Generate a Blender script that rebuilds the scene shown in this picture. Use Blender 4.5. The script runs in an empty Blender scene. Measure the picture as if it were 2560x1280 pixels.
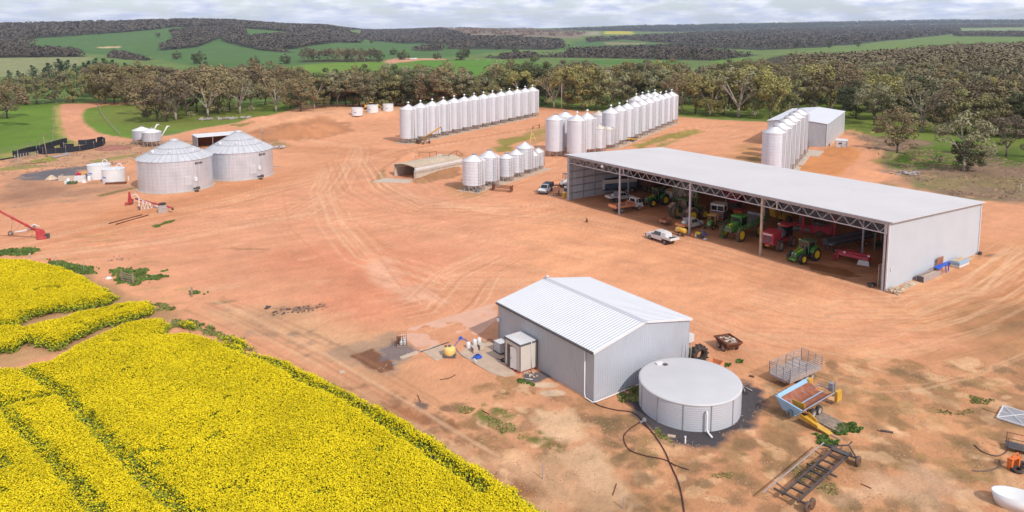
import bpy, math, random
import numpy as np
from mathutils import Matrix, Vector
R=math.radians; PI=math.pi
random.seed(7); rng=np.random.default_rng(11)
C=bpy.context.scene.collection; SC=bpy.context.scene
# ------------------------------------------------------------------ camera
F_=1820.;H_=32.;CX=1280.;TP=.117;PT=math.atan(TP);HY=80.;PY=HY+F_*TP
cp,sp=math.cos(PT),math.sin(PT)
cam=bpy.data.cameras.new('camera');co=bpy.data.objects.new('camera',cam);C.objects.link(co)
cam.sensor_width=36;cam.sensor_fit='HORIZONTAL';cam.lens=F_/2560*36;cam.shift_y=-(640-PY)/2560
cam.clip_start=.5;cam.clip_end=60000
co.location=(0,0,H_);co.rotation_euler=(PI/2-PT,0,0);SC.camera=co
SC.render.resolution_x=1024;SC.render.resolution_y=512
# ------------------------------------------------------------------ light
SUN_AZ=R(-53.0);SUN_EL=R(42)          # towards the sun, measured from +X
W=bpy.data.worlds.new('World');SC.world=W;W.use_nodes=True
nt=W.node_tree;nt.nodes.clear();N=nt.nodes.new;L=nt.links.new
wo=N('ShaderNodeOutputWorld');bg=N('ShaderNodeBackground');sky=N('ShaderNodeTexSky')
sky.sky_type='NISHITA';sky.sun_disc=False;sky.sun_elevation=SUN_EL;sky.sun_rotation=PI/2-SUN_AZ
sky.dust_density=1.2;sky.air_density=1.0;sky.altitude=200
bg.inputs[1].default_value=.14
tc=N('ShaderNodeTexCoord');sx=N('ShaderNodeSeparateXYZ');L(tc.outputs['Generated'],sx.inputs[0])
def wm(op,a,b=None,c=None):
    n=N('ShaderNodeMath');n.operation=op
    for i,v in enumerate((a,b,c)):
        if v is None: continue
        if isinstance(v,(int,float)): n.inputs[i].default_value=v
        else: L(v,n.inputs[i])
    return n.outputs[0]
az=wm('ARCTAN2',sx.outputs[0],sx.outputs[1])
el=wm('ARCSINE',sx.outputs[2])
ux=wm('MULTIPLY',az,7.);uy=wm('MULTIPLY',wm('POWER',wm('ADD',wm('MAXIMUM',el,0.),.002),.62),13.)
cb=N('ShaderNodeCombineXYZ');L(ux,cb.inputs[0]);L(uy,cb.inputs[1])
n1=N('ShaderNodeTexNoise');n1.inputs['Scale'].default_value=1.5;n1.inputs['Detail'].default_value=9;n1.inputs['Roughness'].default_value=.56
L(cb.outputs[0],n1.inputs['Vector'])
n2=N('ShaderNodeTexNoise');n2.inputs['Scale'].default_value=3.4;n2.inputs['Detail'].default_value=7
L(cb.outputs[0],n2.inputs['Vector'])
cov=N('ShaderNodeValToRGB');cov.color_ramp.elements[0].position=.42;cov.color_ramp.elements[1].position=.56
L(n1.outputs[0],cov.inputs[0])
sh=N('ShaderNodeValToRGB');sh.color_ramp.elements[0].position=.38;sh.color_ramp.elements[1].position=.60
sh.color_ramp.elements[0].color=(4.4,4.7,6.1,1);sh.color_ramp.elements[1].color=(9.9,9.7,10.1,1)
L(n2.outputs[0],sh.inputs[0])
mx=N('ShaderNodeMix');mx.data_type='RGBA';L(cov.outputs[0],mx.inputs[0]);L(sky.outputs[0],mx.inputs[6]);L(sh.outputs[0],mx.inputs[7])
# low haze band of the sky itself, towards the horizon
hz=N('ShaderNodeMapRange');L(sx.outputs[2],hz.inputs[0]);hz.inputs[1].default_value=.0;hz.inputs[2].default_value=.10;hz.inputs[3].default_value=.55;hz.inputs[4].default_value=0
mz=N('ShaderNodeMix');mz.data_type='RGBA';L(hz.outputs[0],mz.inputs[0]);L(mx.outputs[2],mz.inputs[6]);mz.inputs[7].default_value=(6.0,6.7,8.3,1)
L(mz.outputs[2],bg.inputs[0]);L(bg.outputs[0],wo.inputs[0])
sl=bpy.data.lights.new('sun','SUN');sl.energy=3.3;sl.angle=R(.6);sl.color=(1,.95,.88)
so=bpy.data.objects.new('sun',sl);C.objects.link(so)
sd=Vector((math.cos(SUN_AZ)*math.cos(SUN_EL),math.sin(SUN_AZ)*math.cos(SUN_EL),math.sin(SUN_EL)))
so.rotation_euler=sd.to_track_quat('Z','Y').to_euler();so.location=(0,0,80)
SC.view_settings.view_transform='Standard';SC.view_settings.look='None';SC.view_settings.exposure=0.0;SC.view_settings.gamma=1
SC.cycles.max_bounces=6;SC.cycles.transparent_max_bounces=8
# ------------------------------------------------------------------ pixel -> place helpers
def P(px,py,z=0.):
    a=(px-CX)/F_;b=(PY-py)/F_
    dz=-sp+b*cp;dy=cp+b*sp;t=(z-H_)/dz
    return Vector((a*t,dy*t,z))
# terrain: flat yard, then a valley and hills; profile per bearing (column), image height -> real elevation
TD=np.array([0,300,450,700,1100,1600,2400,3500,6000,9000,14000.])
TU=np.array([-900,0,480,800,950,1150,1350,1600,2000,2560,3400.])
TV=np.array([
[205,180,155,118,78,62,75,80,82],[205,178,152,116,76,61,75,80,82],[205,180,158,125,80,52.5,70,80,82],
[207,182,160,130,97,68,70,78,80],[208,180,160,133,112,94,77,76,78],[208,178,155,130,106,83,72,75,78],
[208,178,156,132,109,87,77,71,76],[208,180,158,134,112,94,77,64,74],[205,178,152,128,108,92,72,57,70],
[200,172,140,112,95,82,64,50,65],[200,172,140,112,95,82,64,50,65]])
def tz(x,y):
    x=np.asarray(x,float);y=np.asarray(y,float)
    yy=np.maximum(y,1.);u=np.clip(CX+x/yy*F_,-900,3400)
    ld=np.log(np.maximum(yy,300.));lt=np.log(TD[1:])
    # image rows at 300 m follow from the flat yard
    V=np.concatenate([np.full((len(TU),1),HY+H_*F_/300.),TV],1)
    Z=H_-(V-HY)/F_*TD[1:][None,:]
    iu=np.clip(np.searchsorted(TU,u)-1,0,len(TU)-2);fu=(u-TU[iu])/(TU[iu+1]-TU[iu]);fu=fu*fu*(3-2*fu)
    il=np.clip(np.searchsorted(lt,ld)-1,0,len(lt)-2);fl=(ld-lt[il])/(lt[il+1]-lt[il]);fl=np.clip(fl,0,1)
    def pr(i):
        z0=Z[i,il];z1=Z[i,il+1]
        zm=Z[i,np.maximum(il-1,0)];zp=Z[i,np.minimum(il+2,len(lt)-1)]
        d0=lt[il+1]-lt[il];dm=np.where(il>0,lt[il]-lt[np.maximum(il-1,0)],1);dp=np.where(il+2<len(lt),lt[np.minimum(il+2,len(lt)-1)]-lt[il+1],1)
        s=(z1-z0)/d0;sm=np.where(il>0,(z0-zm)/dm,0);sq=np.where(il+2<len(lt),(zp-z1)/dp,s)
        m0=np.where(s*sm>0,2*s*sm/(s+sm+1e-9*(s+sm==0)),0);m1=np.where(s*sq>0,2*s*sq/(s+sq+1e-9*(s+sq==0)),0)
        t=fl
        return (2*t**3-3*t**2+1)*z0+(t**3-2*t**2+t)*d0*m0+(-2*t**3+3*t**2)*z1+(t**3-t**2)*d0*m1
    z=pr(iu)*(1-fu)+pr(iu+1)*fu
    return np.where(y<=300,0,z)
def T(px,py):
    """first point of the terrain seen at a pixel"""
    if py>256: return P(px,py)
    a=(px-CX)/F_;ys=np.exp(np.linspace(math.log(290),math.log(13500),900));xs=ys*a
    b=(PY-py)/F_;sl=(-sp+b*cp)/(cp+b*sp)
    rz=H_+ys*sl;xs=a*ys/(cp+b*sp)
    h=tz(xs,ys)
    k=np.argmax(h>=rz) if (h>=rz).any() else int(np.argmax((h-rz)/ys+(ys<900)*-1.))
    return Vector((xs[k],ys[k],float(h[k])))
def gz(x,y): return float(tz(x,y))
def hd(a,b):
    a=P(*a) if len(a)==2 else a;b=P(*b) if len(b)==2 else b
    return math.atan2(b[1]-a[1],b[0]-a[0])
# ------------------------------------------------------------------ numpy noise
def h2(i,j,s):
    n=(i.astype(np.int64)*374761393+j.astype(np.int64)*668265263+s*982451653)&0xffffffff
    n=((n^(n>>13))*1274126177)&0xffffffff
    return ((n^(n>>16))&0xffff)/65535.
def vn(x,y,s=0):
    i=np.floor(x);j=np.floor(y);u=x-i;v=y-j;u=u*u*(3-2*u);v=v*v*(3-2*v)
    return (h2(i,j,s)*(1-u)+h2(i+1,j,s)*u)*(1-v)+(h2(i,j+1,s)*(1-u)+h2(i+1,j+1,s)*u)*v
def fbm(x,y,s=0,o=4):
    r=0;a=.5;t=0
    for k in range(o):
        r=r+a*vn(x,y,s+k*7);t+=a;a*=.5;x=x*2.03+17.1;y=y*2.03+9.7
    return r/t
# ------------------------------------------------------------------ materials
def lin(c): return tuple((v/255/12.92 if v/255<=.04045 else ((v/255+.055)/1.055)**2.4) for v in c)
MATS={}
def mat(name,rgb,rough=.6,metal=0.,var=.12,vs=1.5,bump=0.,bs=30.,ribs=None,dust=0.,spec=.4,dustc=(.42,.22,.12),rust=0.,random=0.,streak=0.):
    """procedural material: noise varied colour, optional ribs (axis, period, depth), dust and rust"""
    if name in MATS: return MATS[name]
    m=bpy.data.materials.new(name);m.use_nodes=True;t=m.node_tree;N=t.nodes.new;L=t.links.new
    b=t.nodes['Principled BSDF'];b.inputs['Roughness'].default_value=rough;b.inputs['Metallic'].default_value=metal
    b.inputs['Specular IOR Level'].default_value=spec
    tc=N('ShaderNodeTexCoord')
    n=N('ShaderNodeTexNoise');n.inputs['Scale'].default_value=vs;n.inputs['Detail'].default_value=5;L(tc.outputs['Object'],n.inputs['Vector'])
    mp=N('ShaderNodeMapRange');L(n.outputs[0],mp.inputs[0]);mp.inputs[1].default_value=.3;mp.inputs[2].default_value=.7
    mp.inputs[3].default_value=1-var;mp.inputs[4].default_value=1+var
    hs=N('ShaderNodeHueSaturation');hs.inputs['Color'].default_value=(*rgb,1);L(mp.outputs[0],hs.inputs['Value'])
    if random:
        oi=N('ShaderNodeObjectInfo');r1=N('ShaderNodeMapRange');L(oi.outputs['Random'],r1.inputs[0]);r1.inputs[3].default_value=1-random;r1.inputs[4].default_value=1+random
        m2=N('ShaderNodeMath');m2.operation='MULTIPLY';L(mp.outputs[0],m2.inputs[0]);L(r1.outputs[0],m2.inputs[1]);L(m2.outputs[0],hs.inputs['Value'])
        r2=N('ShaderNodeMapRange');L(oi.outputs['Random'],r2.inputs[0]);r2.inputs[3].default_value=.485;r2.inputs[4].default_value=.515
        L(r2.outputs[0],hs.inputs['Hue'])
    col=hs.outputs[0]
    if streak:
        s2=N('ShaderNodeMapping');L(tc.outputs['Object'],s2.inputs[0]);s2.inputs['Scale'].default_value=(3,3,.12)
        s3=N('ShaderNodeTexNoise');s3.inputs['Scale'].default_value=1.;s3.inputs['Detail'].default_value=4;L(s2.outputs[0],s3.inputs['Vector'])
        s4=N('ShaderNodeMapRange');L(s3.outputs[0],s4.inputs[0]);s4.inputs[1].default_value=.35;s4.inputs[2].default_value=.65;s4.inputs[3].default_value=1-streak;s4.inputs[4].default_value=1+streak
        s5=N('ShaderNodeHueSaturation');L(col,s5.inputs['Color']);L(s4.outputs[0],s5.inputs['Value']);col=s5.outputs[0]
    def over(col,amt,c2,sc,lo):
        q=N('ShaderNodeTexNoise');q.inputs['Scale'].default_value=sc;q.inputs['Detail'].default_value=6;q.inputs['Roughness'].default_value=.65;L(tc.outputs['Object'],q.inputs['Vector'])
        k=N('ShaderNodeMapRange');L(q.outputs[0],k.inputs[0]);k.inputs[1].default_value=lo;k.inputs[2].default_value=lo+.2;k.inputs[4].default_value=amt
        x=N('ShaderNodeMix');x.data_type='RGBA';L(k.outputs[0],x.inputs[0]);L(col,x.inputs[6]);x.inputs[7].default_value=(*c2,1);return x.outputs[2]
    if dust: col=over(col,dust,dustc,1.3,.40)
    if rust: col=over(col,1.,(.13,.045,.02),2.2,.62-rust*.3)
    L(col,b.inputs['Base Color'])
    hgt=None
    if ribs:
        ax,per,dep=ribs
        s=N('ShaderNodeSeparateXYZ');L(tc.outputs['Object'],s.inputs[0])
        a=N('ShaderNodeMath');a.operation='MULTIPLY';L(s.outputs['XYZ'.index(ax)],a.inputs[0]);a.inputs[1].default_value=2*PI/per
        c=N('ShaderNodeMath');c.operation='SINE';L(a.outputs[0],c.inputs[0]);
        bm=N('ShaderNodeBump');bm.inputs['Distance'].default_value=dep;bm.inputs['Strength'].default_value=1;L(c.outputs[0],bm.inputs['Height']);L(bm.outputs[0],b.inputs['Normal'])
    elif bump:
        q=N('ShaderNodeTexNoise');q.inputs['Scale'].default_value=bs;q.inputs['Detail'].default_value=4;L(tc.outputs['Object'],q.inputs['Vector'])
        bm=N('ShaderNodeBump');bm.inputs['Distance'].default_value=bump;L(q.outputs[0],bm.inputs['Height']);L(bm.outputs[0],b.inputs['Normal'])
    MATS[name]=m;return m
M=dict(
 zinc=mat('galvanised_iron',(.60,.61,.655),.5,.05,.05,.6,ribs=('Z',.62,.010),streak=.05,random=.05),
 zincroof=mat('galvanised_roof',(.72,.71,.72),.5,.08,.05,.8,dust=.12,dustc=(.55,.45,.36)),
 bin=mat('bin_steel',(.58,.61,.67),.33,.45,.09,.35,ribs=('Z',.7,.005),streak=.08),
 binroof=mat('bin_roof_steel',(.53,.53,.55),.5,.1,.10,.7,streak=.0),
 galv=mat('pale_galvanised_steel',(.47,.465,.50),.5,.1,.1,2.),
 steel=mat('steel_frame',(.34,.34,.37),.5,.4,.15,2.,rust=.15),
 dsteel=mat('dark_steel',(.06,.06,.065),.55,.2,.2,3.,dust=.25),
 black=mat('black_rubber',(.028,.027,.028),.85,0,.2,3.,dust=.35,dustc=(.16,.10,.07)),
 mud=mat('muddy_rubber',(.09,.065,.05),.9,0,.2,3.,dust=.5,dustc=(.22,.14,.09),bump=.02,bs=8),
 white=mat('white_paint',(.66,.65,.65),.35,0,.05,1.,dust=.12),
 poly=mat('white_plastic',(.68,.67,.67),.4,0,.04,1.),
 glass=mat('dark_glass',(.02,.025,.03),.08,0,.1,1.,spec=.9),
 green=mat('green_paint',(.035,.24,.035),.35,0,.15,2.,dust=.25),
 dgreen=mat('dusty_green_paint',(.05,.12,.045),.5,0,.2,2.,dust=.5,dustc=(.14,.11,.07)),
 yrim=mat('yellow_rim',(.85,.60,.02),.45,0,.1,2.,dust=.15),
 yellow=mat('yellow_paint',(.62,.36,.04),.45,0,.15,2.,dust=.25),
 red=mat('red_paint',(.48,.02,.06),.4,0,.2,2.,dust=.25),
 redp=mat('auger_red',(.42,.035,.045),.45,0,.2,2.,dust=.15),
 orange=mat('orange_paint',(.68,.16,.03),.5,0,.1,2.,dust=.1),
 porange=mat('faded_orange_plastic',(.72,.30,.14),.6,0,.1,2.),
 rust=mat('rusty_steel',(.15,.055,.03),.8,0,.3,3.,bump=.01),
 rusty2=mat('spreader_floor_rust',(.24,.075,.04),.8,0,.3,2.,dust=.5,dustc=(.42,.18,.09)),
 blue=mat('pale_blue_paint',(.28,.45,.62),.5,0,.08,1.5,rust=.0,dust=.08),
 dblue=mat('strong_blue_plastic',(.03,.12,.55),.4,0,.15,4.),
 tblue=mat('truck_blue',(.05,.13,.22),.5,0,.15,2.,dust=.3),
 conc=mat('concrete',(.50,.38,.28),.9,0,.12,1.,bump=.01,bs=12,dust=.35,dustc=(.50,.30,.19)),
 concw=mat('pale_concrete',(.52,.44,.36),.9,0,.15,1.,dust=.3,dustc=(.46,.27,.17)),
 wood=mat('weathered_wood',(.28,.21,.16),.9,0,.3,3.,bump=.01),
 pwood=mat('pale_sawn_wood',(.50,.38,.27),.9,0,.3,3.),
 grey=mat('grey_plastic',(.25,.25,.27),.6,0,.1,3.),
 cream=mat('cream_panel',(.58,.52,.46),.5,0,.04,1.),
 trim=mat('dark_grey_trim',(.10,.10,.115),.5,0,.05,1.),
 tankw=mat('water_tank_steel',(.47,.475,.51),.55,.0,.04,.5,ribs=('Z',.19,.005)),
 tanktop=mat('water_tank_roof',(.53,.515,.52),.6,.0,.04,.5),
 poly_y=mat('yellow_tank_plastic',(.72,.52,.17),.5,0,.08,3.),
 tarp=mat('charcoal_tarp',(.055,.055,.07),.8,0,.15,3.),
 hose=mat('dark_red_hose',(.06,.022,.02),.6,0,.3,2.),
 pink=mat('faded_red_tray',(.42,.16,.10),.7,0,.25,3.,dust=.4),
 bar=mat('rail_galv',(.42,.38,.37),.5,.25,.15,3.,dust=.2),
 cloth=mat('purple_tarp',(.16,.13,.22),.8,0,.2,4.),
)
# ------------------------------------------------------------------ mesh builder
class MB:
    def __init__(s): s.v=[];s.f=[];s.m=Matrix.Identity(4);s.sm=[]
    def at(s,x=0,y=0,z=0,rz=0,rx=0,ry=0):
        s.m=Matrix.Translation((x,y,z))@Matrix.Rotation(rz,4,'Z')@Matrix.Rotation(ry,4,'Y')@Matrix.Rotation(rx,4,'X');return s
    def add(s,vs,fs,smooth=False):
        o=len(s.v);s.v+=[tuple(s.m@Vector(v)) for v in vs];s.f+=[tuple(i+o for i in f) for f in fs];s.sm+=[smooth]*len(fs);return s
    def box(s,x,y,z,a,b,c):  # centre x,y ; z = bottom
        a/=2;b/=2
        vs=[(x+i*a,y+j*b,z+k*c) for k in(0,1) for j in(-1,1) for i in(-1,1)]
        return s.add(vs,[(0,2,3,1),(4,5,7,6),(0,1,5,4),(2,6,7,3),(0,4,6,2),(1,3,7,5)])
    def wedge(s,pts,y0,y1):  # profile in xz, extruded along y
        n=len(pts);vs=[(p[0],y0,p[1]) for p in pts]+[(p[0],y1,p[1]) for p in pts]
        return s.add(vs,[tuple(range(n)),tuple(range(2*n-1,n-1,-1))]+[(i,i+n,(i+1)%n+n,(i+1)%n) for i in range(n)])
    def prism(s,pts,z0,z1): # profile in xy
        n=len(pts);vs=[(p[0],p[1],z0) for p in pts]+[(p[0],p[1],z1) for p in pts]
        return s.add(vs,[tuple(range(n-1,-1,-1)),tuple(range(n,2*n))]+[(i,(i+1)%n,(i+1)%n+n,i+n) for i in range(n)])
    def loft(s,a,b): # two same-length rings
        n=len(a);return s.add(list(a)+list(b),[tuple(range(n-1,-1,-1)),tuple(range(n,2*n))]+[(i,(i+1)%n,(i+1)%n+n,i+n) for i in range(n)])
    def tube(s,pts,r,n=6,r2=None):
        pts=[Vector(p) for p in pts];k=len(pts);vs=[];fs=[]
        for i,p in enumerate(pts):
            d=(pts[min(i+1,k-1)]-pts[max(i-1,0)])
            if d.length<1e-6: d=Vector((0,0,1))
            d.normalize();u=d.orthogonal().normalized() if i==0 else (u-d*u.dot(d)).normalized()
            w=d.cross(u);rr=r if r2 is None else r+(r2-r)*i/(k-1)
            vs+=[tuple(p+(u*math.cos(q)+w*math.sin(q))*rr) for q in (2*PI*j/n for j in range(n))]
        for i in range(k-1):
            for j in range(n): fs.append((i*n+j,i*n+(j+1)%n,(i+1)*n+(j+1)%n,(i+1)*n+j))
        fs+=[tuple(range(n-1,-1,-1)),tuple(range((k-1)*n,k*n))]
        return s.add(vs,fs,n>5)
    def bar(s,a,b,r=.04,n=4): return s.tube([a,b],r,n)
    def lathe(s,prof,n=32,x=0,y=0,axis='z',smooth=True,x0=0,y0=0,cap=True):
        vs=[];fs=[]
        for (r,z) in prof:
            for j in range(n):
                q=2*PI*j/n;c,d=r*math.cos(q),r*math.sin(q)
                vs.append((x+c,y+d,z) if axis=='z' else ((x+c,y+z,x0+d) if axis=='y' else (x+z,y+c,x0+d)))
        for i in range(len(prof)-1):
            for j in range(n): fs.append((i*n+j,i*n+(j+1)%n,(i+1)*n+(j+1)%n,(i+1)*n+j))
        o=len(fs)
        s.add(vs,fs,smooth)
        if cap:
            m=len(prof);k=0
            s.add(vs[:n],[tuple(range(n-1,-1,-1))]);s.add(vs[(m-1)*n:],[tuple(range(n))])
        return s
    def torus(s,R_,r,x=0,y=0,z=0,axis='z',n=20,k=8,sq=1.):
        vs=[];fs=[]
        for i in range(n):
            for j in range(k):
                a=2*PI*i/n;b=2*PI*j/k;rr=R_+r*math.cos(b);h=r*math.sin(b)*sq
                c,d=rr*math.cos(a),rr*math.sin(a)
                vs.append((x+c,y+d,z+h) if axis=='z' else (x+c,y+h,z+d))
        for i in range(n):
            for j in range(k): fs.append((i*k+j,((i+1)%n)*k+j,((i+1)%n)*k+(j+1)%k,i*k+(j+1)%k))
        return s.add(vs,fs,True)
    def build(s,name,m,parent=None,label=None):
        me=bpy.data.meshes.new(name);me.from_pydata(s.v,[],s.f);me.materials.append(M[m] if isinstance(m,str) else m)
        me.polygons.foreach_set('use_smooth',s.sm);me.update()
        o=bpy.data.objects.new(name,me);C.objects.link(o)
        if parent is not None: o.parent=parent
        if label: o['label']=label
        return o
def tag(o,label,cat=None,group=None,kind=None):
    if label: o['label']=label
    if cat: o['category']=cat
    if group: o['group']=group
    if kind: o['kind']=kind
    return o
def thing(name,label,cat,loc=(0,0,0),rz=0.,group=None,s=1.):
    o=bpy.data.objects.new(name,None);C.objects.link(o);o.location=loc;o.rotation_euler=(0,0,rz);o.empty_display_size=.2
    if s!=1: o.scale=(s,s,s)
    return tag(o,label,cat,group)
def place(o,loc,rz=0,s=None):
    o.location=loc;o.rotation_euler=(0,0,rz)
    if s: o.scale=(s,s,s) if isinstance(s,(int,float)) else s
    return o
KIDS={}
def kids(o):
    return [c for c in ALLK.get(o.name,[])]
def dup(o,parent=None):
    c=o.copy();C.objects.link(c)
    if parent is not None: c.parent=parent
    for k in [x for x in o.children]: dup(k,c)
    return c
def npmesh(name,V,Fq,mats,mi=None,smooth=False,col=None):
    """V (n,3), Fq (m,4) or (m,3) -> one mesh object"""
    me=bpy.data.meshes.new(name);k=Fq.shape[1];n=len(V);m=len(Fq)
    me.vertices.add(n);me.vertices.foreach_set('co',V.astype(np.float32).ravel())
    me.loops.add(m*k);me.loops.foreach_set('vertex_index',Fq.astype(np.int32).ravel())
    me.polygons.add(m);me.polygons.foreach_set('loop_start',np.arange(0,m*k,k,dtype=np.int32))
    me.polygons.foreach_set('loop_total',np.full(m,k,dtype=np.int32))
    for q in mats: me.materials.append(q)
    if mi is not None: me.polygons.foreach_set('material_index',mi.astype(np.int32))
    me.polygons.foreach_set('use_smooth',np.full(m,smooth))
    if col is not None:
        a=me.color_attributes.new('Col','FLOAT_COLOR','POINT');a.data.foreach_set('color',np.concatenate([col,np.ones((n,1))],1).astype(np.float32).ravel())
    me.update(calc_edges=True);me.validate()
    o=bpy.data.objects.new(name,me);C.objects.link(o);return o
# ================================================================== GROUND
KG=1.30
def alb(c):
    q=np.array(lin(c))/KG
    return q*np.array([1.01,1.04,.95]) if c[0]>c[1]*1.15 else q
def wpoly(px):
    return np.array([[q[0],q[1]] for q in (T(*p) for p in px)])
def sdist(X,Y,poly):
    """signed distance (inside > 0) of points to polygon"""
    d=np.full(X.shape,1e9);ins=np.zeros(X.shape,bool);n=len(poly)
    for i in range(n):
        x1,y1=poly[i];x2,y2=poly[(i+1)%n]
        ex,ey=x2-x1,y2-y1;l=ex*ex+ey*ey+1e-9
        t=np.clip(((X-x1)*ex+(Y-y1)*ey)/l,0,1)
        d=np.minimum(d,(X-x1-t*ex)**2+(Y-y1-t*ey)**2)
        c=((y1>Y)!=(y2>Y))
        with np.errstate(divide='ignore',invalid='ignore'): xx=(x2-x1)*(Y-y1)/(y2-y1+1e-12)+x1
        ins^=c&(X<xx)
    return np.where(ins,1,-1)*np.sqrt(d)
def linedist(X,Y,pts):
    d=np.full(X.shape,1e9)
    for (x1,y1),(x2,y2) in zip(pts[:-1],pts[1:]):
        ex,ey=x2-x1,y2-y1;l=ex*ex+ey*ey+1e-9;t=np.clip(((X-x1)*ex+(Y-y1)*ey)/l,0,1)
        d=np.minimum(d,(X-x1-t*ex)**2+(Y-y1-t*ey)**2)
    return np.sqrt(d)
# fan-shaped grid, finer near the viewer: bearings x depths
A=np.unique(np.concatenate([np.linspace(-1.6,-.76,60),np.linspace(-.76,.76,1000),np.linspace(.76,1.6,60)]))
rows_near=H_*F_/(np.linspace(1500,262,500)-HY)
rows_far=np.exp(np.linspace(math.log(rows_near[-1]*1.004),math.log(14000),260))
YY=np.concatenate([[24,28,32,36],rows_near,rows_far]);YY=np.unique(YY)
GX=(A[None,:]*YY[:,None]);GY=np.repeat(YY[:,None],len(A),1)
X=GX.ravel();Y=GY.ravel();Z=tz(X,Y)
# --- natural micro relief and earthworks
near=np.clip((330-Y)/60,0,1)
Z=Z+near*(fbm(X/9,Y/9,3)-.5)*.22*np.clip((Y-40)/30,.3,1)+near*(fbm(X/1.6,Y/1.6,5,3)-.5)*.07
far=1-near
Z=Z+far*(fbm(X/120,Y/120,8)-.5)*np.clip(Y/400,1,6)
def mound(px,py,h,rx,ry,ang=0,sd=1,flat=0.):
    global Z
    c=P(px,py);dx=X-c[0];dy=Y-c[1];ca,sa=math.cos(ang),math.sin(ang)
    u=(dx*ca+dy*sa)/rx;v=(-dx*sa+dy*ca)/ry
    r=np.sqrt(u*u+v*v)+(fbm(X/3,Y/3,sd,3)-.5)*.3
    Z=np.maximum(Z,np.where(r<1.15,h*np.clip((1-r)/(1-flat),0,1)**1.2,-9)+0*Z)
mound(742,340,4.6,13,8,R(25),2);mound(700,345,2.6,10,7,R(10),4);mound(795,328,3.6,11,7,R(40),6)
mound(850,292,1.8,38,16,R(20),9,.5)
mound(2172,388,2.0,24,5,R(130),12);mound(2135,432,1.5,14,4,R(140),14)
# banks beside the covered loading ramp
for (a,b,h,ry) in (((1062,447),(1150,410),2.0,4.2),((952,440),(1030,395),1.6,3.0)):
    q0=P(*a);q1=P(*b);L0=linedist(X,Y,[(q0[0],q0[1]),(q1[0],q1[1])])
    t=np.clip(((X-q0[0])*(q1[0]-q0[0])+(Y-q0[1])*(q1[1]-q0[1]))/((q1-q0).length_squared),0,1)
    Z=np.maximum(Z,np.where(L0<ry,h*(1-(L0/ry)**1.5)*np.clip(.15+t*1.3,0,1)+(fbm(X/1.2,Y/1.2,21,3)-.5)*.5,-9))
# --- colour
col=np.zeros((len(X),3));nA=fbm(X/60,Y/60,31)[:,None];nB=fbm(X/7,Y/7,33)[:,None];nC=fbm(X/1.3,Y/1.3,35,4)[:,None]
col[:]=alb((112,132,70))
nF=fbm(X/90,Y/90,41)[:,None]
col=col*(.8+.5*nF)
def paint(px,c,edge=1.,jit=1.,js=3.,amt=1.,var=.25,vs=4.,world=False,seed=0):
    """lay a ground colour over a polygon with a broken soft edge (metres)"""
    global col
    w=np.array(px) if world else wpoly(px)
    m=edge+jit
    b=(X>w[:,0].min()-m)&(X<w[:,0].max()+m)&(Y>w[:,1].min()-m)&(Y<w[:,1].max()+m)
    if not b.any(): return
    xs,ys=X[b],Y[b];d=sdist(xs,ys,w)+(fbm(xs/js,ys/js,50+seed)-.5)*2*jit
    k=np.clip(d/edge*.5+.5,0,1)[:,None]*amt
    v=1+(fbm(xs/vs,ys/vs,61+seed)-.5)[:,None]*2*var
    col[b]=col[b]*(1-k)+alb(c)*v*k
def blot(px,py,rx,ry,c,ang=0,amt=1.,soft=.6,seed=0,js=1.5,jit=.6):
    """soft irregular spot, radii in metres"""
    global col
    q=T(px,py);r=max(rx,ry)*1.8
    b=(abs(X-q[0])<r)&(abs(Y-q[1])<r)
    if not b.any(): return
    xs,ys=X[b]-q[0],Y[b]-q[1];ca,sa=math.cos(ang),math.sin(ang)
    d=1-np.sqrt(((xs*ca+ys*sa)/rx)**2+((-xs*sa+ys*ca)/ry)**2)+(fbm(X[b]/js,Y[b]/js,70+seed)-.5)*2*jit
    k=np.clip(d/soft,0,1)[:,None]*amt
    col[b]=col[b]*(1-k)+alb(c)*(1+(fbm(X[b]/.8,Y[b]/.8,80+seed,3)-.5)[:,None]*.4)*k
def track(pts,w,c,amt=.5,px=True,seed=0,soft=.8):
    """wheel tracks / worn ways along a polyline, w in metres"""
    global col
    q=[(v[0],v[1]) for v in (T(*p) for p in pts)] if px else pts
    qa=np.array(q);b=(X>qa[:,0].min()-w*2)&(X<qa[:,0].max()+w*2)&(Y>qa[:,1].min()-w*2)&(Y<qa[:,1].max()+w*2)
    if not b.any(): return
    d=linedist(X[b],Y[b],q)+(fbm(X[b]/2,Y[b]/2,90+seed)-.5)*w*.8
    k=(np.clip((w-d)/(w*soft),0,1)*(.55+.9*(fbm(X[b]/5,Y[b]/5,95+seed)-.25)))[:,None]*amt
    k=np.clip(k,0,1);col[b]=col[b]*(1-k)+alb(c)*k
S_=lambda *a,**k: paint(*a,**k)
# far country
S_([(-300,195),(600,195),(1400,200),(2600,190),(2600,260),(-300,260)],(106,130,66),10,15,30)
S_([(0,148),(235,148),(140,186),(0,192),(-200,192),(-200,150)],(150,152,104),8,8,40,seed=1)
S_([(70,97),(250,83),(420,68),(620,73),(900,100),(1000,98),(1300,112),(1440,116),(1440,131),(1300,130),(1100,152),(870,162),(640,178),(480,172),(380,150),(200,133),(100,125)],(90,122,64),10,10,60,var=.12,vs=90,seed=2)
S_([(100,112),(400,78),(560,74),(620,84),(330,104),(140,122)],(92,122,70),30,30,60,amt=.5,seed=3)
S_([(620,182),(800,170),(900,166),(1000,163),(1250,158),(1360,165),(1360,215),(1190,228),(1100,215),(900,205),(640,210)],(98,142,48),6,5,30,var=.1,vs=40,seed=4)
S_([(640,179),(760,172),(930,165),(1010,172),(900,185),(700,205),(600,205)],(126,152,58),10,10,30,amt=.7,seed=5)
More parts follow.
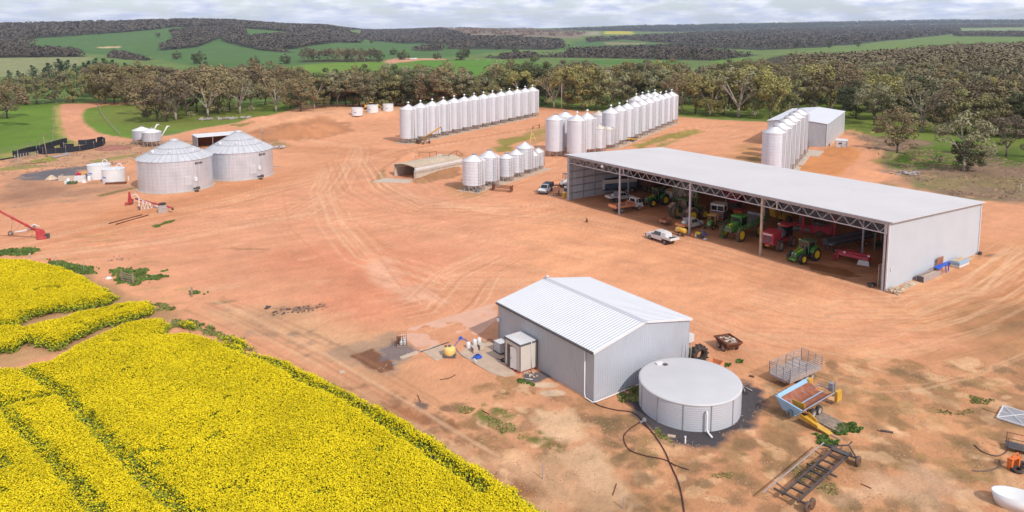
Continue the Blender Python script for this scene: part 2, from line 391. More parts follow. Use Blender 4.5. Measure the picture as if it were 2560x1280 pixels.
S_([(1430,104),(1560,101),(1700,113),(1850,124),(1800,134),(1500,128),(1430,118)],(88,120,66),10,10,40,seed=6)
S_([(1400,160),(1700,158),(1720,170),(1500,168)],(92,130,60),5,5,30,seed=7)
S_([(1900,140),(2160,111),(2350,91),(2600,95),(2600,108),(2330,113),(2160,131),(1950,140)],(118,140,72),8,8,40,seed=8)
S_([(1770,146),(1870,134),(1860,168),(1780,168)],(112,142,62),8,5,30,seed=9)
S_([(2400,70),(2600,69),(2600,83),(2410,82)],(142,158,104),10,15,60,seed=10)
S_([(1820,96),(1905,91),(1960,104),(1830,109)],(130,138,90),10,15,50,seed=11)
S_([(1510,78.5),(1580,77.5),(1585,85),(1512,86)],(206,190,70),10,8,50,seed=12)
S_([(2040,63),(2150,62),(2160,70),(2050,71)],(140,158,112),30,20,80,seed=13)
S_([(1400,80),(1500,79),(1500,88),(1420,90)],(168,160,120),20,20,60,seed=14)
S_([(1100,70),(1180,67),(1300,72),(1480,82),(1440,96),(1320,92),(1180,88),(1120,80)],(158,134,122),15,20,60,seed=15)
S_([(243,117),(300,115.5),(302,119),(250,120.5)],(214,180,146),4,3,20,seed=16)
S_([(1235,123),(1290,121),(1290,127),(1245,128)],(196,160,130),5,4,20,seed=17)
S_([(1510,106),(1620,107),(1600,112),(1520,112)],(180,150,120),6,8,30,amt=.6,seed=18)
# farmyard in the distance and its track
S_([(955,166),(990,157),(1100,153),(1120,157),(1050,161),(975,170)],(214,158,128),4,3,20,seed=19)
track([(1060,156),(1160,155),(1230,158)],2.5,(206,190,140),.9)
track([(1020,180),(1050,176),(1052,170),(1000,166)],4,(176,110,90),1.,seed=1)
track([(600,206),(760,196),(870,202)],4,(196,150,120),.9,seed=2)
track([(600,175),(640,178)],8,(214,200,186),.9)
WOODS=[ # (outline px, cap, height m, sRGB)
 ([(-300,62),(0,60),(200,55),(480,48.5),(700,54),(860,66),(905,75),(800,83),(610,71),(430,69),(70,98),(78,127),(0,132),(-300,140)],2600,15,0),
 ([(-200,129),(0,129),(120,127),(190,133),(215,147),(0,148),(-200,150)],420,15,0),
 ([(425,84),(480,76),(600,73),(612,86),(540,98),(500,116),(398,128),(402,121),(445,100)],650,14,0),
 ([(552,97),(640,95),(720,88),(860,80),(905,95),(905,108),(780,114),(700,128),(745,138),(700,136),(640,124),(565,106)],900,14,0),
 ([(272,142),(300,138),(380,156),(370,162),(275,152)],70,13,0),
 ([(748,164),(900,158),(960,161),(958,166),(750,168)],2,8,3),
 ([(1040,124),(1100,122),(1102,131),(1045,133)],26,13,0),
 ([(905,76),(1060,72),(1100,70),(1180,88),(1310,92),(1400,98),(1412,117),(1385,130),(1110,125),(1125,112),(905,96)],1500,14,0),
 ([(1100,69),(1300,71),(1470,82),(1440,94),(1320,90),(1180,86)],320,11,2),
 ([(1460,95),(1700,84),(1900,75),(2200,64),(2560,62),(2560,69),(2400,70),(2395,84),(2200,104),(2120,113),(1900,128),(1800,124),(1700,111),(1560,99),(1470,107)],3600,14,0),
 ([(1425,132),(1500,128),(1700,121),(1800,135),(1900,142),(1780,160),(1500,155),(1300,150),(1300,146),(1420,142)],700,14,0),
 ([(1350,75),(1600,65),(2000,58),(2300,51),(2560,51),(2700,52),(2700,60),(2200,62),(1900,72),(1700,80),(1500,77)],1700,18,1),
 ([(900,76),(960,78),(1050,74),(1080,70),(1000,73)],150,14,0),
 ([(1200,150),(1330,140),(1350,152),(1260,156)],60,12,0),
 ([(2400,84),(2560,84),(2700,84),(2700,92),(2560,92),(2380,91)],260,14,0),
 ([(1830,172),(1950,142),(2160,131),(2400,112),(2600,108),(2900,110),(2900,240),(2560,246),(2200,232),(1990,214),(1860,200)],2300,17,3),
]
WP=[wpoly(w[0]) for w in WOODS]
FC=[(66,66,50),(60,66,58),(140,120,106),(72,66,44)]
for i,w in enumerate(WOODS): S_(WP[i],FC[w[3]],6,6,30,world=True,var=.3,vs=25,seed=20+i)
# pasture and yard
S_([(-300,258),(700,258),(760,268),(700,284),(620,300),(520,318),(420,330),(330,345),(230,352),(150,360),(60,385),(-300,420)],(112,140,52),1.5,2,10,var=.22,vs=22,seed=40)
S_([(250,262),(420,262),(560,262),(700,262),(640,296),(500,320),(330,330),(240,300)],(134,134,66),6,6,20,amt=.65,seed=41)
YARD=[(-400,425),(0,400),(60,388),(150,362),(230,352),(330,348),(410,340),(500,322),(600,306),(690,284),(760,270),(860,261),(960,256),(1150,262),(1350,268),(1500,281),(1700,291),(1800,299),(1900,304),(1960,306),(2110,328),(2150,320),(2195,352),(2215,400),(2300,470),(2420,500),(2560,505),(3400,530),(3400,1700),(-900,1700)]
S_(YARD,(236,166,130),1.2,2,8,var=.0,seed=42)
# broad tints of the yard
def tint(px,py,rx,ry,c,amt,seed=0,ang=0): blot(px,py,rx,ry,c,ang,amt,1.2,seed,6,.5)
yb=near[:,0] if near.ndim>1 else near
S_([(1500,258),(2100,262),(2560,270),(2700,300),(2700,430),(2450,440),(2300,405),(2200,350),(2100,318),(1900,300),(1700,290),(1500,278),(1350,264),(1350,256)],(122,136,58),3,4,14,var=.3,vs=9,seed=43)
S_([(2120,330),(2200,340),(2560,375),(2900,380),(2900,500),(2560,500),(2400,498),(2260,455),(2200,400)],(152,124,104),3,6,8,var=.3,vs=5,seed=44)
S_([(2260,372),(2350,362),(2430,370),(2480,395),(2380,420),(2250,425),(2200,410)],(104,128,44),2,4,6,var=.3,seed=45)
S_([(2450,372),(2700,360),(2700,412),(2500,415)],(100,120,46),3,4,6,var=.3,seed=46)
S_([(2290,440),(2560,445),(2700,460),(2560,480),(2350,470)],(150,136,84),3,6,8,amt=.7,seed=47)
S_([(2330,350),(2420,345),(2440,356),(2340,362)],(98,136,40),2,2,4,seed=48)
# road out to the left
S_([(150,262),(250,258),(420,254),(420,258),(260,264),(215,272),(204,288),(215,312),(250,334),(330,347),(420,344),(520,330),(520,352),(330,362),(200,358),(165,345),(152,310),(146,280)],(228,160,128),.8,.8,4,var=.1,seed=49)
S_([(135,265),(150,265),(150,310),(175,350),(160,352),(140,330)],(200,170,110),1,1.5,3,amt=.6,seed=50)
# scrubby, duller ground on the left
S_([(0,385),(150,360),(300,352),(420,350),(560,350),(690,350),(700,370),(560,350),(350,400),(250,412),(0,425)],(196,150,120),2,3,5,amt=.85,seed=51)
S_([(0,425),(230,415),(345,430),(350,470),(250,500),(0,520)],(206,152,122),3,4,6,amt=.7,seed=52)
S_([(0,455),(60,452),(200,475),(330,462),(200,490),(0,505)],(170,126,104),2,3,3,amt=.75,seed=53)
S_([(0,390),(60,380),(150,360),(250,352),(250,356),(130,372),(60,392),(0,398)],(150,160,70),.6,1,3,amt=.7,seed=54)
S_([(50,408),(130,390),(140,400),(100,408)],(150,150,62),.6,1.5,2,amt=.9,seed=55)
S_([(0,420),(60,412),(120,415),(60,424),(0,428)],(140,140,70),.6,1.2,2,amt=.8,seed=56)
S_([(220,402),(340,385),(345,390),(240,408)],(130,135,64),.5,1,2,amt=.7,seed=57)
S_([(30,448),(60,436),(110,426),(215,415),(240,425),(160,450),(80,452)],(118,112,114),.5,1,3,var=.12,seed=58)
S_([(200,425),(235,425),(235,440),(190,440)],(224,160,110),.6,1,2,seed=59)
S_([(245,487),(330,468),(345,470),(250,492)],(128,120,66),.3,.5,1.5,amt=.8,seed=60)
S_([(380,564),(438,547),(442,551),(385,570)],(96,118,36),.15,.3,1,seed=61)
S_([(760,262),(860,261),(960,257),(1010,262),(1000,290),(900,300),(700,330),(600,330),(680,292)],(240,178,140),1,2,6,amt=.6,seed=62)
S_([(620,330),(700,310),(800,300),(880,308),(880,330),(800,350),(650,355)],(196,134,98),1,2,3,amt=.85,seed=63)
S_([(570,312),(640,305),(600,318)],(130,135,64),.6,1,2,amt=.8,seed=64)
S_([(680,362),(690,352),(740,366),(700,372)],(160,140,80),.6,1,2,amt=.6,seed=65)
# centre: pink paler pan, darker fans
S_([(430,520),(900,440),(1250,470),(1300,560),(1250,700),(900,780),(500,700),(200,640),(150,590)],(232,160,130),6,8,12,amt=.55,seed=66)
S_([(700,640),(900,600),(1100,640),(1060,760),(880,800),(760,760)],(226,144,112),4,6,8,amt=.65,seed=67)
S_([(150,560),(500,470),(700,430),(700,470),(420,560),(180,640)],(222,150,108),4,5,8,amt=.7,seed=68)
S_([(930,630),(1010,700),(1090,750),(1000,740),(900,690)],(244,190,164),1,3,4,amt=.55,seed=69)
S_([(1300,500),(1560,560),(1800,630),(2200,740),(2500,760),(2500,830),(1900,820),(1700,760),(1300,680)],(246,172,132),6,6,12,amt=.8,seed=70)
S_([(2250,730),(2450,660),(2560,600),(2700,600),(2700,800),(2500,860),(2300,800)],(222,158,112),5,6,10,amt=.7,seed=71)
S_([(2300,780),(2420,740),(2560,760),(2700,790),(2700,900),(2500,880),(2400,820)],(178,132,96),3,6,5,amt=.75,seed=72)
S_([(2380,860),(2560,800),(2700,860),(2700,990),(2500,960)],(160,120,88),3,8,4,amt=.7,seed=73)
S_([(1850,900),(2560,860),(2700,1300),(2000,1400),(1500,1400),(1300,1290),(1500,1080),(1750,1110),(1850,1050)],(220,158,116),4,5,8,amt=.8,seed=74)
S_([(900,900),(1250,940),(1480,1000),(1650,1080),(1500,1280),(1300,1230),(1100,1090),(900,1000)],(226,164,126),3,4,6,amt=.75,seed=75)
S_([(500,780),(700,760),(900,830),(1000,900),(940,960),(700,850)],(222,172,136),2,3,4,amt=.7,seed=76)
S_([(620,900),(860,960),(1100,1090),(1300,1210),(1450,1300),(1400,1330),(1300,1290),(1180,1190),(950,1050),(700,950)],(206,158,122),.8,1,2,amt=.7,seed=77)
def rnd_blots(poly,n,rmin,rmax,cols,amt,soft=.6,sd=0,asp=1.,ang=None):
    r=random.Random(sd);w=wpoly(poly);k=0
    while k<n:
        x=r.uniform(w[:,0].min(),w[:,0].max());y=r.uniform(w[:,1].min(),w[:,1].max())
        if sdist(np.array([x]),np.array([y]),w)[0]<0: continue
        k+=1;a=r.uniform(rmin,rmax)
        u=CX+F_*x/(y*cp+ (H_)*sp);v=HY+H_*F_/y  # only used to reuse blot()
        blotw(x,y,a,a*r.uniform(.35,1)*asp,r.choice(cols),r.uniform(0,PI) if ang is None else ang+r.uniform(-.15,.15),amt*r.uniform(.5,1),soft,r.randint(0,99))
def blotw(x,y,rx,ry,c,ang,amt,soft,seed):
    global col
    r=max(rx,ry)*1.7;b=np.nonzero((abs(X-x)<r)&(abs(Y-y)<r))[0]
    if not len(b): return
    xs,ys=X[b]-x,Y[b]-y;ca,sa=math.cos(ang),math.sin(ang)
    d=1-np.sqrt(((xs*ca+ys*sa)/rx)**2+((-xs*sa+ys*ca)/ry)**2)+(fbm(X[b]/(.35*r+.2),Y[b]/(.35*r+.2),70+seed)-.5)*1.5
    k=np.clip(d/soft,0,1)[:,None]*amt
    col[b]=col[b]*(1-k)+alb(c)*(1+(fbm(X[b]/.5,Y[b]/.5,80+seed,3)-.5)[:,None]*.5)*k
S_([(-200,640),(200,680),(300,728),(440,775),(440,800),(250,850),(100,900),(0,920),(-200,940)],(188,148,108),.8,1.5,2,amt=.8,seed=79)
# foreground weeds, pale sand, dark litter
FG=[(1020,1080),(1250,940),(1480,1010),(1600,1070),(1760,1110),(1900,1000),(1960,900),(2560,900),(2560,1290),(1350,1290),(1200,1160)]
rnd_blots(FG,230,.3,2.0,[(152,118,88),(142,112,84),(172,130,92)],.75,sd=1,soft=.35)
rnd_blots(FG,110,.3,1.6,[(246,196,156),(242,190,148)],.75,sd=2,soft=.4)
rnd_blots([(1150,1010),(1250,1010),(1420,1100),(1400,1130),(1250,1080)],26,.25,.9,[(106,118,48),(126,128,62)],.85,sd=3)
rnd_blots([(1480,1020),(1600,1030),(1640,1090),(1740,1120),(2000,1130),(1900,1280),(1480,1280)],60,.3,1.6,[(146,112,84),(150,124,80),(136,110,80)],.7,sd=4)
rnd_blots([(1850,940),(2300,960),(2560,940),(2560,1280),(2100,1280)],90,.4,1.8,[(166,128,92),(178,140,96),(156,120,90),(150,128,84)],.65,sd=5)
rnd_blots([(700,960),(900,1000),(1100,1110),(1330,1270),(1420,1280),(1260,1130),(1060,1010),(900,960)],60,.3,1.4,[(150,104,80),(146,112,92),(168,112,78)],.65,sd=6)
rnd_blots([(0,600),(330,560),(480,700),(430,780),(300,700),(0,640)],40,.5,2.5,[(190,160,100),(176,146,92),(236,190,150)],.55,sd=30,asp=.5,ang=R(15))
rnd_blots([(330,560),(900,520),(1240,620),(1240,800),(900,830),(500,740)],60,.6,4,[(214,138,104),(246,198,166),(200,140,108)],.3,sd=20,asp=.5,ang=R(25))
rnd_blots([(0,520),(500,480),(900,450),(900,560),(400,620),(120,640)],80,.6,4,[(190,134,98),(240,192,150),(206,150,112)],.5,sd=21,asp=.3,ang=R(22))
rnd_blots([(1200,640),(1700,640),(2300,760),(2540,820),(2400,900),(1800,870),(1500,740)],70,.5,4,[(208,142,100),(248,200,158),(196,138,100)],.25,sd=22,asp=.35,ang=R(-8))
rnd_blots([(850,300),(1400,330),(1850,320),(1900,400),(1400,440),(900,400)],60,1,5,[(204,140,100),(246,196,156),(188,134,96)],.5,sd=23,asp=.35,ang=R(40))
rnd_blots([(480,770),(700,780),(860,860),(840,920),(600,830)],30,.3,1.4,[(168,140,116),(176,136,112),(150,132,118)],.55,sd=7)
rnd_blots([(1900,440),(2200,450),(2540,470),(2560,500),(2450,500)],20,1,4,[(130,124,74),(180,140,108),(140,116,96)],.6,sd=8)
rnd_blots([(2130,330),(2220,360),(2560,400),(2560,500),(2400,495),(2240,440)],160,.6,3,[(118,94,82),(170,140,118),(140,128,84),(206,158,126)],.6,sd=9)
rnd_blots([(30,395),(340,352),(700,352),(690,372),(330,410),(0,440)],110,.5,2.2,[(150,112,92),(172,128,102),(212,166,132),(140,132,84)],.6,sd=10)
rnd_blots([(0,440),(330,450),(330,500),(0,530)],50,.8,3,[(150,112,94),(196,160,138),(164,124,100)],.5,sd=11,asp=.5,ang=R(20))
rnd_blots([(2100,320),(2200,330),(2330,380),(2280,400),(2180,380)],40,.4,2,[(120,84,62),(236,180,140),(96,78,60)],.7,sd=12)
S_([(1335,1020),(1440,1040),(1455,1090),(1400,1100),(1340,1070)],(240,196,160),.4,1,1.5,amt=.8,seed=80)
S_([(1420,1025),(1440,1020),(1445,1060),(1490,1110),(1540,1180),(1580,1260),(1530,1260),(1440,1200),(1400,1140),(1460,1110),(1425,1060)],(236,190,154),.4,.8,1.5,amt=.85,seed=81)
S_([(1230,1150),(1420,1130),(1560,1260),(1600,1290),(1420,1290)],(232,182,146),.8,1.5,2,amt=.6,seed=82)
S_([(2230,1240),(2100,1250),(2180,1180),(2300,1170),(2400,1230),(2330,1290)],(236,190,160),.8,1.5,2,amt=.6,seed=83)
S_([(1300,470),(1420,440),(1560,480),(1300,510)],(236,160,122),2,3,5,amt=.5,seed=84)
# dirt near silos: green flushes
for p in ([(1580,362),(1640,345),(1700,330),(1680,345),(1600,372)],[(1650,340),(1740,322),(1760,330),(1690,350)],[(1240,350),(1300,340),(1360,320),(1370,330),(1320,350),(1260,368)],[(1230,368),(1270,360),(1290,378),(1240,380)],[(1640,365),(1700,345),(1690,352),(1650,372)]):
    S_(p,(140,142,56),.8,1.5,3,amt=.8,seed=85)
S_([(1310,325),(1380,310),(1370,350),(1330,360)],(188,150,100),1,2,3,amt=.7,seed=86)
S_([(1830,370),(1900,350),(1905,400),(1820,405)],(190,140,90),2,3,4,amt=.6,seed=87)
S_([(1860,395),(1905,388),(1905,415),(1870,410)],(110,100,52),.8,1.5,3,amt=.7,seed=88)
S_([(1970,420),(2020,380),(2110,372),(2150,390),(2100,440),(2000,430)],(222,146,92),1,1,4,amt=.8,seed=89)
S_([(680,362),(1160,380),(1160,402),(700,380)],(214,148,112),1.5,1.5,4,amt=.7,seed=90)
S_([(1120,470),(1160,445),(1200,472),(1230,490),(1170,498),(1120,490)],(196,146,100),1,1.5,2,amt=.7,seed=91)
S_([(1040,402),(1160,385),(1150,440),(1050,462),(1030,455)],(176,128,94),.5,1,2,amt=.85,seed=92)
S_([(925,455),(960,430),(965,445),(930,460)],(160,126,86),.4,1,2,amt=.85,seed=93)
# pads, stains and gravel near the front shed
S_([(860,905),(818,890),(830,870),(990,830),(1045,880),(985,935),(930,925)],(172,146,128),.5,1.2,1.2,amt=.65,seed=94)
S_([(875,888),(930,872),(985,905),(985,925),(950,934),(905,910)],(132,88,68),.15,.25,1,amt=.95,seed=95)
S_([(950,870),(1000,855),(1040,880),(1000,905),(960,900)],(128,118,120),.3,.8,.8,amt=.8,seed=96)
S_([(1305,935),(1352,925),(1385,940),(1340,958),(1310,952)],(112,106,108),.15,.3,.8,amt=.95,seed=97)
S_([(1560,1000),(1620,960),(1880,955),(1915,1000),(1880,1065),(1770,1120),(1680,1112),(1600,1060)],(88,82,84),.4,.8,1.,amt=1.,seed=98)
S_([(1690,760),(1760,800),(1640,750)],(230,170,130),1,1,1,amt=.4,seed=99)
for (a,b) in ((1362,962),(1382,982)): blot(a,b,1.3,.7,(240,206,180),0,.9,.3,3,.5,.3)
blot(755,770,3.2,1.2,(120,98,88),R(10),.8,.8,5,.6,.9);blot(560,755,1.6,.7,(150,140,100),.3,.8,.6,6);blot(605,622,4,.8,(176,128,92),-.1,.8,.7,7)
blot(1000,1035,2.6,1.3,(176,112,74),-.6,.8,.7,8,.8,.8);blot(1050,1015,1.4,.8,(110,98,96),-.5,.8,.7,9,.5,.8);blot(2470,640,2.6,.9,(140,110,88),.3,.7,.7,10,.5,.8)
# darker soil colour under the big shed, browner patch near its front edge
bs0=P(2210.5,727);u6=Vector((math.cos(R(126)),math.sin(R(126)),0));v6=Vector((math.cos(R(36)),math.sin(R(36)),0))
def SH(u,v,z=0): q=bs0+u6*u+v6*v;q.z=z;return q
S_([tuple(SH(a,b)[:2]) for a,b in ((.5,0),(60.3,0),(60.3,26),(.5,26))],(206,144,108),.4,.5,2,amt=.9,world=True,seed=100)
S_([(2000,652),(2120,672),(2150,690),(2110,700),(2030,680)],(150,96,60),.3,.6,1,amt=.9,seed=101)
# wheel tracks sweeping over the yard
rt=random.Random(4)
def sweep(pts,n,spread,w=.35,amt=.4,cols=((246,192,158),(214,142,106))):
    q=[P(*p) for p in pts]
    for i in range(n):
        o=rt.gauss(0,spread);ph=rt.uniform(0,6);pp=[]
        for k in range(len(q)-1):
            d=(q[k+1]-q[k]);nn=Vector((-d.y,d.x,0)).normalized()
            for t in (0,.25,.5,.75):
                v=q[k].lerp(q[k+1],t)+nn*(o+math.sin(ph+k+t)*spread*.25);pp.append((v.x,v.y))
        c=rt.choice(cols);track(pp,w,c,amt,px=False,seed=i,soft=.7)
        if rt.random()<.6: track([(a+1.3,b+1.2) for a,b in pp],w,c,amt,px=False,seed=i,soft=.7)
sweep([(0,620),(250,560),(520,510),(760,450),(900,400),(1000,370)],12,4)
sweep([(60,640),(400,600),(720,540),(820,480),(860,420),(880,370),(700,345)],10,3)
sweep([(820,420),(790,480),(820,560),(900,640),(1100,700),(1400,700)],7,4)
sweep([(900,440),(1000,500),(1200,540),(1450,560),(1700,620),(2000,700),(2250,760),(2500,740),(2620,600)],16,4,amt=.35)
sweep([(2620,700),(2400,800),(2100,850),(1850,840),(1700,780)],8,3,amt=.35)
sweep([(1000,380),(1200,345),(1400,312),(1500,300)],9,2.2);sweep([(1150,500),(1350,430),(1420,390),(1700,330),(1850,310)],8,3)
sweep([(1500,350),(1650,360),(1800,350),(1900,330)],6,4,amt=.4);sweep([(1100,780),(1000,720),(930,640),(850,560)],5,3,w=.25,amt=.45)
sweep([(500,760),(600,800),(800,900),(1000,1020),(1300,1210)],5,1.2,w=.3,amt=.45,cols=((238,190,154),(180,130,100)))
sweep([(2620,640),(2480,740),(2300,800),(2050,800),(1800,740)],14,3,w=.22,amt=.35,cols=((250,200,164),(196,124,84)))
sweep([(2600,860),(2400,930),(2200,960),(2000,900),(1800,840)],10,4,w=.22,amt=.32,cols=((244,196,156),(190,130,92)))
sweep([(1250,640),(1150,690),(1080,780),(1000,800)],8,2,w=.2,amt=.5,cols=((250,200,166),(204,128,94)))
sweep([(500,560),(800,520),(1100,560),(1400,600),(1600,640)],14,6,w=.22,amt=.32,cols=((248,196,160),(204,130,94)))
sweep([(900,400),(940,470),(1050,520),(1300,520),(1420,500)],10,3,w=.22,amt=.5,cols=((248,200,164),(204,134,98)))
# drill rows and mottling on the far paddocks
fy=(1-near)*np.exp(-np.clip(Y-300,0,4000)/2500.)
row_=np.sin((X*.35+Y*.94)/3.2+fbm(X/60,Y/60,131)*6)
col=col*(1+(fy*(row_*.035+(fbm(X/18,Y/18,133)-.5)*.35))[:,None])
# grain everywhere
streak=fbm((X*.59-Y*.81)/1.2,(X*.81+Y*.59)/9,111,4)[:,None]
k=near[:,None]
col=col*(1+k*((nC-.5)*.20+(nB-.5)*.18+(nA-.5)*.22+(streak-.5)*.18))
col=np.clip(col,.01,.85)
nr,ncn=len(YY),len(A);idx=np.arange(nr*ncn).reshape(nr,ncn)
FQ=np.stack([idx[:-1,:-1],idx[:-1,1:],idx[1:,1:],idx[1:,:-1]],-1).reshape(-1,4)
gm=bpy.data.materials.new('earth_and_pasture');gm.use_nodes=True;t=gm.node_tree;N=t.nodes.new;L=t.links.new
b=t.nodes['Principled BSDF'];b.inputs['Roughness'].default_value=.95;b.inputs['Specular IOR Level'].default_value=.15
ca=N('ShaderNodeVertexColor');ca.layer_name='Col';tc=N('ShaderNodeTexCoord')
mp0=N('ShaderNodeMapping');mp0.inputs['Rotation'].default_value=(0,0,R(-36));mp0.inputs['Scale'].default_value=(1,.45,1);L(tc.outputs['Object'],mp0.inputs[0])
n=N('ShaderNodeTexNoise');n.inputs['Scale'].default_value=2.6;n.inputs['Detail'].default_value=9;n.inputs['Roughness'].default_value=.78;L(mp0.outputs[0],n.inputs['Vector'])
mp=N('ShaderNodeMapRange');L(n.outputs[0],mp.inputs[0]);mp.inputs[1].default_value=.3;mp.inputs[2].default_value=.7;mp.inputs[3].default_value=.86;mp.inputs[4].default_value=1.13
hs=N('ShaderNodeHueSaturation');L(ca.outputs[0],hs.inputs['Color']);L(mp.outputs[0],hs.inputs['Value']);L(hs.outputs[0],b.inputs['Base Color'])
n3=N('ShaderNodeTexNoise');n3.inputs['Scale'].default_value=4.;n3.inputs['Detail'].default_value=9;n3.inputs['Roughness'].default_value=.7;L(tc.outputs['Object'],n3.inputs['Vector'])
bm=N('ShaderNodeBump');bm.inputs['Distance'].default_value=.12;bm.inputs['Strength'].default_value=1.;L(n3.outputs[0],bm.inputs['Height']);L(bm.outputs[0],b.inputs['Normal'])
MATS['earth']=gm
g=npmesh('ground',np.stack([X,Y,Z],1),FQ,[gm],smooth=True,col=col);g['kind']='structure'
V0=np.array([[-900,-300,-.8],[900,-300,-.8],[900,27,-.8],[-900,27,-.8]]);
g2=npmesh('ground',V0,np.array([[0,1,2,3]]),[gm],col=np.repeat(alb((220,165,120))[None],4,0));g2['kind']='structure'
# interpolated height of the real mesh for placing things
def GZ(x,y):
    i=np.clip(np.searchsorted(YY,y)-1,0,nr-2);fy=(y-YY[i])/(YY[i+1]-YY[i]);a=x/max(y,1)
    j=np.clip(np.searchsorted(A,a)-1,0,ncn-2);fx=(a-A[j])/(A[j+1]-A[j]);Zg=Z
    z=lambda p,q:Zg[p*ncn+q]
    return float((z(i,j)*(1-fx)+z(i,j+1)*fx)*(1-fy)+(z(i+1,j)*(1-fx)+z(i+1,j+1)*fx)*fy)
def G(px,py,dz=-.02):
    """ground point for a pixel, on the real mesh"""
    q=P(px,py) if py>256 else T(px,py);q=Vector(q);q.z=GZ(q.x,q.y)+dz;return q
# ================================================================== SHEDS
def shed_root(name,label,cat,px,ang): 
    return thing(name,label,cat,P(*px) if len(px)==2 else px,R(ang))
# ---- big open machinery shed: local x along its length, y across
Lb,Wb,Hf,Hb=60.8,26.3,8.75,7.6
bg_=thing('machinery_shed','long open fronted steel machinery shed with pale flat roof, full of farm machines','shed',SH(0,0),R(126))
def roofz(y): return Hf+(Hb-Hf)*y/Wb
mw=mat('shed_wall_steel',(.56,.53,.545),.5,.05,.03,.4,ribs=('X',.38,.03),dust=.12)
mwy=mat('shed_end_wall_steel',(.50,.53,.575),.5,.0,.03,.4,ribs=('Y',.38,.02))
mroof=mat('shed_roof_steel',(.60,.57,.56),.5,.0,.05,.1,ribs=('X',.76,.008),dust=.12,dustc=(.52,.42,.34),streak=.0)
# local y runs to the left of local x; the shed lies on the -y side
b=MB();b.loft([(-.7,.35,roofz(-.35)+.05),(Lb+.5,.35,roofz(-.35)+.05),(Lb+.5,-Wb-.2,roofz(Wb)+.05),(-.7,-Wb-.2,roofz(Wb)+.05)],[(-.7,.35,roofz(-.35)+.14),(Lb+.5,.35,roofz(-.35)+.14),(Lb+.5,-Wb-.2,roofz(Wb)+.14),(-.7,-Wb-.2,roofz(Wb)+.14)])
rf=b.build('roof',mroof,bg_)
MB().box(Lb/2,.42,Hf-.12,Lb+1.1,.12,.24).build('gutter','steel',rf)
b=MB().loft([(0,0,-.3),(0,-Wb,-.3),(0,-Wb,roofz(Wb)),(0,0,roofz(0))],[(-.12,0,-.3),(-.12,-Wb,-.3),(-.12,-Wb,roofz(Wb)),(-.12,0,roofz(0))])
ew=b.build('end_wall',mwy,bg_)
MB().box(-.17,.0,0,.14,.2,Hf).build('corner_flashing','white',ew);MB().box(-.17,-Wb,0,.14,.2,Hb).build('corner_flashing','white',ew)
MB().box(-.18,-1.1,2.4,.05,.35,.35).build('power_box','white',ew)
b=MB().loft([(Lb,0,-.3),(Lb,-Wb,-.3),(Lb,-Wb,roofz(Wb)),(Lb,0,roofz(0))],[(Lb+.12,0,-.3),(Lb+.12,-Wb,-.3),(Lb+.12,-Wb,roofz(Wb)),(Lb+.12,0,roofz(0))])
ew2=b.build('end_wall',mwy,bg_)
b=MB()
for z in (1.2,2.6,4.,5.4,6.8): b.box(Lb-.1,-Wb/2,z,.12,Wb-.3,.16)
for y in range(1,int(Wb),3): b.box(Lb-.16,-y,0,.1,.12,roofz(y)-.2)
b.build('girt','steel',ew2)
b=MB().box(Lb/2,-Wb-.06,-.3,Lb,.12,Hb+.25);bw=b.build('back_wall',mw,bg_)
b=MB()
for z in (1.3,3.,4.7,6.4): b.box(Lb/2,-Wb+.1,z,Lb-.3,.12,.14)
b.build('girt','steel',bw)
# front posts; the two right-hand ones are dusty and stained
mpost=mat('dusty_post',(.50,.40,.30),.7,.1,.25,1.2,dust=.5,dustc=(.38,.24,.14))
for i,(u,w) in enumerate(((.25,.24),(17.9,.28),(31.0,.24),(46.7,.26),(60.4,.26))):
    MB().box(u,0,-.2,w,w,Hf+.1).build('post',mpost if i==1 else 'galv',bg_)
for u in (8,24,39,54):
    MB().box(u,-9.5,0,.22,.22,roofz(9.5)-.2).build('post','steel',bg_)
for u in (8,24,39,54):
    MB().box(u,-19.5,0,.22,.22,roofz(19.5)-.2).build('post','steel',bg_)
for k in range(2):
    b=MB();
    u0,u1=(0,31.) if k==0 else (31.,60.6)
    zt,zb=Hf-.3,Hf-1.45
    b.bar((u0,.05,zt),(u1,.05,zt),.09);b.bar((u0,.05,zb),(u1,.05,zb),.085)
    n=int((u1-u0)/.95)
    for i in range(n):
        a=u0+(u1-u0)*i/n;c=u0+(u1-u0)*(i+1)/n
        b.bar((a,.05,zb if i%2 else zt),(c,.05,zt if i%2 else zb),.045)
    for q in (u0+.1,(u0+u1)/2): b.box(q,.05,zb,.16,.12,zt-zb)
    b.build('truss','galv',bg_)
for u in (9,24,39,54):
    b=MB();b.bar((u,-.1,roofz(0)-.3),(u,-Wb,roofz(Wb)-.3),.08);b.bar((u,-.1,roofz(0)-1.2),(u,-Wb,roofz(Wb)-1.2),.07)
    for i in range(22): y0=Wb*i/22;y1=Wb*(i+1)/22;b.bar((u,-y0,roofz(y0)-(.3 if i%2 else 1.2)),(u,-y1,roofz(y1)-(1.2 if i%2 else .3)),.035)
    b.build('rafter_truss','steel',bg_)
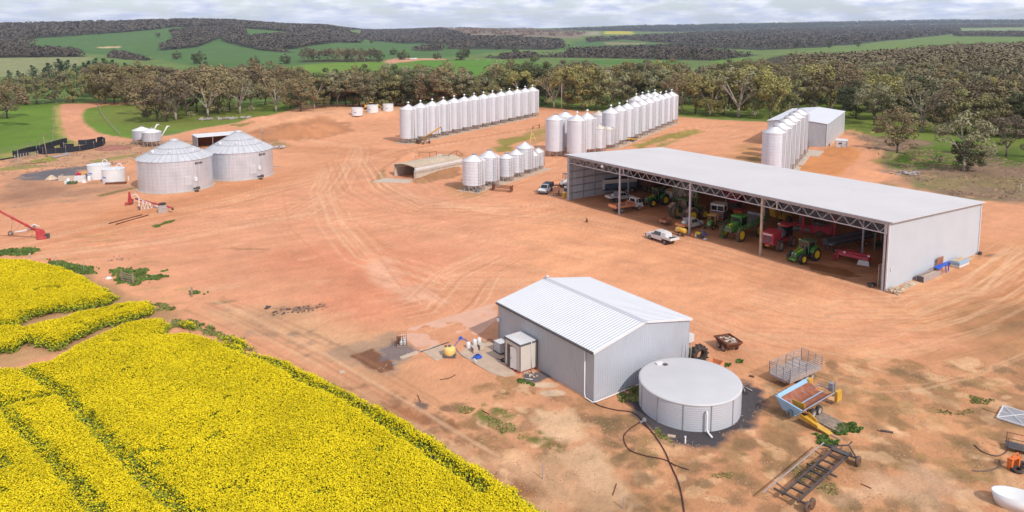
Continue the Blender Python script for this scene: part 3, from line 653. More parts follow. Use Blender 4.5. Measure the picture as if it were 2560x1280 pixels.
# ---- front shed with gable roof
e0=P(1484,1005);Ln,Wn,He,Hr=14.5,12.4,4.6,5.75
sh=thing('farm_shed','closed grey corrugated steel shed with white gable roof beside the round water tank','shed',e0,R(126))
mg1=mat('corrugated_wall',(.43,.44,.47),.5,.1,.04,.5,ribs=('X',.27,.022))
mg2=mat('corrugated_gable',(.46,.48,.53),.5,.1,.04,.5,ribs=('Y',.27,.022))
mr=mat('corrugated_roof',(.72,.72,.73),.5,.03,.03,.4,ribs=('X',.34,.03))
MB().box(Ln/2,-.03,-.2,Ln,.06,He+.2).build('wall',mg1,sh)
MB().box(Ln/2,-Wn+.03,-.2,Ln,.06,He+.2).build('wall',mg1,sh)
for x in (0,Ln):
    s=1 if x==0 else -1
    MB().loft([(x+.02*s,-.06,-.2),(x+.02*s,-Wn+.06,-.2),(x+.02*s,-Wn+.06,He),(x+.02*s,-Wn/2,Hr-.03),(x+.02*s,-.06,He)],[(x+.1*s,-.06,-.2),(x+.1*s,-Wn+.06,-.2),(x+.1*s,-Wn+.06,He),(x+.1*s,-Wn/2,Hr-.03),(x+.1*s,-.06,He)]).build('gable_wall',mg2,sh)
def slab(x0,x1,y0,z0,y1,z1,t=.07): return MB().loft([(x0,y0,z0),(x1,y0,z0),(x1,y1,z1),(x0,y1,z1)],[(x0,y0,z0+t),(x1,y0,z0+t),(x1,y1,z1+t),(x0,y1,z1+t)])
sl_=(Hr-He)/(Wn/2)
r1=slab(-.12,Ln+.1,.18,He-.18*sl_,-Wn/2+.005,Hr).build('roof',mr,sh)
r2=slab(-.12,Ln+.1,-Wn-.18,He-.18*sl_,-Wn/2-.005,Hr).build('roof',mr,sh)
MB().loft([(-.2,-Wn/2+.32,Hr+.02),(-.2,-Wn/2,Hr+.13),(-.2,-Wn/2-.32,Hr+.02)],[(Ln+.16,-Wn/2+.32,Hr+.02),(Ln+.16,-Wn/2,Hr+.13),(Ln+.16,-Wn/2-.32,Hr+.02)]).build('ridge_cap',mat('ridge_steel',(.55,.55,.57),.45,.2,.03,1.),r1)
for y in(.2,-Wn-.2): MB().box(Ln/2,y,He-.22,Ln+.2,.13,.14).build('gutter','trim' if y>0 else 'steel',sh)
for k,(ya,za,yb,zb) in enumerate(((.2,He-.03,-Wn/2,Hr+.09),(-Wn-.2,He-.03,-Wn/2,Hr+.09))):
    MB().loft([(-.16,ya,za-.16),(-.16,yb,zb-.14),(-.16,yb,zb+.03),(-.16,ya,za+.07)],[(-.1,ya,za-.16),(-.1,yb,zb-.14),(-.1,yb,zb+.03),(-.1,ya,za+.07)]).build('barge_flashing','zincroof',sh)
MB().tube([(1.05,.14,He-.15),(1.05,.12,.35),(.85,.2,.12),(-.1,.2,.08),(-.2,-.1,.08),(-.2,-Wn*.55,.08),(-.25,-Wn*.68,.1)],.055,8).build('downpipe','poly',sh)
MB().lathe([(.16,Hr+.1),(.16,Hr+.3),(.25,Hr+.34),(.02,Hr+.5)],10,Ln-.3,-Wn/2).build('roof_vent','white',sh)
MB().box(Ln-.35,.22,2.7,.28,.3,.25).build('security_light','white',sh)
MB().tube([(Ln-.3,.12,2.7),(Ln-.3,.12,0)],.03,6).build('cable_conduit','trim',sh)
def NS(u,v,z=0):
    q=e0+u6*u+v6*v;q.z=z;return q
# poles leaning on the gable
for k in range(2):
    b=MB();b.tube([(0,0,0),(.25,.1,2.6)],.035,6);o=b.build('leaning_pipe','bar');place(o,NS(-.55-.2*k,11.2+.5*k,GZ(*NS(-.5,11.5)[:2])),R(36))
    tag(o,('straight','slightly bent')[k]+' metal pipe leaning on shed gable, '+('nearer the tank','nearer the shed corner')[k],'pipe')
# ---- cool room hut
hb=NS(4.9,-.1);hut=thing('site_hut','small cream insulated hut with open glass door against the grey shed wall','hut',NS(9.12,-.05,.22),R(126))
hw,hl,hh=2.45,1.95,2.5   # along shed, out from shed, height  (local y+ is away from shed)
MB().box(0,hl/2+.1,0,hw,hl,hh).build('wall','cream',hut)
hr=MB().box(0,hl/2+.1,hh,hw+.14,hl+.14,.16).build('roof','trim',hut)
MB().box(0,hl/2+.1,hh+.16,hw+.02,hl+.02,.04).build('roof_sheet','white',hr)
for x in(-hw/2,hw/2):
    for y in (.1,hl+.1): MB().box(x,y,0,.07,.07,hh).build('corner_trim','trim',hut)
d=MB().box(.45,hl+.11,.05,.75,.05,2.05).build('doorway','glass',hut)
d2=MB().at(-.32,hl+.22,.05,R(12)).box(0,0,0,.78,.05,2.05).build('door','white',hut);MB().at(-.32,hl+.22,.05,R(12)).box(.28,.05,.95,.1,.05,.05).build('handle','dsteel',d2)
MB().tube([(-hw/2-.06,.75,hh+.18),(-hw/2-.07,.75,-.2)],.035,6).build('downpipe','poly',hut)
b=MB()
for x in (-.9,-.3,.3,.9): b.box(x,hl/2+.1,-.25,.3,hl+.1,.23)
b.build('brick_footing',mat('red_brick',(.42,.12,.09),.9,0,.3,4.),hut)
# ---- rear grain shed
q0=P(2064,374);qa=R(58.5)
gs_u=Vector((math.cos(qa),math.sin(qa),0));
c2=P(2108.5,333);Lg=(c2-q0).length;ang=math.atan2(c2.y-q0.y,c2.x-q0.x)
gsx=thing('grain_shed','closed pale steel grain shed with low gable roof beyond the seven right-hand silos','shed',q0,ang)
gsx['label']='closed pale steel grain shed with low gable roof behind the right-hand silo row'
Wg,Hg,Hgr=15.5,7.0,7.9
mg3=mat('grain_shed_wall',(.50,.51,.54),.5,.15,.05,.5,ribs=('X',.8,.04));mg4=mat('grain_shed_gable',(.44,.45,.48),.5,.15,.05,.5,ribs=('Y',.3,.03));mg5=mat('grain_shed_roof',(.68,.68,.70),.5,.1,.03,.4,ribs=('X',.4,.02))
MB().box(Lg/2,0,1.2,Lg,.1,Hg-1.2).build('wall',mg3,gsx);MB().box(Lg/2,-.02,-.3,Lg,.3,1.5).build('concrete_base','concw',gsx);MB().box(Lg/2,Wg,0,Lg,.1,Hg).build('wall',mg3,gsx)
for k in range(5): MB().box(Lg*k/4.,-.1,.0,.35,.12,Hg-.1).build('wall_panel_joint','white',gsx)
for x in (0,Lg): MB().loft([(x-.05,.06,0),(x-.05,Wg-.06,0),(x-.05,Wg-.06,Hg),(x-.05,Wg/2,Hgr),(x-.05,.06,Hg)],[(x+.05,.06,0),(x+.05,Wg-.06,0),(x+.05,Wg-.06,Hg),(x+.05,Wg/2,Hgr),(x+.05,.06,Hg)]).build('gable_wall',mg4,gsx)
slab(-.2,Lg+.2,-.3,Hg,Wg/2-.005,Hgr+.05).build('roof',mg5,gsx);slab(-.2,Lg+.2,Wg+.3,Hg,Wg/2+.005,Hgr+.05).build('roof',mg5,gsx)
# concrete apron and equipment by it
def slabpx(name,pts,z,h=.12,m='concw'):
    w=[P(*p) for p in pts];c=sum(w,Vector())/len(w)
    o=MB().prism([(p.x-c.x,p.y-c.y) for p in w],-.4,z).build(name,m);o.location=(c.x,c.y,0);o['kind']='structure';return o
slabpx('concrete_apron',[(2012,376),(2064,376),(2046,392),(2014,390)],.16)
# ---- white container hut
q1=P(2087.5,373);q2=P(2117.7,375);wd=(q2-q1).length
ct=thing('container_hut','small white refrigerated container standing alone right of the grain shed','container',q1,hd((2087.5,373),(2117.7,375)))
MB().box(wd/2,2.,0,wd,4.,2.4).build('body','white',ct);MB().box(wd/2,2.,2.4,wd+.1,4.1,.1).build('roof','zincroof',ct)
MB().box(wd*.42,-.06,1.55,.8,.12,.35).build('cooling_unit','dsteel',ct)
[MB().box(wd*x_,-.03,.1,.06,.05,2.2).build('door_post','grey',ct) for x_ in (.05,.5,.95)]
# ---- open farm lean-to behind the round bins
q=G(495,372);lt=thing('open_shelter','low open fronted shelter with rusty inside walls behind the two round bins','shelter',q,R(36))
LS,WS=12.,6.
MB().box(LS/2,WS,0,LS,.12,3.1).build('back_wall','rust',lt)
for x in (0,LS): MB().box(x,WS/2,0,.12,WS,3.1).build('side_wall','steel',lt)
slab(-.2,LS+.2,-.3,3.15,WS+.2,3.3).build('roof','zincroof',lt)
for x in (4,8): MB().box(x,.1,0,.15,.15,3.1).build('post','steel',lt)
# ---- covered loading ramp
c1=P(965.4,446);c3=P(1036,449.5);cw=(c3-c1).length;ra=hd((1034,449.5),(1106,405))
rp=thing('covered_loading_ramp','low concrete walled tunnel shed with arched dusty roof set between earth banks','shed',c3,R(52))
LR=15.5;cw=6.3;HR=2.75
for y in(0,cw): MB().box(LR/2,y,-.3,LR,.3,2.2+.0).build('side_wall','concw',rp)
b=MB()
MB().box(LR/2,-.17,1.95,LR,.05,.75).build('side_sheeting','white',rp)
MB().box(LR/2,cw+.17,1.95,LR,.05,.75).build('side_sheeting','white',rp)
pts=[(cw*i/8+(-.25 if i==0 else .25 if i==8 else 0),HR+.42*math.sin(PI*i/8)) for i in range(9)]
b=MB();ra_=[(0,y,z) for y,z in pts]+[(0,y,z-.12) for y,z in reversed(pts)];b.loft(ra_,[(LR,y,z) for _,y,z in ra_]).build('roof',mat('dusty_roof',(.50,.40,.29),.8,0,.12,.5,dust=.3,dustc=(.52,.34,.2)),rp)
b=MB()
for x in(.2,LR-.2):
    for y in(.0,cw): b.box(x,y,0,.2,.2,HR)
b.bar((-.05,-.22,1.5),(LR,-.22,1.5),.06);b.build('steel_frame','steel',rp)
MB().box(LR-.1,cw/2,0,.15,cw-.3,HR).build('back_wall','dsteel',rp)
o=slabpx('concrete_apron',[(965,446),(1036,450),(1020,458),(930,456),(940,452)],.1,m='concw')
# rails at the far end
def rail(name,label,cat,pts,h,r,m,cols=None,group=None,bars=1):
    q=[G(*p) for p in pts];t=thing(name,label,cat,q[0]);o0=q[0]
    for a in q:
        MB().bar(a-o0,a-o0+Vector((0,0,h)),r).build('post',m,t)
    b=MB()
    for k in range(bars):
        z=h*(1-k/max(bars,1)*.9)
        for a,c in zip(q[:-1],q[1:]): b.bar(a-o0+Vector((0,0,z)),c-o0+Vector((0,0,z)),r*.9)
    b.build('rail',m,t);return t
rail('safety_rail','rusty pipe rail on the bank right of the loading ramp','rail',[(1108,424),(1122,424),(1141,413),(1156,402)],1.7,.06,'rust')
rail('safety_rail','rusty pipe rail with a metal sheet along the far side of the loading ramp','rail',[(1048,399),(1074,396),(1091,392)],1.5,.06,'rust')
o=MB().box(0,0,0,1.3,.06,1.5).build('metal_sheet','zinc');place(o,G(1098,401),R(36));tag(o,'upright galvanised sheet at the far end of the loading ramp rail','sheet')
o=MB().tube([(0,0,0),(0,0,5.6)],.05,6).box(0,0,5.6,.3,.3,.15).build('light_pole','steel');place(o,G(1040,456));tag(o,'thin pole with small lamp at the loading ramp mouth','pole')
# ================================================================== SILOS
def lathe_obj(name,prof,n,m,par,x=0,y=0): return MB().lathe(prof,n,x,y).build(name,m,par)
def silo(name,label,cat,d,leg,eave,apex,vent='ball',group=None,nleg=8,ladder=True,mroof='zincroof',mbody='zinc',face=0):
    r=d/2;t=thing(name,label,cat,group=group)
    lathe_obj('barrel',[(r,leg),(r,eave)],36,mbody,t)
    rr=lathe_obj('roof',[(r+.07,eave-.05),(r+.07,eave+.02),(.28,apex),(.26,apex+.12)],30,mroof,t)
    lathe_obj('hopper',[(.25,leg-min(.9,leg*.75)),(r*.98,leg+.02)],24,'zinc',t)
    if vent=='ball':
        v=MB().lathe([(.05,apex),(.05,apex+.35),(.12,apex+.38),(.36,apex+.6),(.36,apex+.75),(.05,apex+1.0)],12).build('vent',mat('vent_chrome',(.75,.75,.78),.2,.6,.05,3.),t)
    elif vent=='cap': MB().lathe([(.42,apex-.05),(.42,apex+.18),(.1,apex+.3)],14).build('vent','grey',t)
    for k in range(nleg):
        a=2*PI*(k+.5)/nleg;MB().box(r*.95*math.cos(a),r*.95*math.sin(a),0,.12,.12,leg+.15).build('leg','bar',t)
    b=MB()
    for k in range(nleg):
        a=2*PI*(k+.5)/nleg;c=2*PI*(k+1.5)/nleg
        b.bar((r*.95*math.cos(a),r*.95*math.sin(a),.1 if k%2 else leg),(r*.95*math.cos(c),r*.95*math.sin(c),leg if k%2 else .1),.03)
    b.build('leg_brace','bar',t)
    if ladder:
        b=MB();rr2=r+.14
        for s in(-.22,.22): b.box(rr2,s,.4,.05,.05,eave-.3)
        for k in range(int((eave-.6)/.6)): b.box(rr2,0,.6+k*.6,.04,.44,.04)
        o=b.build('ladder','steel',t);o.rotation_euler=(0,0,face)
        b=MB();b.tube([(rr2+.1,.75,.9),(rr2+.1,.75,eave+.2),(.5,.1,apex+.25)],.07,6);o=b.build('fill_pipe','bar',t);o.rotation_euler=(0,0,face)
    return t
ORD=['first','second','third','fourth','fifth','sixth','seventh','eighth','ninth','tenth','eleventh','twelfth','thirteenth','fourteenth']
def row(proto,a,b,n,lab,group,first=True,h=None,warp=0):
    for i in range(n):
        t=i/(n-1) if n>1 else 0;q=a.lerp(b,t)
        o=proto if (i==0 and first) else dup(proto)
        o.location=(q.x,q.y,GZ(q.x,q.y)-.02 if h is None else h);o.rotation_euler=(0,0,[0,PI/7][i%2]*0+ROTF)
        o['label']=lab(i);o['group']=group
ROTF=R(-60)
nth=lambda i,n,near,farr: ('nearest' if i==0 else ('farthest' if i==n-1 else ORD[i]+' from the near end of'))
s1=silo('tall_silo','x','silo',5.0,1.5,9.9,11.1,'ball')
def lab1(i): 
    return ('first and nearest' if i==0 else 'fourteenth and farthest' if i==13 else ORD[i])+' tall silo of the long left row, counted from its near end'
pa,pb=P(1022,356.5),P(1331,290.5);row(s1,pa,pb,14,lab1,'tall silos in the long left row')
def strip(name,a,b,w,m='conc',ext=3.,z=.1):
    d=(b-a).normalized();n=Vector((-d.y,d.x,0))*w/2;a=a-d*ext;b=b+d*ext
    c=(a+b)/2;o=MB().prism([((p-c).x,(p-c).y) for p in (a-n,b-n,b+n,a+n)],-.3,z).build(name,m);o.location=(c.x,c.y,0);o['kind']='structure'
strip('concrete_slab',pa,pb,6.2)
s2=silo('tall_silo','x','silo',4.9,1.5,9.8,11.1,'ball')
def lab2(i): return ('first and nearest' if i==0 else 'tenth and farthest' if i==9 else ORD[i])+' tall silo in the middle row, counted from the near end'
pa2,pb2=P(1526,368),P(1677,307);row(s2,pa2,pb2,10,lab2,'tall silos in the front line of the middle row')
strip('concrete_slab',pa2,pb2,6.2,ext=3)
for i,(px,py) in enumerate(((1591,239),(1606,236),(1621,232.5),(1637,229))):
    q=P(px,py,11.2);o=dup(s2);o.location=(q.x,q.y,0);o.rotation_euler=(0,0,ROTF);o['group']='silos in the rear line of the middle row'
    o['label']=('leftmost','second from left','third from left','rightmost')[i]+' silo in the rear line, only its roof showing over the middle row'
# group of four big silos left of the middle row
big=[((1387.6,389),5.0,9.6,10.8,'cap','large silo at left front of the middle group, beside the shed roof corner'),((1412,379),5.0,9.6,10.8,'cap','large silo half hidden behind the left front silo of the middle group'),
     ((1441.6,393),5.1,9.7,11.0,'ball','large silo with domed vent standing directly behind the big shed corner'),((1467,383),5.0,9.4,10.8,'ball','large silo with long fill pipes, rear right of the middle group')]
p0=None
for (g_,d,e,a,v,lb) in big:
    o=silo('large_silo',lb,'silo',d,1.5,e,a,v,'large silos of the middle group');o.location=G(*g_);o.rotation_euler=(0,0,ROTF)
for (g_,d,e,a,lb) in (((1497,379),3.9,6.4,7.4,'small cream roofed silo right of the large silos, nearer one'),((1519,370),3.9,5.4,6.4,'small cream roofed silo against the nearest tall silo of the middle row'),((1496,340),4.6,6.6,7.8,'low silo roof glimpsed between the large silos and the middle row')):
    o=silo('small_silo',lb,'silo',d,1.2,e,a,'none','small silos of the middle group',mroof='cream');o.location=G(*g_);o.rotation_euler=(0,0,ROTF)
# front group of seven mixed silos
FG7=[((1185,475),4.66,1.3,6.2,7.3,'cap','wide squat silo at the near left end of the front group'),((1223,462),4.4,1.2,6.1,7.4,'cap','wide silo with dark capped vent, second in the front group'),
 ((1266,451),3.5,1.1,5.1,5.9,'cap','small silo with dusty roof, third in the front group'),((1291,441),3.6,1.1,5.1,6.0,'none','small pale roofed silo just left of the tallest front group silo'),
 ((1312,432),4.1,1.1,5.9,7.0,'none','tallest silo of the front group with smooth cone roof'),((1333,427),2.5,.9,3.7,4.6,'none','narrow short silo squeezed right of the tallest front group silo'),
 ((1345,422),2.6,.9,4.1,5.0,'cap','short narrow silo with dark cap at the far right end of the front group')]
for (g_,d,lg,e,a,v,lb) in FG7:
    o=silo('squat_silo',lb,'silo',d,lg,e,a,v,'mixed silos of the front group',nleg=10);o.location=G(*g_);o.rotation_euler=(0,0,ROTF)
strip('concrete_slab',P(1185,475),P(1345,424),5.,'conc',2.6,.08)
# right-hand row of six
s3=silo('ribbed_silo','x','silo',4.85,1.7,10.9,12.1,'cap')
def lab3(i): return ('first and nearest' if i==0 else 'sixth and farthest' if i==5 else ORD[i])+' ribbed silo of the right-hand row, counted from the big shed roof'
pa3,pb3=P(1931,455),P(1992,388);row(s3,pa3,pb3,6,lab3,'ribbed silos in the right-hand row')
strip('concrete_slab',pa3,pb3,6.6,'concw',3,.14)
# ---- two big round bins
def roundbin(lb,gp,d,eave,apex):
    r=d/2;t=thing('round_grain_bin',lb,'grain bin',G(*gp,dz=0),0)
    lathe_obj('concrete_base',[(r+.45,-.3),(r+.45,.12)],56,'conc',t)
    bo=lathe_obj('barrel',[(r,.12),(r,eave)],72,'bin',t)
    # roof as separate ribbed sheets: shallow cone with raised seams
    n=36;b=MB();rt_=.7
    vs=[];
    for j in range(n*2):
        q=2*PI*j/(n*2);k=.0 if j%2 else .06;vs.append(((r+.18)*math.cos(q),(r+.18)*math.sin(q),eave-.1+k))
    for j in range(n*2):
        q=2*PI*j/(n*2);k=.0 if j%2 else .03;vs.append((rt_*math.cos(q),rt_*math.sin(q),apex+k))
    m=n*2;b.add(vs,[(j,(j+1)%m,(j+1)%m+m,j+m) for j in range(m)])
    rf=b.build('roof','binroof',t)
    b=MB()
    for j in range(n):
        q=2*PI*j/n;b.bar(((r+.16)*math.cos(q),(r+.16)*math.sin(q),eave+.0),(rt_*math.cos(q),rt_*math.sin(q),apex+.05),.045,3)
    b.build('roof_seam',mat('seam_steel',(.44,.44,.46),.5,.3,.05,1.),rf)
    b=MB()
    for f_ in (.42,.68):
        rr=rt_+(r-rt_)*f_;zz_=apex+(eave-apex)*f_+.1;b.torus(rr,.035,0,0,zz_,'z',48,4)
    b.build('roof_ring','steel',rf)
    MB().lathe([(rt_+.15,apex),(rt_+.15,apex+.22),(.2,apex+.36)],20).build('peak_cap','binroof',rf)
    for a in (-130,-75,-12,100): 
        rr=r*.62;zz_=apex+(eave-apex)*.60
        b=MB().at(rr*math.cos(R(a)),rr*math.sin(R(a)),zz_,R(a));b.box(0,0,0,.5,.4,.5).box(.3,0,.2,.2,.36,.25);b.build('roof_vent','zincroof',rf)
    # walk-in door, control box, unloading auger, word plate
    def onwall(a,w,h,z,th,nm,m):
        b=MB().at((r+th/2-.02)*math.cos(R(a)),(r+th/2-.02)*math.sin(R(a)),z,R(a));b.box(0,0,0,th,w,h);return b.build(nm,m,t)
    onwall(-47,1.3,1.9,1.3,.14,'access_door','binroof');o=onwall(-35,.6,.8,2.0,.3,'control_box','poly')
    b=MB().at(0,0,0,R(-38));b.tube([(r-.3,0,.5),(r+1.5,0,.75)],.16,8).box(r+1.6,0,.55,.5,.6,.55);b.box(r+1.0,0,0,.8,.5,.3);b.build('unloading_auger','dsteel',t)
    for j,w in enumerate((.28,.14,.2,.16,.22,.12,.2,.16)):
        pass
    a0=-33.5
    b=MB()
    for j,w in enumerate((.22,.13,.13,.1,.1,.13,.13,.13)):
        a=a0+j*1.75;b.at((r+.03)*math.cos(R(a)),(r+.03)*math.sin(R(a)),eave-1.05,R(a));b.box(0,0,0,.03,w,.42 if j else .5)
    b.build('lettering','dsteel',t)
    # ladder and stair ring on the roof
    b=MB().at(0,0,0,R(25))
    for s in(-.25,.25): b.bar((r+.1,s,.5),(r+.1,s,eave),.03)
    for k in range(16): b.bar((r+.1,-.25,.6+k*.33),(r+.1,.25,.6+k*.33),.02)
    b.build('ladder','bar',t)
    return t
roundbin('huge round steel grain bin, nearer left of the pair, with cone roof',(441,466),14.3,6.4,9.7)
roundbin('huge round steel grain bin, right and farther of the pair, with cone roof',(600,437),14.2,6.1,9.8)
# ---- two field bins on legs with small augers
for i,(g_,lb) in enumerate((((356,360),'small field bin on legs with raised spout, left of the pair behind round bins'),((381,365),'small field bin on legs with raised spout, right of the pair behind round bins'))):
    t=silo('field_bin',lb,'grain bin',5.0,1.6,4.1,5.0,'cap','small field bins on legs',nleg=12,ladder=False,mbody='bin');t.location=G(*g_);t.rotation_euler=(0,0,R(10))
    b=MB();b.tube([(1.5,.2,1.),(3.5,.3,4.4),(4.2,.3,5.6)],.2,8).box(4.4,.3,5.4,.7,.3,.25);b.build('spout','poly',t)
# ---- white poly tanks
def ptank(lb,g_,d,h,loop=False,mark=None,s=0):
    r=d/2;t=thing('plastic_tank',lb,'tank',G(*g_),R(s),'white plastic tanks')
    lathe_obj('body',[(r,0),(r*1.01,h*.5),(r,h)],36,'poly',t)
    MB().lathe([(r*1.02,h-.02),(r*1.02,h+.07)],36).build('rim','poly',t);MB().lathe([(r*.97,h-.1),(.4,h+.02),(.4,h+.2),(.05,h+.22)],28,0,0,smooth=False).build('lid','white',t)
    if mark:
        b=MB()
        for j in range(9):
            a=mark-12+j*2.6;b.at((r*1.01+.01)*math.cos(R(a)),(r*1.01+.01)*math.sin(R(a)),h*.42,R(a));b.box(0,0,0,.03,r*.034,(.34,.26,.3,.24,.32,.25,.3,.26,.3)[j])
        b.build('lettering',mat('pale_blue_print',(.16,.22,.55),.5),t)
    if loop:
        b=MB();b.torus(.55,.09,r*.6,0,h+.55,'y',16,6);b.build('lifting_loop','poly',t)
    return t
ptank('white plastic tank on far bank, leftmost of three',(893,297.5),4.2,2.75,mark=-95)
ptank('white plastic tank on far bank, middle of three, in front of the yellow loader',(932,292.5),4.2,2.75,mark=-110)
ptank('white plastic tank on far bank, rightmost of three, beside the first tall silo',(970.5,288.5),4.1,2.7,mark=-92)
ptank('white plastic tank with lifting loop, left and rear of the pair near round bins',(249,445),4.6,3.0,True,mark=-105)
ptank('white plastic tank with lifting loop, right and nearer of the pair near round bins',(285,455),4.4,2.9,True,mark=-112)
# ---- round water tank in the foreground
wt=P(1723,1008);wt=P(1722.5,1012);
wr=4.28;wk=thing('water_tank','large round corrugated steel rainwater tank with flat pale lid beside the grey shed','water tank',(wt.x,wt.y,0),0)
wh=2.25
lathe_obj('wall',[(wr,-.1),(wr,wh)],96,'tankw',wk)
MB().lathe([(wr+.06,wh-.06),(wr+.06,wh+.03),(wr-.1,wh+.06),(.05,wh+.18)],72).build('lid','tanktop',wk)
for k in range(12):
    a=2*PI*k/12-.35;b=MB().at((wr+.02)*math.cos(a),(wr+.02)*math.sin(a),0,a);b.box(0,0,0,.05,.07,wh).build('panel_seam','steel',wk)
a=R(-86);b=MB();c,s_=math.cos(a),math.sin(a)
b.tube([((wr-.02)*c,(wr-.02)*s_,1.7),((wr+.2)*c,(wr+.2)*s_,1.8),((wr+.26)*c,(wr+.26)*s_,1.6),((wr+.26)*c,(wr+.26)*s_,.35),((wr+.4)*c+.1,(wr+.4)*s_,.1),((wr+.95)*c+.2,(wr+.95)*s_,.07)],.085,10);b.build('overflow_pipe','poly',wk)
a=R(125);b=MB().at(wr*.83*math.cos(a),wr*.83*math.sin(a),wh+.06,R(20));b.box(0,0,0,.62,.42,.16);b.build('inlet_hatch','poly',wk);MB().at(wr*.8*math.cos(a)+.42,wr*.8*math.sin(a)-.12,wh+.06,R(20)).box(0,0,0,.36,.3,.12).build('strainer','dsteel',wk)
# ================================================================== TREES
def leafmat(name,c,var=.3):
    return mat(name,c,.85,0,var,.22,random=.18,spec=.15)
LM=dict(olive=leafmat('olive_leaves',(0.211,0.189,0.084)),brown=leafmat('brownish_leaves',(0.233,0.180,0.097)),grey=leafmat('grey_green_leaves',(0.224,0.204,0.119)),
 gold=leafmat('golden_green_leaves',(0.273,0.231,0.088)),dark=leafmat('dark_green_leaves',(0.101,0.107,0.053)),purple=leafmat('dull_brown_leaves',(0.172,0.136,0.092)),pine=leafmat('pine_needles',(.030,.055,.034),.2))
bark=mat('pale_bark',(.33,.27,.22),.9,0,.3,1.2);barkd=mat('grey_brown_bark',(.13,.095,.075),.9,0,.3,1.2)
def leaves(cent,rad,n,size,flat=.8,rg=rng):
    """random small leaf-clump quads around clump centres, biased to face outward"""
    k=len(cent);i=rg.integers(0,k,n);d=rg.normal(size=(n,3));d/=np.linalg.norm(d,axis=1)[:,None]
    r=rg.uniform(.35,1.,n)**.5
    p=cent[i]+d*(rad[i]*r)[:,None]*np.array([1,1,flat])
    nn=d+np.array([0,0,.35])+rg.normal(size=(n,3))*.45;nn/=np.linalg.norm(nn,axis=1)[:,None]
    a=np.cross(nn,rg.normal(size=(n,3)));a/=np.linalg.norm(a,axis=1)[:,None]+1e-9;b=np.cross(nn,a)
    s=(size*rg.uniform(.5,1.3,n))[:,None]
    V=np.stack([p-a*s,p+b*s*.6,p+a*s,p-b*s*.6],1).reshape(-1,3)
    return V,np.arange(4*n).reshape(n,4)
def treeproto(kind,leaf,h,wid,seed,nc=16,n=1500,bare=0.,pale=True,lean=0.,size=None):
    r=np.random.default_rng(seed);rr=random.Random(seed)
    t=thing('pine_tree' if kind=='pine' else 'gum_tree','x','tree',group='x')
    b=MB();cs=[];rs=[]
    if kind=='pine':
        b.tube([(0,0,0),(0,0,h*.9)],.3,6,.06)
        for k in range(nc):
            f=k/(nc-1);z=h*(.18+.8*f);q=wid*(.5*(1-f)**.7+.05);a=rr.uniform(0,6.28);u=rr.uniform(.2,.8)*q
            cs.append((u*math.cos(a),u*math.sin(a),z));rs.append(q*.65+.35)
        fl=1.0
    else:
        fk=h*rr.uniform(.12,.24);top=(lean*fk,0,fk)
        tr=h*(.019 if pale else .014)
        b.tube([(0,0,-.3),(lean*fk*.4,0,fk*.5),top],tr*1.3,7,tr)
        m=rr.randint(3,5);a0=rr.uniform(0,6.28)
        for k in range(m):
            a=a0+6.28*k/m+rr.uniform(-.4,.4);q=wid*.5*rr.uniform(.45,.9);zt=h*rr.uniform(.62,.86)
            mid=(q*.45*math.cos(a)+lean*fk,q*.45*math.sin(a),fk+(zt-fk)*.45);end=(q*math.cos(a)+lean*fk,q*math.sin(a),zt)
            b.tube([top,mid,end],tr*.8,5,tr*.22)
            for j in range(rr.randint(2,3)):
                a2=a+rr.uniform(-.9,.9);e2=(mid[0]+wid*.28*math.cos(a2),mid[1]+wid*.28*math.sin(a2),mid[2]+h*rr.uniform(.06,.26))
                b.tube([mid,e2],tr*.45,4,tr*.15);cs.append(e2);rs.append(h*rr.uniform(.07,.115))
            cs.append(end);rs.append(h*rr.uniform(.09,.14))
        while len(cs)<nc:
            a=rr.uniform(0,6.28);u=rr.random()**.5*wid*.5;f=rr.random()
            z=h*(.50+.46*math.sqrt(max(0,1-(u/(wid*.52))**2))*(.45+.55*f))-h*.08*rr.random()
            if rr.random()<(.62 if not bare else .3): z=h*rr.uniform(.12,.5);u=min(u,wid*.42)
            cs.append((u*math.cos(a),u*math.sin(a),z));rs.append(h*rr.uniform(.07,.125))
        fl=.75
    b.build('trunk',bark if pale else barkd,t)
    n=int(n*(1-bare))
    V,Fq=leaves(np.array(cs),np.array(rs),n,size or h*.0185,fl,r)
    o=npmesh('crown',V,Fq,[LM[leaf]]);o.parent=t;return t
def hide_protos(): pass
KINDS={}
specs=[('olive','gum','olive',19,15,1,0.),('olive2','gum','olive',18,13,2,0.),('brown','gum','brown',18,14,3,.0),('brown2','gum','brown',17,15,4,.1),('grey','gum','grey',18,12,5,.1),
 ('grey2','gum','grey',17,14,6,.2),('gold','gum','gold',19,12,7,0.),('gold2','gum','gold',18,13,8,.1),('dark','gum','dark',19,13,9,0.),('purple','gum','purple',17,14,10,.1),('bare','gum','grey',19,15,11,.72),('bare2','gum','brown',18,14,12,.6),
 ('shrub','gum','dark',9,10,14,0.),('pine','pine','pine',14,8,13,0.),('pine2','pine','pine',12,8,15,0.)]
DESC=dict(olive='olive leafed gum tree',olive2='bushy olive gum tree',brown='brown leafed gum tree',brown2='spreading brown gum tree',grey='grey green gum tree',grey2='thin grey green gum tree',gold='golden green gum tree',gold2='yellowish gum tree',dark='dark green gum tree',purple='dull brown gum tree',bare='half bare gum tree',bare2='sparse bare branched gum tree',shrub='low dark bushy tree',pine='dark green pine tree',pine2='small dark pine tree')
used=set()
for (nm,kd,lf,h,w,sd_,br) in specs:
    KINDS[nm]=(treeproto(kd,lf,h,w,sd_,nc=(12 if kd=='pine' else 34),n=(1300 if kd=='pine' else 4300),bare=br,pale=nm in('bare','bare2','grey2','gold','olive2')),h)
tt=random.Random(21)
TREES=[]
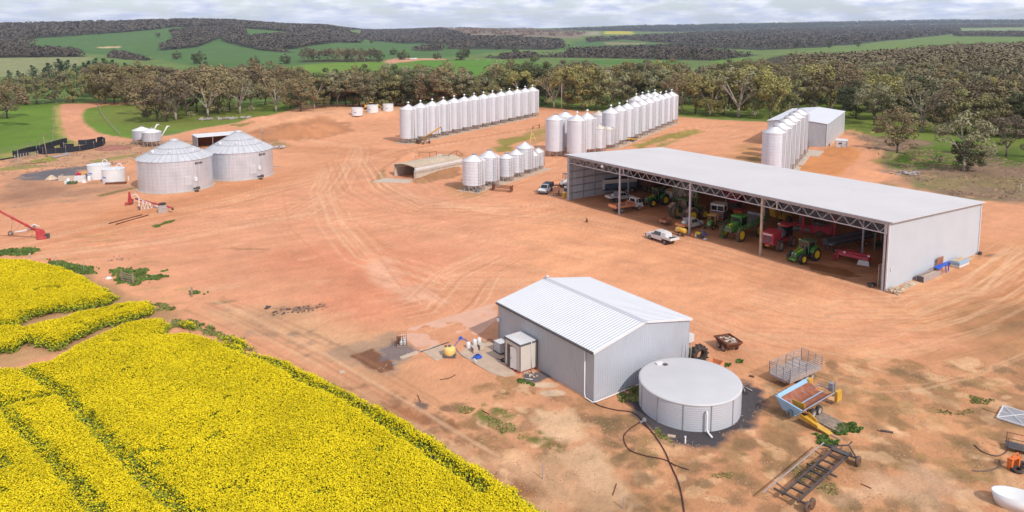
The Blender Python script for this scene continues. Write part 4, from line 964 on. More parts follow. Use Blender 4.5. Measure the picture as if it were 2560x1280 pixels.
def tree(kind,px,py,hpx,group,label=None):
    """tree standing at a ground pixel, height given in photo pixels"""
    q=G(px,py);d=q.y;hm=hpx/F_*q.y*(1.0 if group.startswith(('single','dark p')) else 1.12)
    TREES.append((kind,q,hm,group,label,px))
def band(x0,x1,y0,y1,n,h0,h1,kinds,group,jit=.35):
    for i in range(n):
        f=(i+.5)/n+tt.uniform(-jit,jit)/n;tree(tt.choice(kinds),x0+(x1-x0)*f,y0+(y1-y0)*f+tt.uniform(-2.5,2.5),tt.uniform(h0,h1),group)
GL='trees along the left paddock'
for k,x,y,h in (('brown2',-8,322,112),('brown',18,296,92),('grey',60,262,70),('olive',92,262,74),('grey2',141,259,78),('olive',182,257,82),('olive2',262,260,98),('brown',286,262,86),('olive',314,258,80),('brown',338,264,72)): tree(k,x,y,h,GL)
GM='trees between the road and the bare bank'
for k,x,y,h in (('brown2',366,286,92),('brown',394,304,112),('purple',418,304,100),('bare',440,300,104),('brown2',468,288,112),('purple',492,280,100),('bare2',520,292,104),('brown',548,284,112),('brown2',574,276,112),('bare',600,284,98),('brown',628,270,112),('bare2',690,279,88),('purple',664,262,70),('olive',726,270,72),('brown',752,279,88),('olive2',786,272,80),('purple',455,272,90),('brown',520,268,100),('olive',400,262,82)): tree(k,x,y,h,GM)
GP='dark pines behind the left trees'
for i in range(20):
    x=28+i*16.5+tt.uniform(-6,6);tree(tt.choice(['pine','pine2','pine']),x,222+tt.uniform(-5,8),tt.uniform(54,74) if x>110 else tt.uniform(42,56),GP)
band(230,760,244,240,26,60,84,['purple','brown','brown2'],GM+', back line')
GC='trees behind the white tanks and long silo row'
band(800,1240,266,268,24,70,92,['olive','olive2','grey','olive','brown','dark'],GC)
band(815,1140,252,250,17,66,88,['olive2','dark','olive','brown','grey'],GC+', back line')
tree('dark',992,258,92,GC);tree('brown',1128,262,100,GC);tree('olive',1060,250,86,GC)
GH='tall tree row beside the distant farmhouse'
band(756,955,165,165.5,17,26,34,['purple','brown','dark','bare2','purple'],GH,.2)
GR='trees between the two silo rows'
for k,x,y,h in (('olive',1245,262,100),('dark',1330,258,112),('gold',1300,266,90),('bare2',1385,272,96),('gold2',1418,274,104),('gold',1455,272,112),('olive',1490,276,106),('grey',1530,276,98),('dark',1365,262,100),('brown',1270,256,88),('purple',1480,250,92)): tree(k,x,y,h,GR)
band(1240,1700,240,238,22,60,88,['olive','brown','grey2','purple','dark','gold2'],GR+', back line')
GG='front line of trees above the right silos'
for k,x,y,h in (('olive2',1565,274,96),('dark',1604,268,104),('grey',1640,270,98),('olive',1672,272,92),('bare2',1704,284,104),('gold2',1738,286,100),('gold',1775,290,96),('olive2',1808,286,112),('bare',1846,294,128),('gold',1885,290,130),('gold2',1925,298,110),('olive',1960,288,96),('grey2',1994,280,92),('gold',2036,276,118),('brown2',2078,282,118),('bare2',2108,272,104),('dark',2140,296,92),('grey',2185,312,104),('purple',2090,262,100)): tree(k,x,y,h,GG)
tree('brown',2243,384,126,'single trees right of the grain shed','dense round brown gum tree standing alone right of the container hut')
tree('grey2',2408,428,160,'single trees right of the grain shed','big dark leaning gum tree in front of the right woods')
tree('purple',2516,392,118,'single trees right of the grain shed','short brown gum tree near the right edge on green grass')
tree('dark',2545,300,110,'single trees right of the grain shed','dark gum tree at the right edge behind the green clearing')
tree('dark',2420,428,95,'single trees right of the grain shed','low dense dark foliage around the big leaning gum trunk')
GW='woods right of the grain shed'
WW=[(1700,2160,262,258,20,78,96),(1720,2200,244,246,17,64,84),(1760,2600,228,240,26,58,80),(2160,2600,276,290,15,88,112),(2190,2600,300,315,12,96,120),(2290,2600,330,345,7,96,128),(1800,2600,212,220,16,46,66),(1840,2600,202,206,14,38,54)]
for i,w in enumerate(WW): band(*w,['olive','brown','brown2','purple','grey','dark','olive2','grey2','brown','bare2'] if w[2]<250 else ['brown','brown2','olive','purple','grey','bare','gold2','dark'],GW+', '+['nearest grain shed','second line','middle line','behind clearing','right clearing','right edge','far line','farthest line'][i])
# label every tree by look and place in its line
from collections import defaultdict
byg=defaultdict(list)
for t_ in TREES: byg[t_[3]].append(t_)
def ordw(i,n):
    if i==0: return 'leftmost'
    if i==n-1: return 'rightmost'
    W_=['second','third','fourth','fifth','sixth','seventh','eighth','ninth','tenth','eleventh','twelfth','thirteenth','fourteenth','fifteenth','sixteenth','seventeenth','eighteenth','nineteenth','twentieth']
    if i<=n//2: return W_[min(i-1,18)]+' from left'
    return W_[min(n-2-i,18)]+' from right'
WH={GH:'in distant row beside white farmhouse',GL:'by the left paddock',GM:'between road and bare bank',GM+', back line':'behind trees left of bank',GP:'behind the left trees',GC:'behind the long silo row',GC+', back line':'in back line behind long silos',
 GR:'between the silo rows',GR+', back line':'in line beyond middle silos',GG:'along green strip right of silos'}
for i,nm in enumerate(['beside the grain shed','in second line of right woods','in middle line of right woods','behind the green clearing','at the right clearing edge','at the far right edge','in far line of right woods','in farthest line of right woods']):
    WH[GW+', '+['nearest grain shed','second line','middle line','behind clearing','right clearing','right edge','far line','farthest line'][i]]=nm
for gname,lst in byg.items():
    lst.sort(key=lambda a:a[5]);n=len(lst)
    for i,(kind,q,hm,_,lb,px) in enumerate(lst):
        pr,h=KINDS[kind]
        if kind not in used: o=pr;used.add(kind)
        else: o=dup(pr)
        s=hm/h;o.location=q;q.z-=.1;o.rotation_euler=(0,0,tt.uniform(0,6.28));o.scale=(s*tt.uniform(1.05,1.3),s*tt.uniform(1.05,1.3),s)
        o['group']=gname;o['label']=lb or (DESC[kind]+' '+WH[gname]+', '+ordw(i,n))
for k,(pr,h) in KINDS.items():
    if k not in used:
        for c in list(pr.children): bpy.data.objects.remove(c)
        bpy.data.objects.remove(pr)
print('gum',sum(1 for t_ in TREES if not t_[0].startswith('pine')))
# ---- far woods: one mass each
def inpoly(w,n,r):
    out=[];m=0
    while m<n:
        x=r.uniform(w[:,0].min(),w[:,0].max(),n);y=r.uniform(w[:,1].min(),w[:,1].max(),n)
        d=sdist(x,y,w)+(fbm(x/40,y/40,5)-.5)*20>0;out.append(np.stack([x[d],y[d]],1));m+=d.sum()
        if len(out)>200: break
    return np.concatenate(out)[:n]
farm=[mat('far_wood_leaves',(.105,.088,.070),.9,0,.3,.02,spec=.1),mat('far_blue_wood_leaves',(.085,.092,.08),.9,0,.25,.02,spec=.1),mat('dry_hill_leaves',(.21,.15,.11),.9,0,.3,.02,spec=.1),mat('near_wood_leaves',(.195,.158,.095),.9,0,.3,.04,spec=.1)]
def area(w): x,y=w[:,0],w[:,1];return .5*abs(np.dot(x,np.roll(y,1))-np.dot(y,np.roll(x,1)))
def wood(w,n,h,ci,name,seed,q=16,over=1.,qs=None):
    r=np.random.default_rng(seed);p=inpoly(w,n*2,r);z=tz(p[:,0],p[:,1])
    # leave a clearing where crowns would hide the field beyond the wood's far edge
    ip=WOODS[seed-100][0];zt_=z+h*.95-H_;d_=p[:,1]*cp-zt_*sp;u_=CX+F_*p[:,0]/d_;v_=PY-F_*(p[:,1]*sp+zt_*cp)/d_
    top=np.full(len(p),1e9)
    for k_ in range(len(ip)):
        (x1,y1),(x2,y2)=ip[k_],ip[(k_+1)%len(ip)]
        if abs(x2-x1)<1e-6: continue
        f_=(u_-x1)/(x2-x1);m_=(f_>=0)&(f_<=1);top=np.where(m_,np.minimum(top,y1+(y2-y1)*f_),top)
    k_=(v_>top-(14 if seed-100 in(1,2,3,4,5,6,10,13,14) else 3.5));p=p[k_][:n];z=z[k_][:n];n=len(p);print('kept',seed,n)
    sp_=math.sqrt(area(w)/max(n,1));rad=np.clip(sp_*.62,5,16)*over
    cs=np.stack([p[:,0],p[:,1],z+h*.55*r.uniform(.75,1.25,n)],1);rs=rad*r.uniform(.7,1.2,n)
    N_=n*q;i=np.repeat(np.arange(n),q);d=r.normal(size=(N_,3));d[:,2]=np.abs(d[:,2])*1.1-.45;d/=np.linalg.norm(d,axis=1)[:,None]
    sc=np.stack([rs[i],rs[i],np.full(N_,h*.46)],1)
    c=cs[i]+d*sc*r.uniform(.7,1.,N_)[:,None]
    nn=d+np.array([0,0,.4])+r.normal(size=(N_,3))*.35;nn/=np.linalg.norm(nn,axis=1)[:,None]
    a=np.cross(nn,r.normal(size=(N_,3)));a/=np.linalg.norm(a,axis=1)[:,None];b=np.cross(nn,a)
    s=(np.clip(cs[i][:,1]/1000*1.55,.8,4.5)*r.uniform(.6,1.4,N_))[:,None]
    V=np.stack([c-a*s,c+b*s*.7,c+a*s,c-b*s*.7],1).reshape(-1,3)
    o=npmesh(name,V,np.arange(4*N_).reshape(N_,4),[farm[ci]]);return o
WL=['far-off dark wood along the top of the left hill','dark wood strip at the left edge below the hill field','tongue of dark wood running down the green left hill','long dark wood across the green hill behind the belt','small dark thicket at the foot of the left hill field',
 'row of tall trees beside the distant white farmhouse','round clump of trees in the middle green field','dark wood around the base of the brown central hill','thin dry scrub over the brown central hill','broad dark woodland across the right middle distance','dark belt of trees along the far green fields','far blue wooded ridge on the right horizon','wooded rise left of the brown central hill','small dark copse in the centre valley','dark wood strip below the pale field at right','dense brown green woodland behind the trees on the right']
for i,w in enumerate(WOODS):
    if i==5: continue
    n=min(w[1],int(area(WP[i])/60));print(i,n,int(area(WP[i])));
    o=wood(WP[i],n,w[2],w[3],'distant_wood',100+i,q=[24,24,24,24,30,40,30,22,22,16,26,14,18,24,16,46][i]);tag(o,WL[i],'wood','distant woods',kind='stuff')
# a few single far trees in the fields
ft=[(395,94),(928,110),(712,170),(637,170),(1245,128),(1093,156),(1010,160),(1290,140),(1150,158),(2145,118),(2070,121),(1990,120),(500,168),(445,158),(1160,150),(905,152),(985,146),(1640,150),(1720,152)]
prf=dup(KINDS['dark'][0]);prf.name='gum_tree'
nf=len(ft);ftl=sorted(ft)
for i,(x,y) in enumerate(ftl):
    o=prf if i==0 else dup(prf);q=T(x,y);o.location=q;s=(17+3*(i%3))/19*(1.0);o.scale=(s*1.2,s*1.2,s);o.rotation_euler=(0,0,i);o['group']='single trees in the far fields'
    o['label']='small far tree alone in the distant green fields, '+ordw(i,nf)
# ================================================================== CANOLA
FLD=[[(-300,640),(0,641),(80,648),(150,660),(225,690),(262,712),(288,730),(270,748),(200,758),(130,768),(70,780),(50,800),(0,806),(-300,815)],
 [(-300,815),(0,808),(60,808),(100,800),(200,775),(320,750),(372,743),(388,760),(378,772),(300,792),(250,806),(170,842),(140,858),(110,852),(60,845),(40,862),(0,866),(-300,880)],
 [(-420,940),(0,916),(110,897),(140,880),(200,852),(290,812),(350,795),(400,787),(428,800),(420,818),(400,832),(470,828),(530,838),(575,842),(620,868),(700,888),(795,928),(872,965),(980,1022),(1086,1082),(1204,1155),(1325,1236),(1430,1320),(1530,1420),(1620,1560),(-900,1560)],
 [(545,826),(575,828),(640,860),(600,850)],[(445,792),(480,796),(500,808),(470,806)]]
TRK=[[(55,915),(110,950),(165,985),(220,1045),(290,1120),(380,1205),(480,1290),(560,1370)],[(-40,990),(10,1015),(60,1075),(120,1130),(180,1195),(250,1285),(300,1360)],[(530,838),(600,872),(690,905),(760,945),(850,985),(960,1050),(1080,1130),(1200,1215)],[(-20,1130),(20,1160)],[(130,862),(210,835),(300,800),(380,775),(430,760)],[(-60,1010),(30,1000),(120,985)]]
TW=[.38,.32,.35,.2,.3,.25]
def P11(p): q=P(p[0],p[1],1.0);return (q.x,q.y)
Fp=[np.array([P11(p) for p in f]) for f in FLD];Tp=[[P11(p) for p in t] for t in TRK]
rc=np.random.default_rng(5)
pts=[];dens=[]
for w in Fp:
    x0,x1=w[:,0].min(),w[:,0].max();y0,y1=max(w[:,1].min(),36),w[:,1].max()
    x0=max(x0,-75)
    n=int((x1-x0)*(y1-y0)*125);x=rc.uniform(x0,x1,n);y=rc.uniform(y0,y1,n)
    k=abs(x)<y*.95;x=x[k];y=y[k]
    d=sdist(x,y,w)+(fbm(x/1.2,y/1.2,3)-.5)*1.1;k=d>0;x=x[k];y=y[k];d=d[k]
    e=np.clip(d/1.0,0,1)
    for t_,tw in zip(Tp,TW): 
        ld=linedist(x,y,t_)+(fbm(x/.9,y/.9,9)-.5)*.6;e=np.minimum(e,np.clip((ld-tw*.6)/.6,.22,1))
    sp2=fbm(x/2.2,y/2.2,14);e2=np.where(sp2<.24,.6,1.);e=np.minimum(e,e2+.0)
    pts.append(np.stack([x,y],1));dens.append(e)
p=np.concatenate(pts);e=np.concatenate(dens)
n=len(p);zg=tz(p[:,0],p[:,1])
u=rc.random(n)
keep=(u<.22+.78*e);p=p[keep];e=e[keep];n=len(p)
ht_=(.55+.55*e)*(.85+.3*fbm(p[:,0]/3,p[:,1]/3,17))
def quads(c,s,up,r,nrm=None):
    m=len(c);nn=np.array([0,0,up])+r.normal(size=(m,3))*.6;nn/=np.linalg.norm(nn,axis=1)[:,None]
    a=np.cross(nn,r.normal(size=(m,3)));a/=np.linalg.norm(a,axis=1)[:,None]+1e-9;b=np.cross(nn,a);s=s[:,None]
    return np.stack([c-a*s-b*s*.5,c+a*s-b*s*.5,c+a*s*.6+b*s,c-a*s*.7+b*s*.9],1).reshape(-1,3)
Vs=[];mi=[]
def addq(mask,zf,spread,size,up,m_):
    c=np.concatenate([p[mask],(ht_[mask]*zf)[:,None]],1);c=c+rc.normal(size=c.shape)*np.array([spread,spread,.05])
    s=size*rc.uniform(.6,1.3,len(c));Vs.append(quads(c,s,up,rc));mi.append(np.full(len(c),m_))
al=np.ones(n,bool)
fl=rc.random(n)<(.25+.75*e)
addq(fl,1.0,.05,.055,1.5,0);addq(fl,1.01,.09,.045,1.2,0);addq(fl&(rc.random(n)<.7),.95,.11,.050,1.0,0)
addq(al,.70,.10,.09,.6,1);addq(rc.random(n)<.6,.40,.10,.13,.4,1);addq(rc.random(n)<.6,.84,.08,.06,.8,2)
V=np.concatenate(Vs);mi=np.concatenate(mi)
cy=mat('canola_flowers',(.69,.55,.012),.8,0,.12,.25,spec=.1);cg=mat('canola_stems',(.20,.25,.035),.9,0,.3,1.2,spec=.1);cg2=mat('canola_buds',(.55,.52,.02),.9,0,.2,1.,spec=.1)
V[:,2]+=tz(V[:,0],V[:,1])
o=npmesh('canola_crop',V,np.arange(len(V)).reshape(-1,4),[cy,cg,cg2],mi);tag(o,'yellow flowering canola crop filling the lower left with darker wheel tracks','crop',kind='stuff')
print('canola',n,len(mi))
# ---- grass and weeds: short blades on the green patches
GP_=[([(0,628),(60,622),(105,622),(90,632),(60,640),(0,640)],.55,900,0),([(118,652),(160,655),(240,672),(235,685),(160,680),(130,668)],.5,1000,0),([(272,676),(300,670),(360,676),(380,698),(340,715),(300,712),(285,700)],.45,900,0),
 ([(358,682),(414,692),(395,702),(362,700)],.4,400,0),([(398,676),(412,677),(405,682)],.3,60,0),([(380,566),(440,548),(442,551),(390,570)],.25,300,0),
 ([(1715,880),(1722,902),(1760,920),(1800,912),(1850,905),(1800,925),(1745,925),(1716,915)],.4,900,0),([(1728,870),(1762,900),(1745,912),(1716,900)],.45,500,0),
 ([(2045,1088),(2075,1084),(2110,1062),(2138,1056),(2138,1070),(2105,1092),(2060,1110),(2035,1100)],.34,1900,0),([(1545,985),(1600,965),(1600,1000),(1575,1010)],.3,500,1),
 ([(1305,952),(1340,955),(1330,964),(1308,960)],.3,160,0),([(1150,1018),(1190,1020),(1180,1035),(1148,1030)],.14,120,1),([(1215,1040),(1260,1050),(1310,1085),(1300,1092),(1230,1070)],.14,260,1),
 ([(2215,690),(2180,706),(2230,726),(2240,722)],.2,140,1),([(1640,1070),(1660,1085),(1700,1110),(1680,1112),(1640,1090)],.14,260,1),([(1990,1180),(2050,1140),(2060,1150),(2000,1210)],.13,200,1),([(2060,1228),(2085,1215),(2090,1232)],.12,90,1),
 ([(2430,990),(2475,1000),(2470,1012),(2440,1008)],.2,160,1),([(2350,1030),(2420,1025),(2410,1040)],.15,90,1),([(1790,1180),(1830,1185),(1820,1200),(1795,1195)],.12,90,1),([(478,732),(505,726),(510,736)],.35,120,0),
 ([(470,800),(560,835),(600,850),(540,845),(440,815),(425,800)],.5,700,1),([(385,758),(420,765),(425,775),(395,778)],.5,400,1),([(130,768),(270,750),(290,755),(200,775)],.4,900,1)]
Vs=[];mi=[]
rg2=np.random.default_rng(9)
for (pl,hh_,n,m_) in GP_:
    w=wpoly(pl);q=[];
    for _ in range(30):
        x=rg2.uniform(w[:,0].min()-.4,w[:,0].max()+.4,n);y=rg2.uniform(w[:,1].min()-.4,w[:,1].max()+.4,n);d=(sdist(x,y,w)+(fbm(x/.8,y/.8,3)-.5)*2.2>0)&(rg2.random(len(x))<.25+1.1*fbm(x/.5,y/.5,6))
        q.append(np.stack([x[d],y[d]],1))
        if sum(map(len,q))>n*2: break
    q=np.concatenate(q)[:n*2];m=len(q);z0=np.array([GZ(a,b) for a,b in q])
    hgt=hh_*.42*rg2.uniform(.4,1.3,m)*(.5+fbm(q[:,0]/.9,q[:,1]/.9,19))
    a=rg2.uniform(0,6.28,m);dx=np.stack([np.cos(a),np.sin(a)],1)*(.07+hgt*.22)[:,None];ln=rg2.normal(size=(m,2))*(hgt*.35)[:,None]
    b0=np.concatenate([q-dx,z0[:,None]],1);b1=np.concatenate([q+dx,z0[:,None]],1);t1=np.concatenate([q+ln+dx*.5,(z0+hgt)[:,None]],1);t0=np.concatenate([q+ln-dx*.6,(z0+hgt*.9)[:,None]],1)
    Vs.append(np.stack([b0,b1,t1,t0],1).reshape(-1,3));mi.append(np.full(m,m_))
V=np.concatenate(Vs);mi=np.concatenate(mi)
o=npmesh('grass_patches',V,np.arange(len(V)).reshape(-1,4),[mat('lush_grass',(.125,.19,.05),.9,0,.3,.8,spec=.1),mat('dull_weeds',(.24,.24,.085),.9,0,.3,.8,spec=.1)],mi);tag(o,'tufts of green grass and weeds scattered over the bare red ground','grass',kind='stuff')

# ---- loose stones, clods and dry litter over the bare foreground
r3=np.random.default_rng(77);Vs=[];Fs=[];mi=[];o_=0
for (pl,n,s0,s1,m_) in ((FG,3200,.02,.08,0),(FG,1100,.02,.06,1),([(480,770),(760,760),(1000,800),(1250,900),(1050,1000),(820,900)],900,.03,.09,0),([(1300,470),(2200,740),(2500,840),(1800,860),(1240,740),(700,760),(450,560)],2600,.04,.11,0),([(2130,330),(2220,360),(2560,400),(2560,500),(2400,495),(2240,440)],1500,.10,.34,1),([(0,395),(340,352),(700,352),(690,372),(330,410),(0,440)],1300,.08,.26,1)):
    w=wpoly(pl);x=r3.uniform(w[:,0].min(),w[:,0].max(),n*3);y=r3.uniform(w[:,1].min(),w[:,1].max(),n*3);k=(sdist(x,y,w)>0)&(fbm(x/4,y/4,5)>.42);x=x[k][:n];y=y[k][:n];m=len(x)
    z=np.array([GZ(a,b) for a,b in zip(x,y)]);s=r3.uniform(s0,s1,m);base=np.array([[1,0,0],[-.5,.8,0],[-.5,-.8,0],[0,0,.8]])
    a=r3.uniform(0,6.28,m);c_,s__=np.cos(a),np.sin(a);el=r3.uniform(.6,1.8 if m_==0 else 4,m)
    for j in range(4):
        bx,by,bz=base[j];bx=bx*el*s;by=by*s
        Vs.append(None) if False else None
    P4=[]
    for j in range(4):
        bx,by,bz=base[j];X_=bx*el*s;Y_=by*s*np.ones(m);P4.append(np.stack([x+X_*c_-Y_*s__,y+X_*s__+Y_*c_,z+bz*s-.005],1))
    Vs.append(np.stack(P4,1).reshape(-1,3));i=np.arange(m)[:,None]*4+o_
    Fs.append(np.concatenate([i+np.array([[0,1,3]]),i+np.array([[1,2,3]]),i+np.array([[2,0,3]])]));mi.append(np.full(3*m,m_));o_+=4*m
o=npmesh('gravel',np.concatenate(Vs),np.concatenate(Fs),[mat('pale_clods',(.50,.32,.20),.95,0,.3,.5),mat('dark_litter',(.24,.15,.10),.95,0,.35,.5)],np.concatenate(mi));tag(o,'loose clods, stones and dry litter scattered over the bare soil','gravel',kind='stuff')
# ================================================================== VEHICLES AND MACHINES
def wheel(par,x,y,r,w,rim='grey',tyre='black',lug=0,z=None,nm='wheel'):
    z=r if z is None else z
    b=MB();h=w/2
    b.lathe([(r*.55,-h*.9),(r*.86,-h),(r,-h*.7),(r,h*.7),(r*.86,h),(r*.55,h*.9)],28,x,y,'y',x0=z,cap=False)
    if lug:
        for k in range(lug):
            a=2*PI*k/lug;s=1 if k%2 else -1
            b.m=Matrix.Translation((x+r*math.cos(a),y+s*w*.22,z+r*math.sin(a)))@Matrix.Rotation(-a,4,'Y')@Matrix.Rotation(s*.6,4,'X')
            b.box(0,0,-.04,.09,w*.55,.09)
        b.m=Matrix.Identity(4)
    o=b.build(nm,tyre,par)
    MB().lathe([(.02,-h*.5),(r*.3,-h*.55),(r*.56,-h*.92),(r*.58,-h*.92),(r*.58,h*.92),(r*.56,h*.92),(r*.3,h*.55),(.02,h*.5)],20,x,y,'y',x0=z).build('rim',rim,o)
    return o
def along(a,b,side=0.,z=None):
    """pose from two pixels on the ground at rear and front wheels seen from one side"""
    A_,B_=P(*a),P(*b);h=math.atan2(B_.y-A_.y,B_.x-A_.x);m=(A_+B_)/2+Vector((-math.sin(h),math.cos(h),0))*side
    m.z=GZ(m.x,m.y)-.01;return m,h,(B_-A_).length
def mirror_pair(f):
    for s in(1,-1): f(s)
# ---- utes
def ute(lb,loc,h,tray='flat',body='white',cab=1.7,canopy=None,wb=3.1,name='ute'):
    t=thing(name,lb,'ute',loc,h);x0=wb/2
    for x in (-x0,x0): 
        for y in(-.78,.78): wheel(t,x,y,.38,.25,'grey')
    fr=x0+.85;cb=fr-1.25-.0;cr=cb-cab-.35
    b=MB();b.loft([(fr,-.88,.45),(fr,.88,.45),(cr,.88,.45),(cr,-.88,.45)],[(fr-.02,-.84,.95),(fr-.02,.84,.95),(cr,.88,1.05),(cr,-.88,1.05)])
    b.loft([(fr-.1,-.80,.95),(fr-.1,.80,.95),(cb,.86,1.03),(cb,-.86,1.03)],[(fr-.3,-.74,1.05),(fr-.3,.74,1.05),(cb,.80,1.14),(cb,-.80,1.14)])
    bo=b.build('body',body,t)
    b=MB();b.loft([(cb+.05,-.80,1.05),(cb+.05,.80,1.05),(cr,.80,1.05),(cr,-.80,1.05)],[(cb-.55,-.66,1.72),(cb-.55,.66,1.72),(cr+.08,.66,1.72),(cr+.08,-.66,1.72)]);c_=b.build('cabin',body,t)
    w=MB();w.loft([(cb+.07,-.68,1.12),(cb+.07,.68,1.12),(cb-.0,.68,1.1),(cb-.0,-.68,1.1)],[(cb-.50,-.58,1.67),(cb-.50,.58,1.67),(cb-.55,.58,1.66),(cb-.55,-.58,1.66)]);w.build('windscreen','glass',c_)
    for s in(1,-1):
        n=2 if cab>1.4 else 1;xs=cb-.35
        for k in range(n):
            a=xs-k*(cab*.46);e=a-cab*.40 if n==2 else cr+.2
            MB().loft([(a+.1,s*.80,1.12),(e,s*.80,1.12),(e,s*.69,1.62),(a-.28 if k==0 else a,s*.69,1.62)],[(a+.1,s*.83,1.12),(e,s*.83,1.12),(e,s*.71,1.62),(a-.28 if k==0 else a,s*.71,1.62)]).build('side_window','glass',c_)
        MB().box(fr-.03,s*.66,.72,.08,.3,.17).build('headlight','poly',bo)
        MB().box(cb-.2,s*.98,1.1,.1,.2,.18).build('mirror','trim',c_)
    MB().box(fr+.12,0,.42,.12,1.7,.34).build('bull_bar','trim',t)
    tl=2.0 if cab>1.4 else 2.35;tx=cr-.05-tl/2;m_='white' if tray!='dirty' else 'porange'
    b=MB().box(tx,0,.82,tl,1.86,.1);tr_=b.build('tray',m_,t)
    if canopy=='tarp': MB().loft([(tx-tl/2,-.9,.92),(tx+tl/2,-.9,.92),(tx+tl/2,.9,.92),(tx-tl/2,.9,.92)],[(tx-tl/2+.05,-.82,1.75),(tx+tl/2-.0,-.82,1.75),(tx+tl/2-.0,.82,1.75),(tx-tl/2+.05,.82,1.75)]).build('tarp_canopy','tarp',t)
    else:
        for s in(1,-1): MB().box(tx,s*.91,.92,tl,.04,.28).build('tray_side',m_,tr_)
        MB().box(tx-tl/2+.02,0,.92,.04,1.8,.28).build('tailgate',m_,tr_)
    if canopy=='tank': MB().loft([(tx+.25,-.75,.93),(tx+.95,-.75,.93),(tx+.95,.75,.93),(tx+.25,.75,.93)],[(tx+.35,-.6,1.62),(tx+.93,-.6,1.68),(tx+.93,.6,1.68),(tx+.35,.6,1.62)]).build('tank','poly',t);MB().box(tx-.45,.25,.93,.5,.5,.3).box(tx-.4,-.4,.93,.35,.4,.25).build('pump','trim',t)
    if canopy=='rack':
        MB().box(cr-.12,0,.92,.06,1.6,.9).build('headboard','steel',t)
        MB().lathe([(.22,-.35),(.3,-.3),(.3,.3),(.22,.35)],14,tx+.2,0,'y',x0=1.2).build('drum','poly',t)
    MB().box(0,0,.35,wb+1.4,.8,.3).build('chassis','dsteel',t)
    return t
m,h,l=along((1660.5,610.5),(1625,598.5),-.0);nrm=Vector((-math.sin(h),math.cos(h),0))
m=m-nrm*.85;ute('white dual cab ute with tray and white tank parked outside in the sun',m,h,canopy='tank',wb=3.2)
m,h,l=along((1539,505),(1574,500.5),.8);ute('white dual cab ute with low tray parked deep inside the left bay of shed',m,h,canopy='rack',wb=3.2)
m,h,l=along((1716,578),(1757,566),.8);ute('dusty white ute with blue drum on its tray, beside the second front post',m,h,tray='dirty',canopy='rack',wb=3.)
q=P(1360,484);a_=hd((1382,470),(1356,486));ute('white ute with charcoal canvas canopy left of the big shed corner',P(1364,481),a_,cab=1.1,canopy='tarp',wb=3.1)
# ---- white tray truck
m,h,l=along((1556,533),(1599,526),1.0);t=thing('tray_truck','white cab truck with long dusty pink tray, half out of the shed','truck',m,h)
for x in(-2.1,1.9):
    for y in(-.95,.95): wheel(t,x,y,.46,.3,'bar','mud')
b=MB();b.loft([(1.05,-1.02,.75),(2.85,-1.02,.6),(2.85,1.02,.6),(1.05,1.02,.75)],[(1.1,-.98,1.5),(2.75,-.98,1.35),(2.75,.98,1.35),(1.1,.98,1.5)]);b.loft([(1.1,-.98,1.5),(2.75,-.98,1.35),(2.75,.98,1.35),(1.1,.98,1.5)],[(1.2,-.88,2.3),(2.15,-.88,2.3),(2.15,.88,2.3),(1.2,.88,2.3)]);cb_=b.build('cab','white',t)
for s in(1,-1): MB().loft([(1.75,s*.965,1.5),(2.6,s*.965,1.45),(2.2,s*.90,2.15),(1.75,s*.90,2.15)],[(1.75,s*1.0,1.5),(2.6,s*1.0,1.45),(2.2,s*.93,2.15),(1.75,s*.93,2.15)]).build('side_window','glass',cb_);MB().box(1.42,s*.95,1.55,.28,.06,.55).build('side_window','glass',cb_)
MB().loft([(2.72,-.85,1.42),(2.72,.85,1.42),(2.25,.78,2.2),(2.25,-.78,2.2)],[(2.77,-.85,1.42),(2.77,.85,1.42),(2.3,.78,2.2),(2.3,-.78,2.2)]).build('windscreen','glass',cb_)
MB().box(1.13,0,1.55,.05,1.3,.6).build('rear_window','glass',cb_)
b=MB().box(-1.3,0,.95,4.4,2.15,.12);tr_=b.build('tray','pink',t)
for s in(1,-1): MB().box(-1.3,s*1.06,1.07,4.4,.05,.3).build('tray_side','porange',tr_)
MB().box(-3.48,0,1.07,.06,2.1,.5).build('tailgate','porange',tr_);MB().box(.6,0,1.07,.08,2.0,.75).build('headboard','pink',tr_);MB().box(-.3,-.5,1.07,.9,.7,.6).build('tool_box','pink',tr_)
MB().box(-.4,0,.5,5.2,.8,.4).build('chassis','dsteel',t)
# ---- blue tipping trailer
m,h,l=along((1512,487),(1592,481),1.2);t=thing('tipping_trailer','long blue and white grain tipping trailer along the left end wall','trailer',m,h);LT=min(l,11.)
b=MB();b.loft([(-LT/2,-.95,1.1),(LT/2,-.95,1.1),(LT/2,.95,1.1),(-LT/2,.95,1.1)],[(-LT/2,-1.2,2.2),(LT/2,-1.2,2.2),(LT/2,1.2,2.2),(-LT/2,1.2,2.2)]);b.build('lower_body','tblue',t)
MB().box(0,0,2.2,LT,2.45,.35).build('side_band','cream',t);MB().box(0,0,2.55,LT,2.45,.4).build('upper_body','white',t);MB().box(0,0,2.95,LT-.3,2.2,.08).build('load_tarp','tarp',t)
MB().box(-LT/2-.05,0,1.0,.1,2.4,2.0).build('end_wall','white',t);MB().box(0,0,.7,LT,.9,.35).build('chassis','dsteel',t)
for x in(LT/2-1.,LT/2-2.3,LT/2-3.6):
    for s in(1,-1): wheel(t,x,s*1.0,.5,.35,'grey')
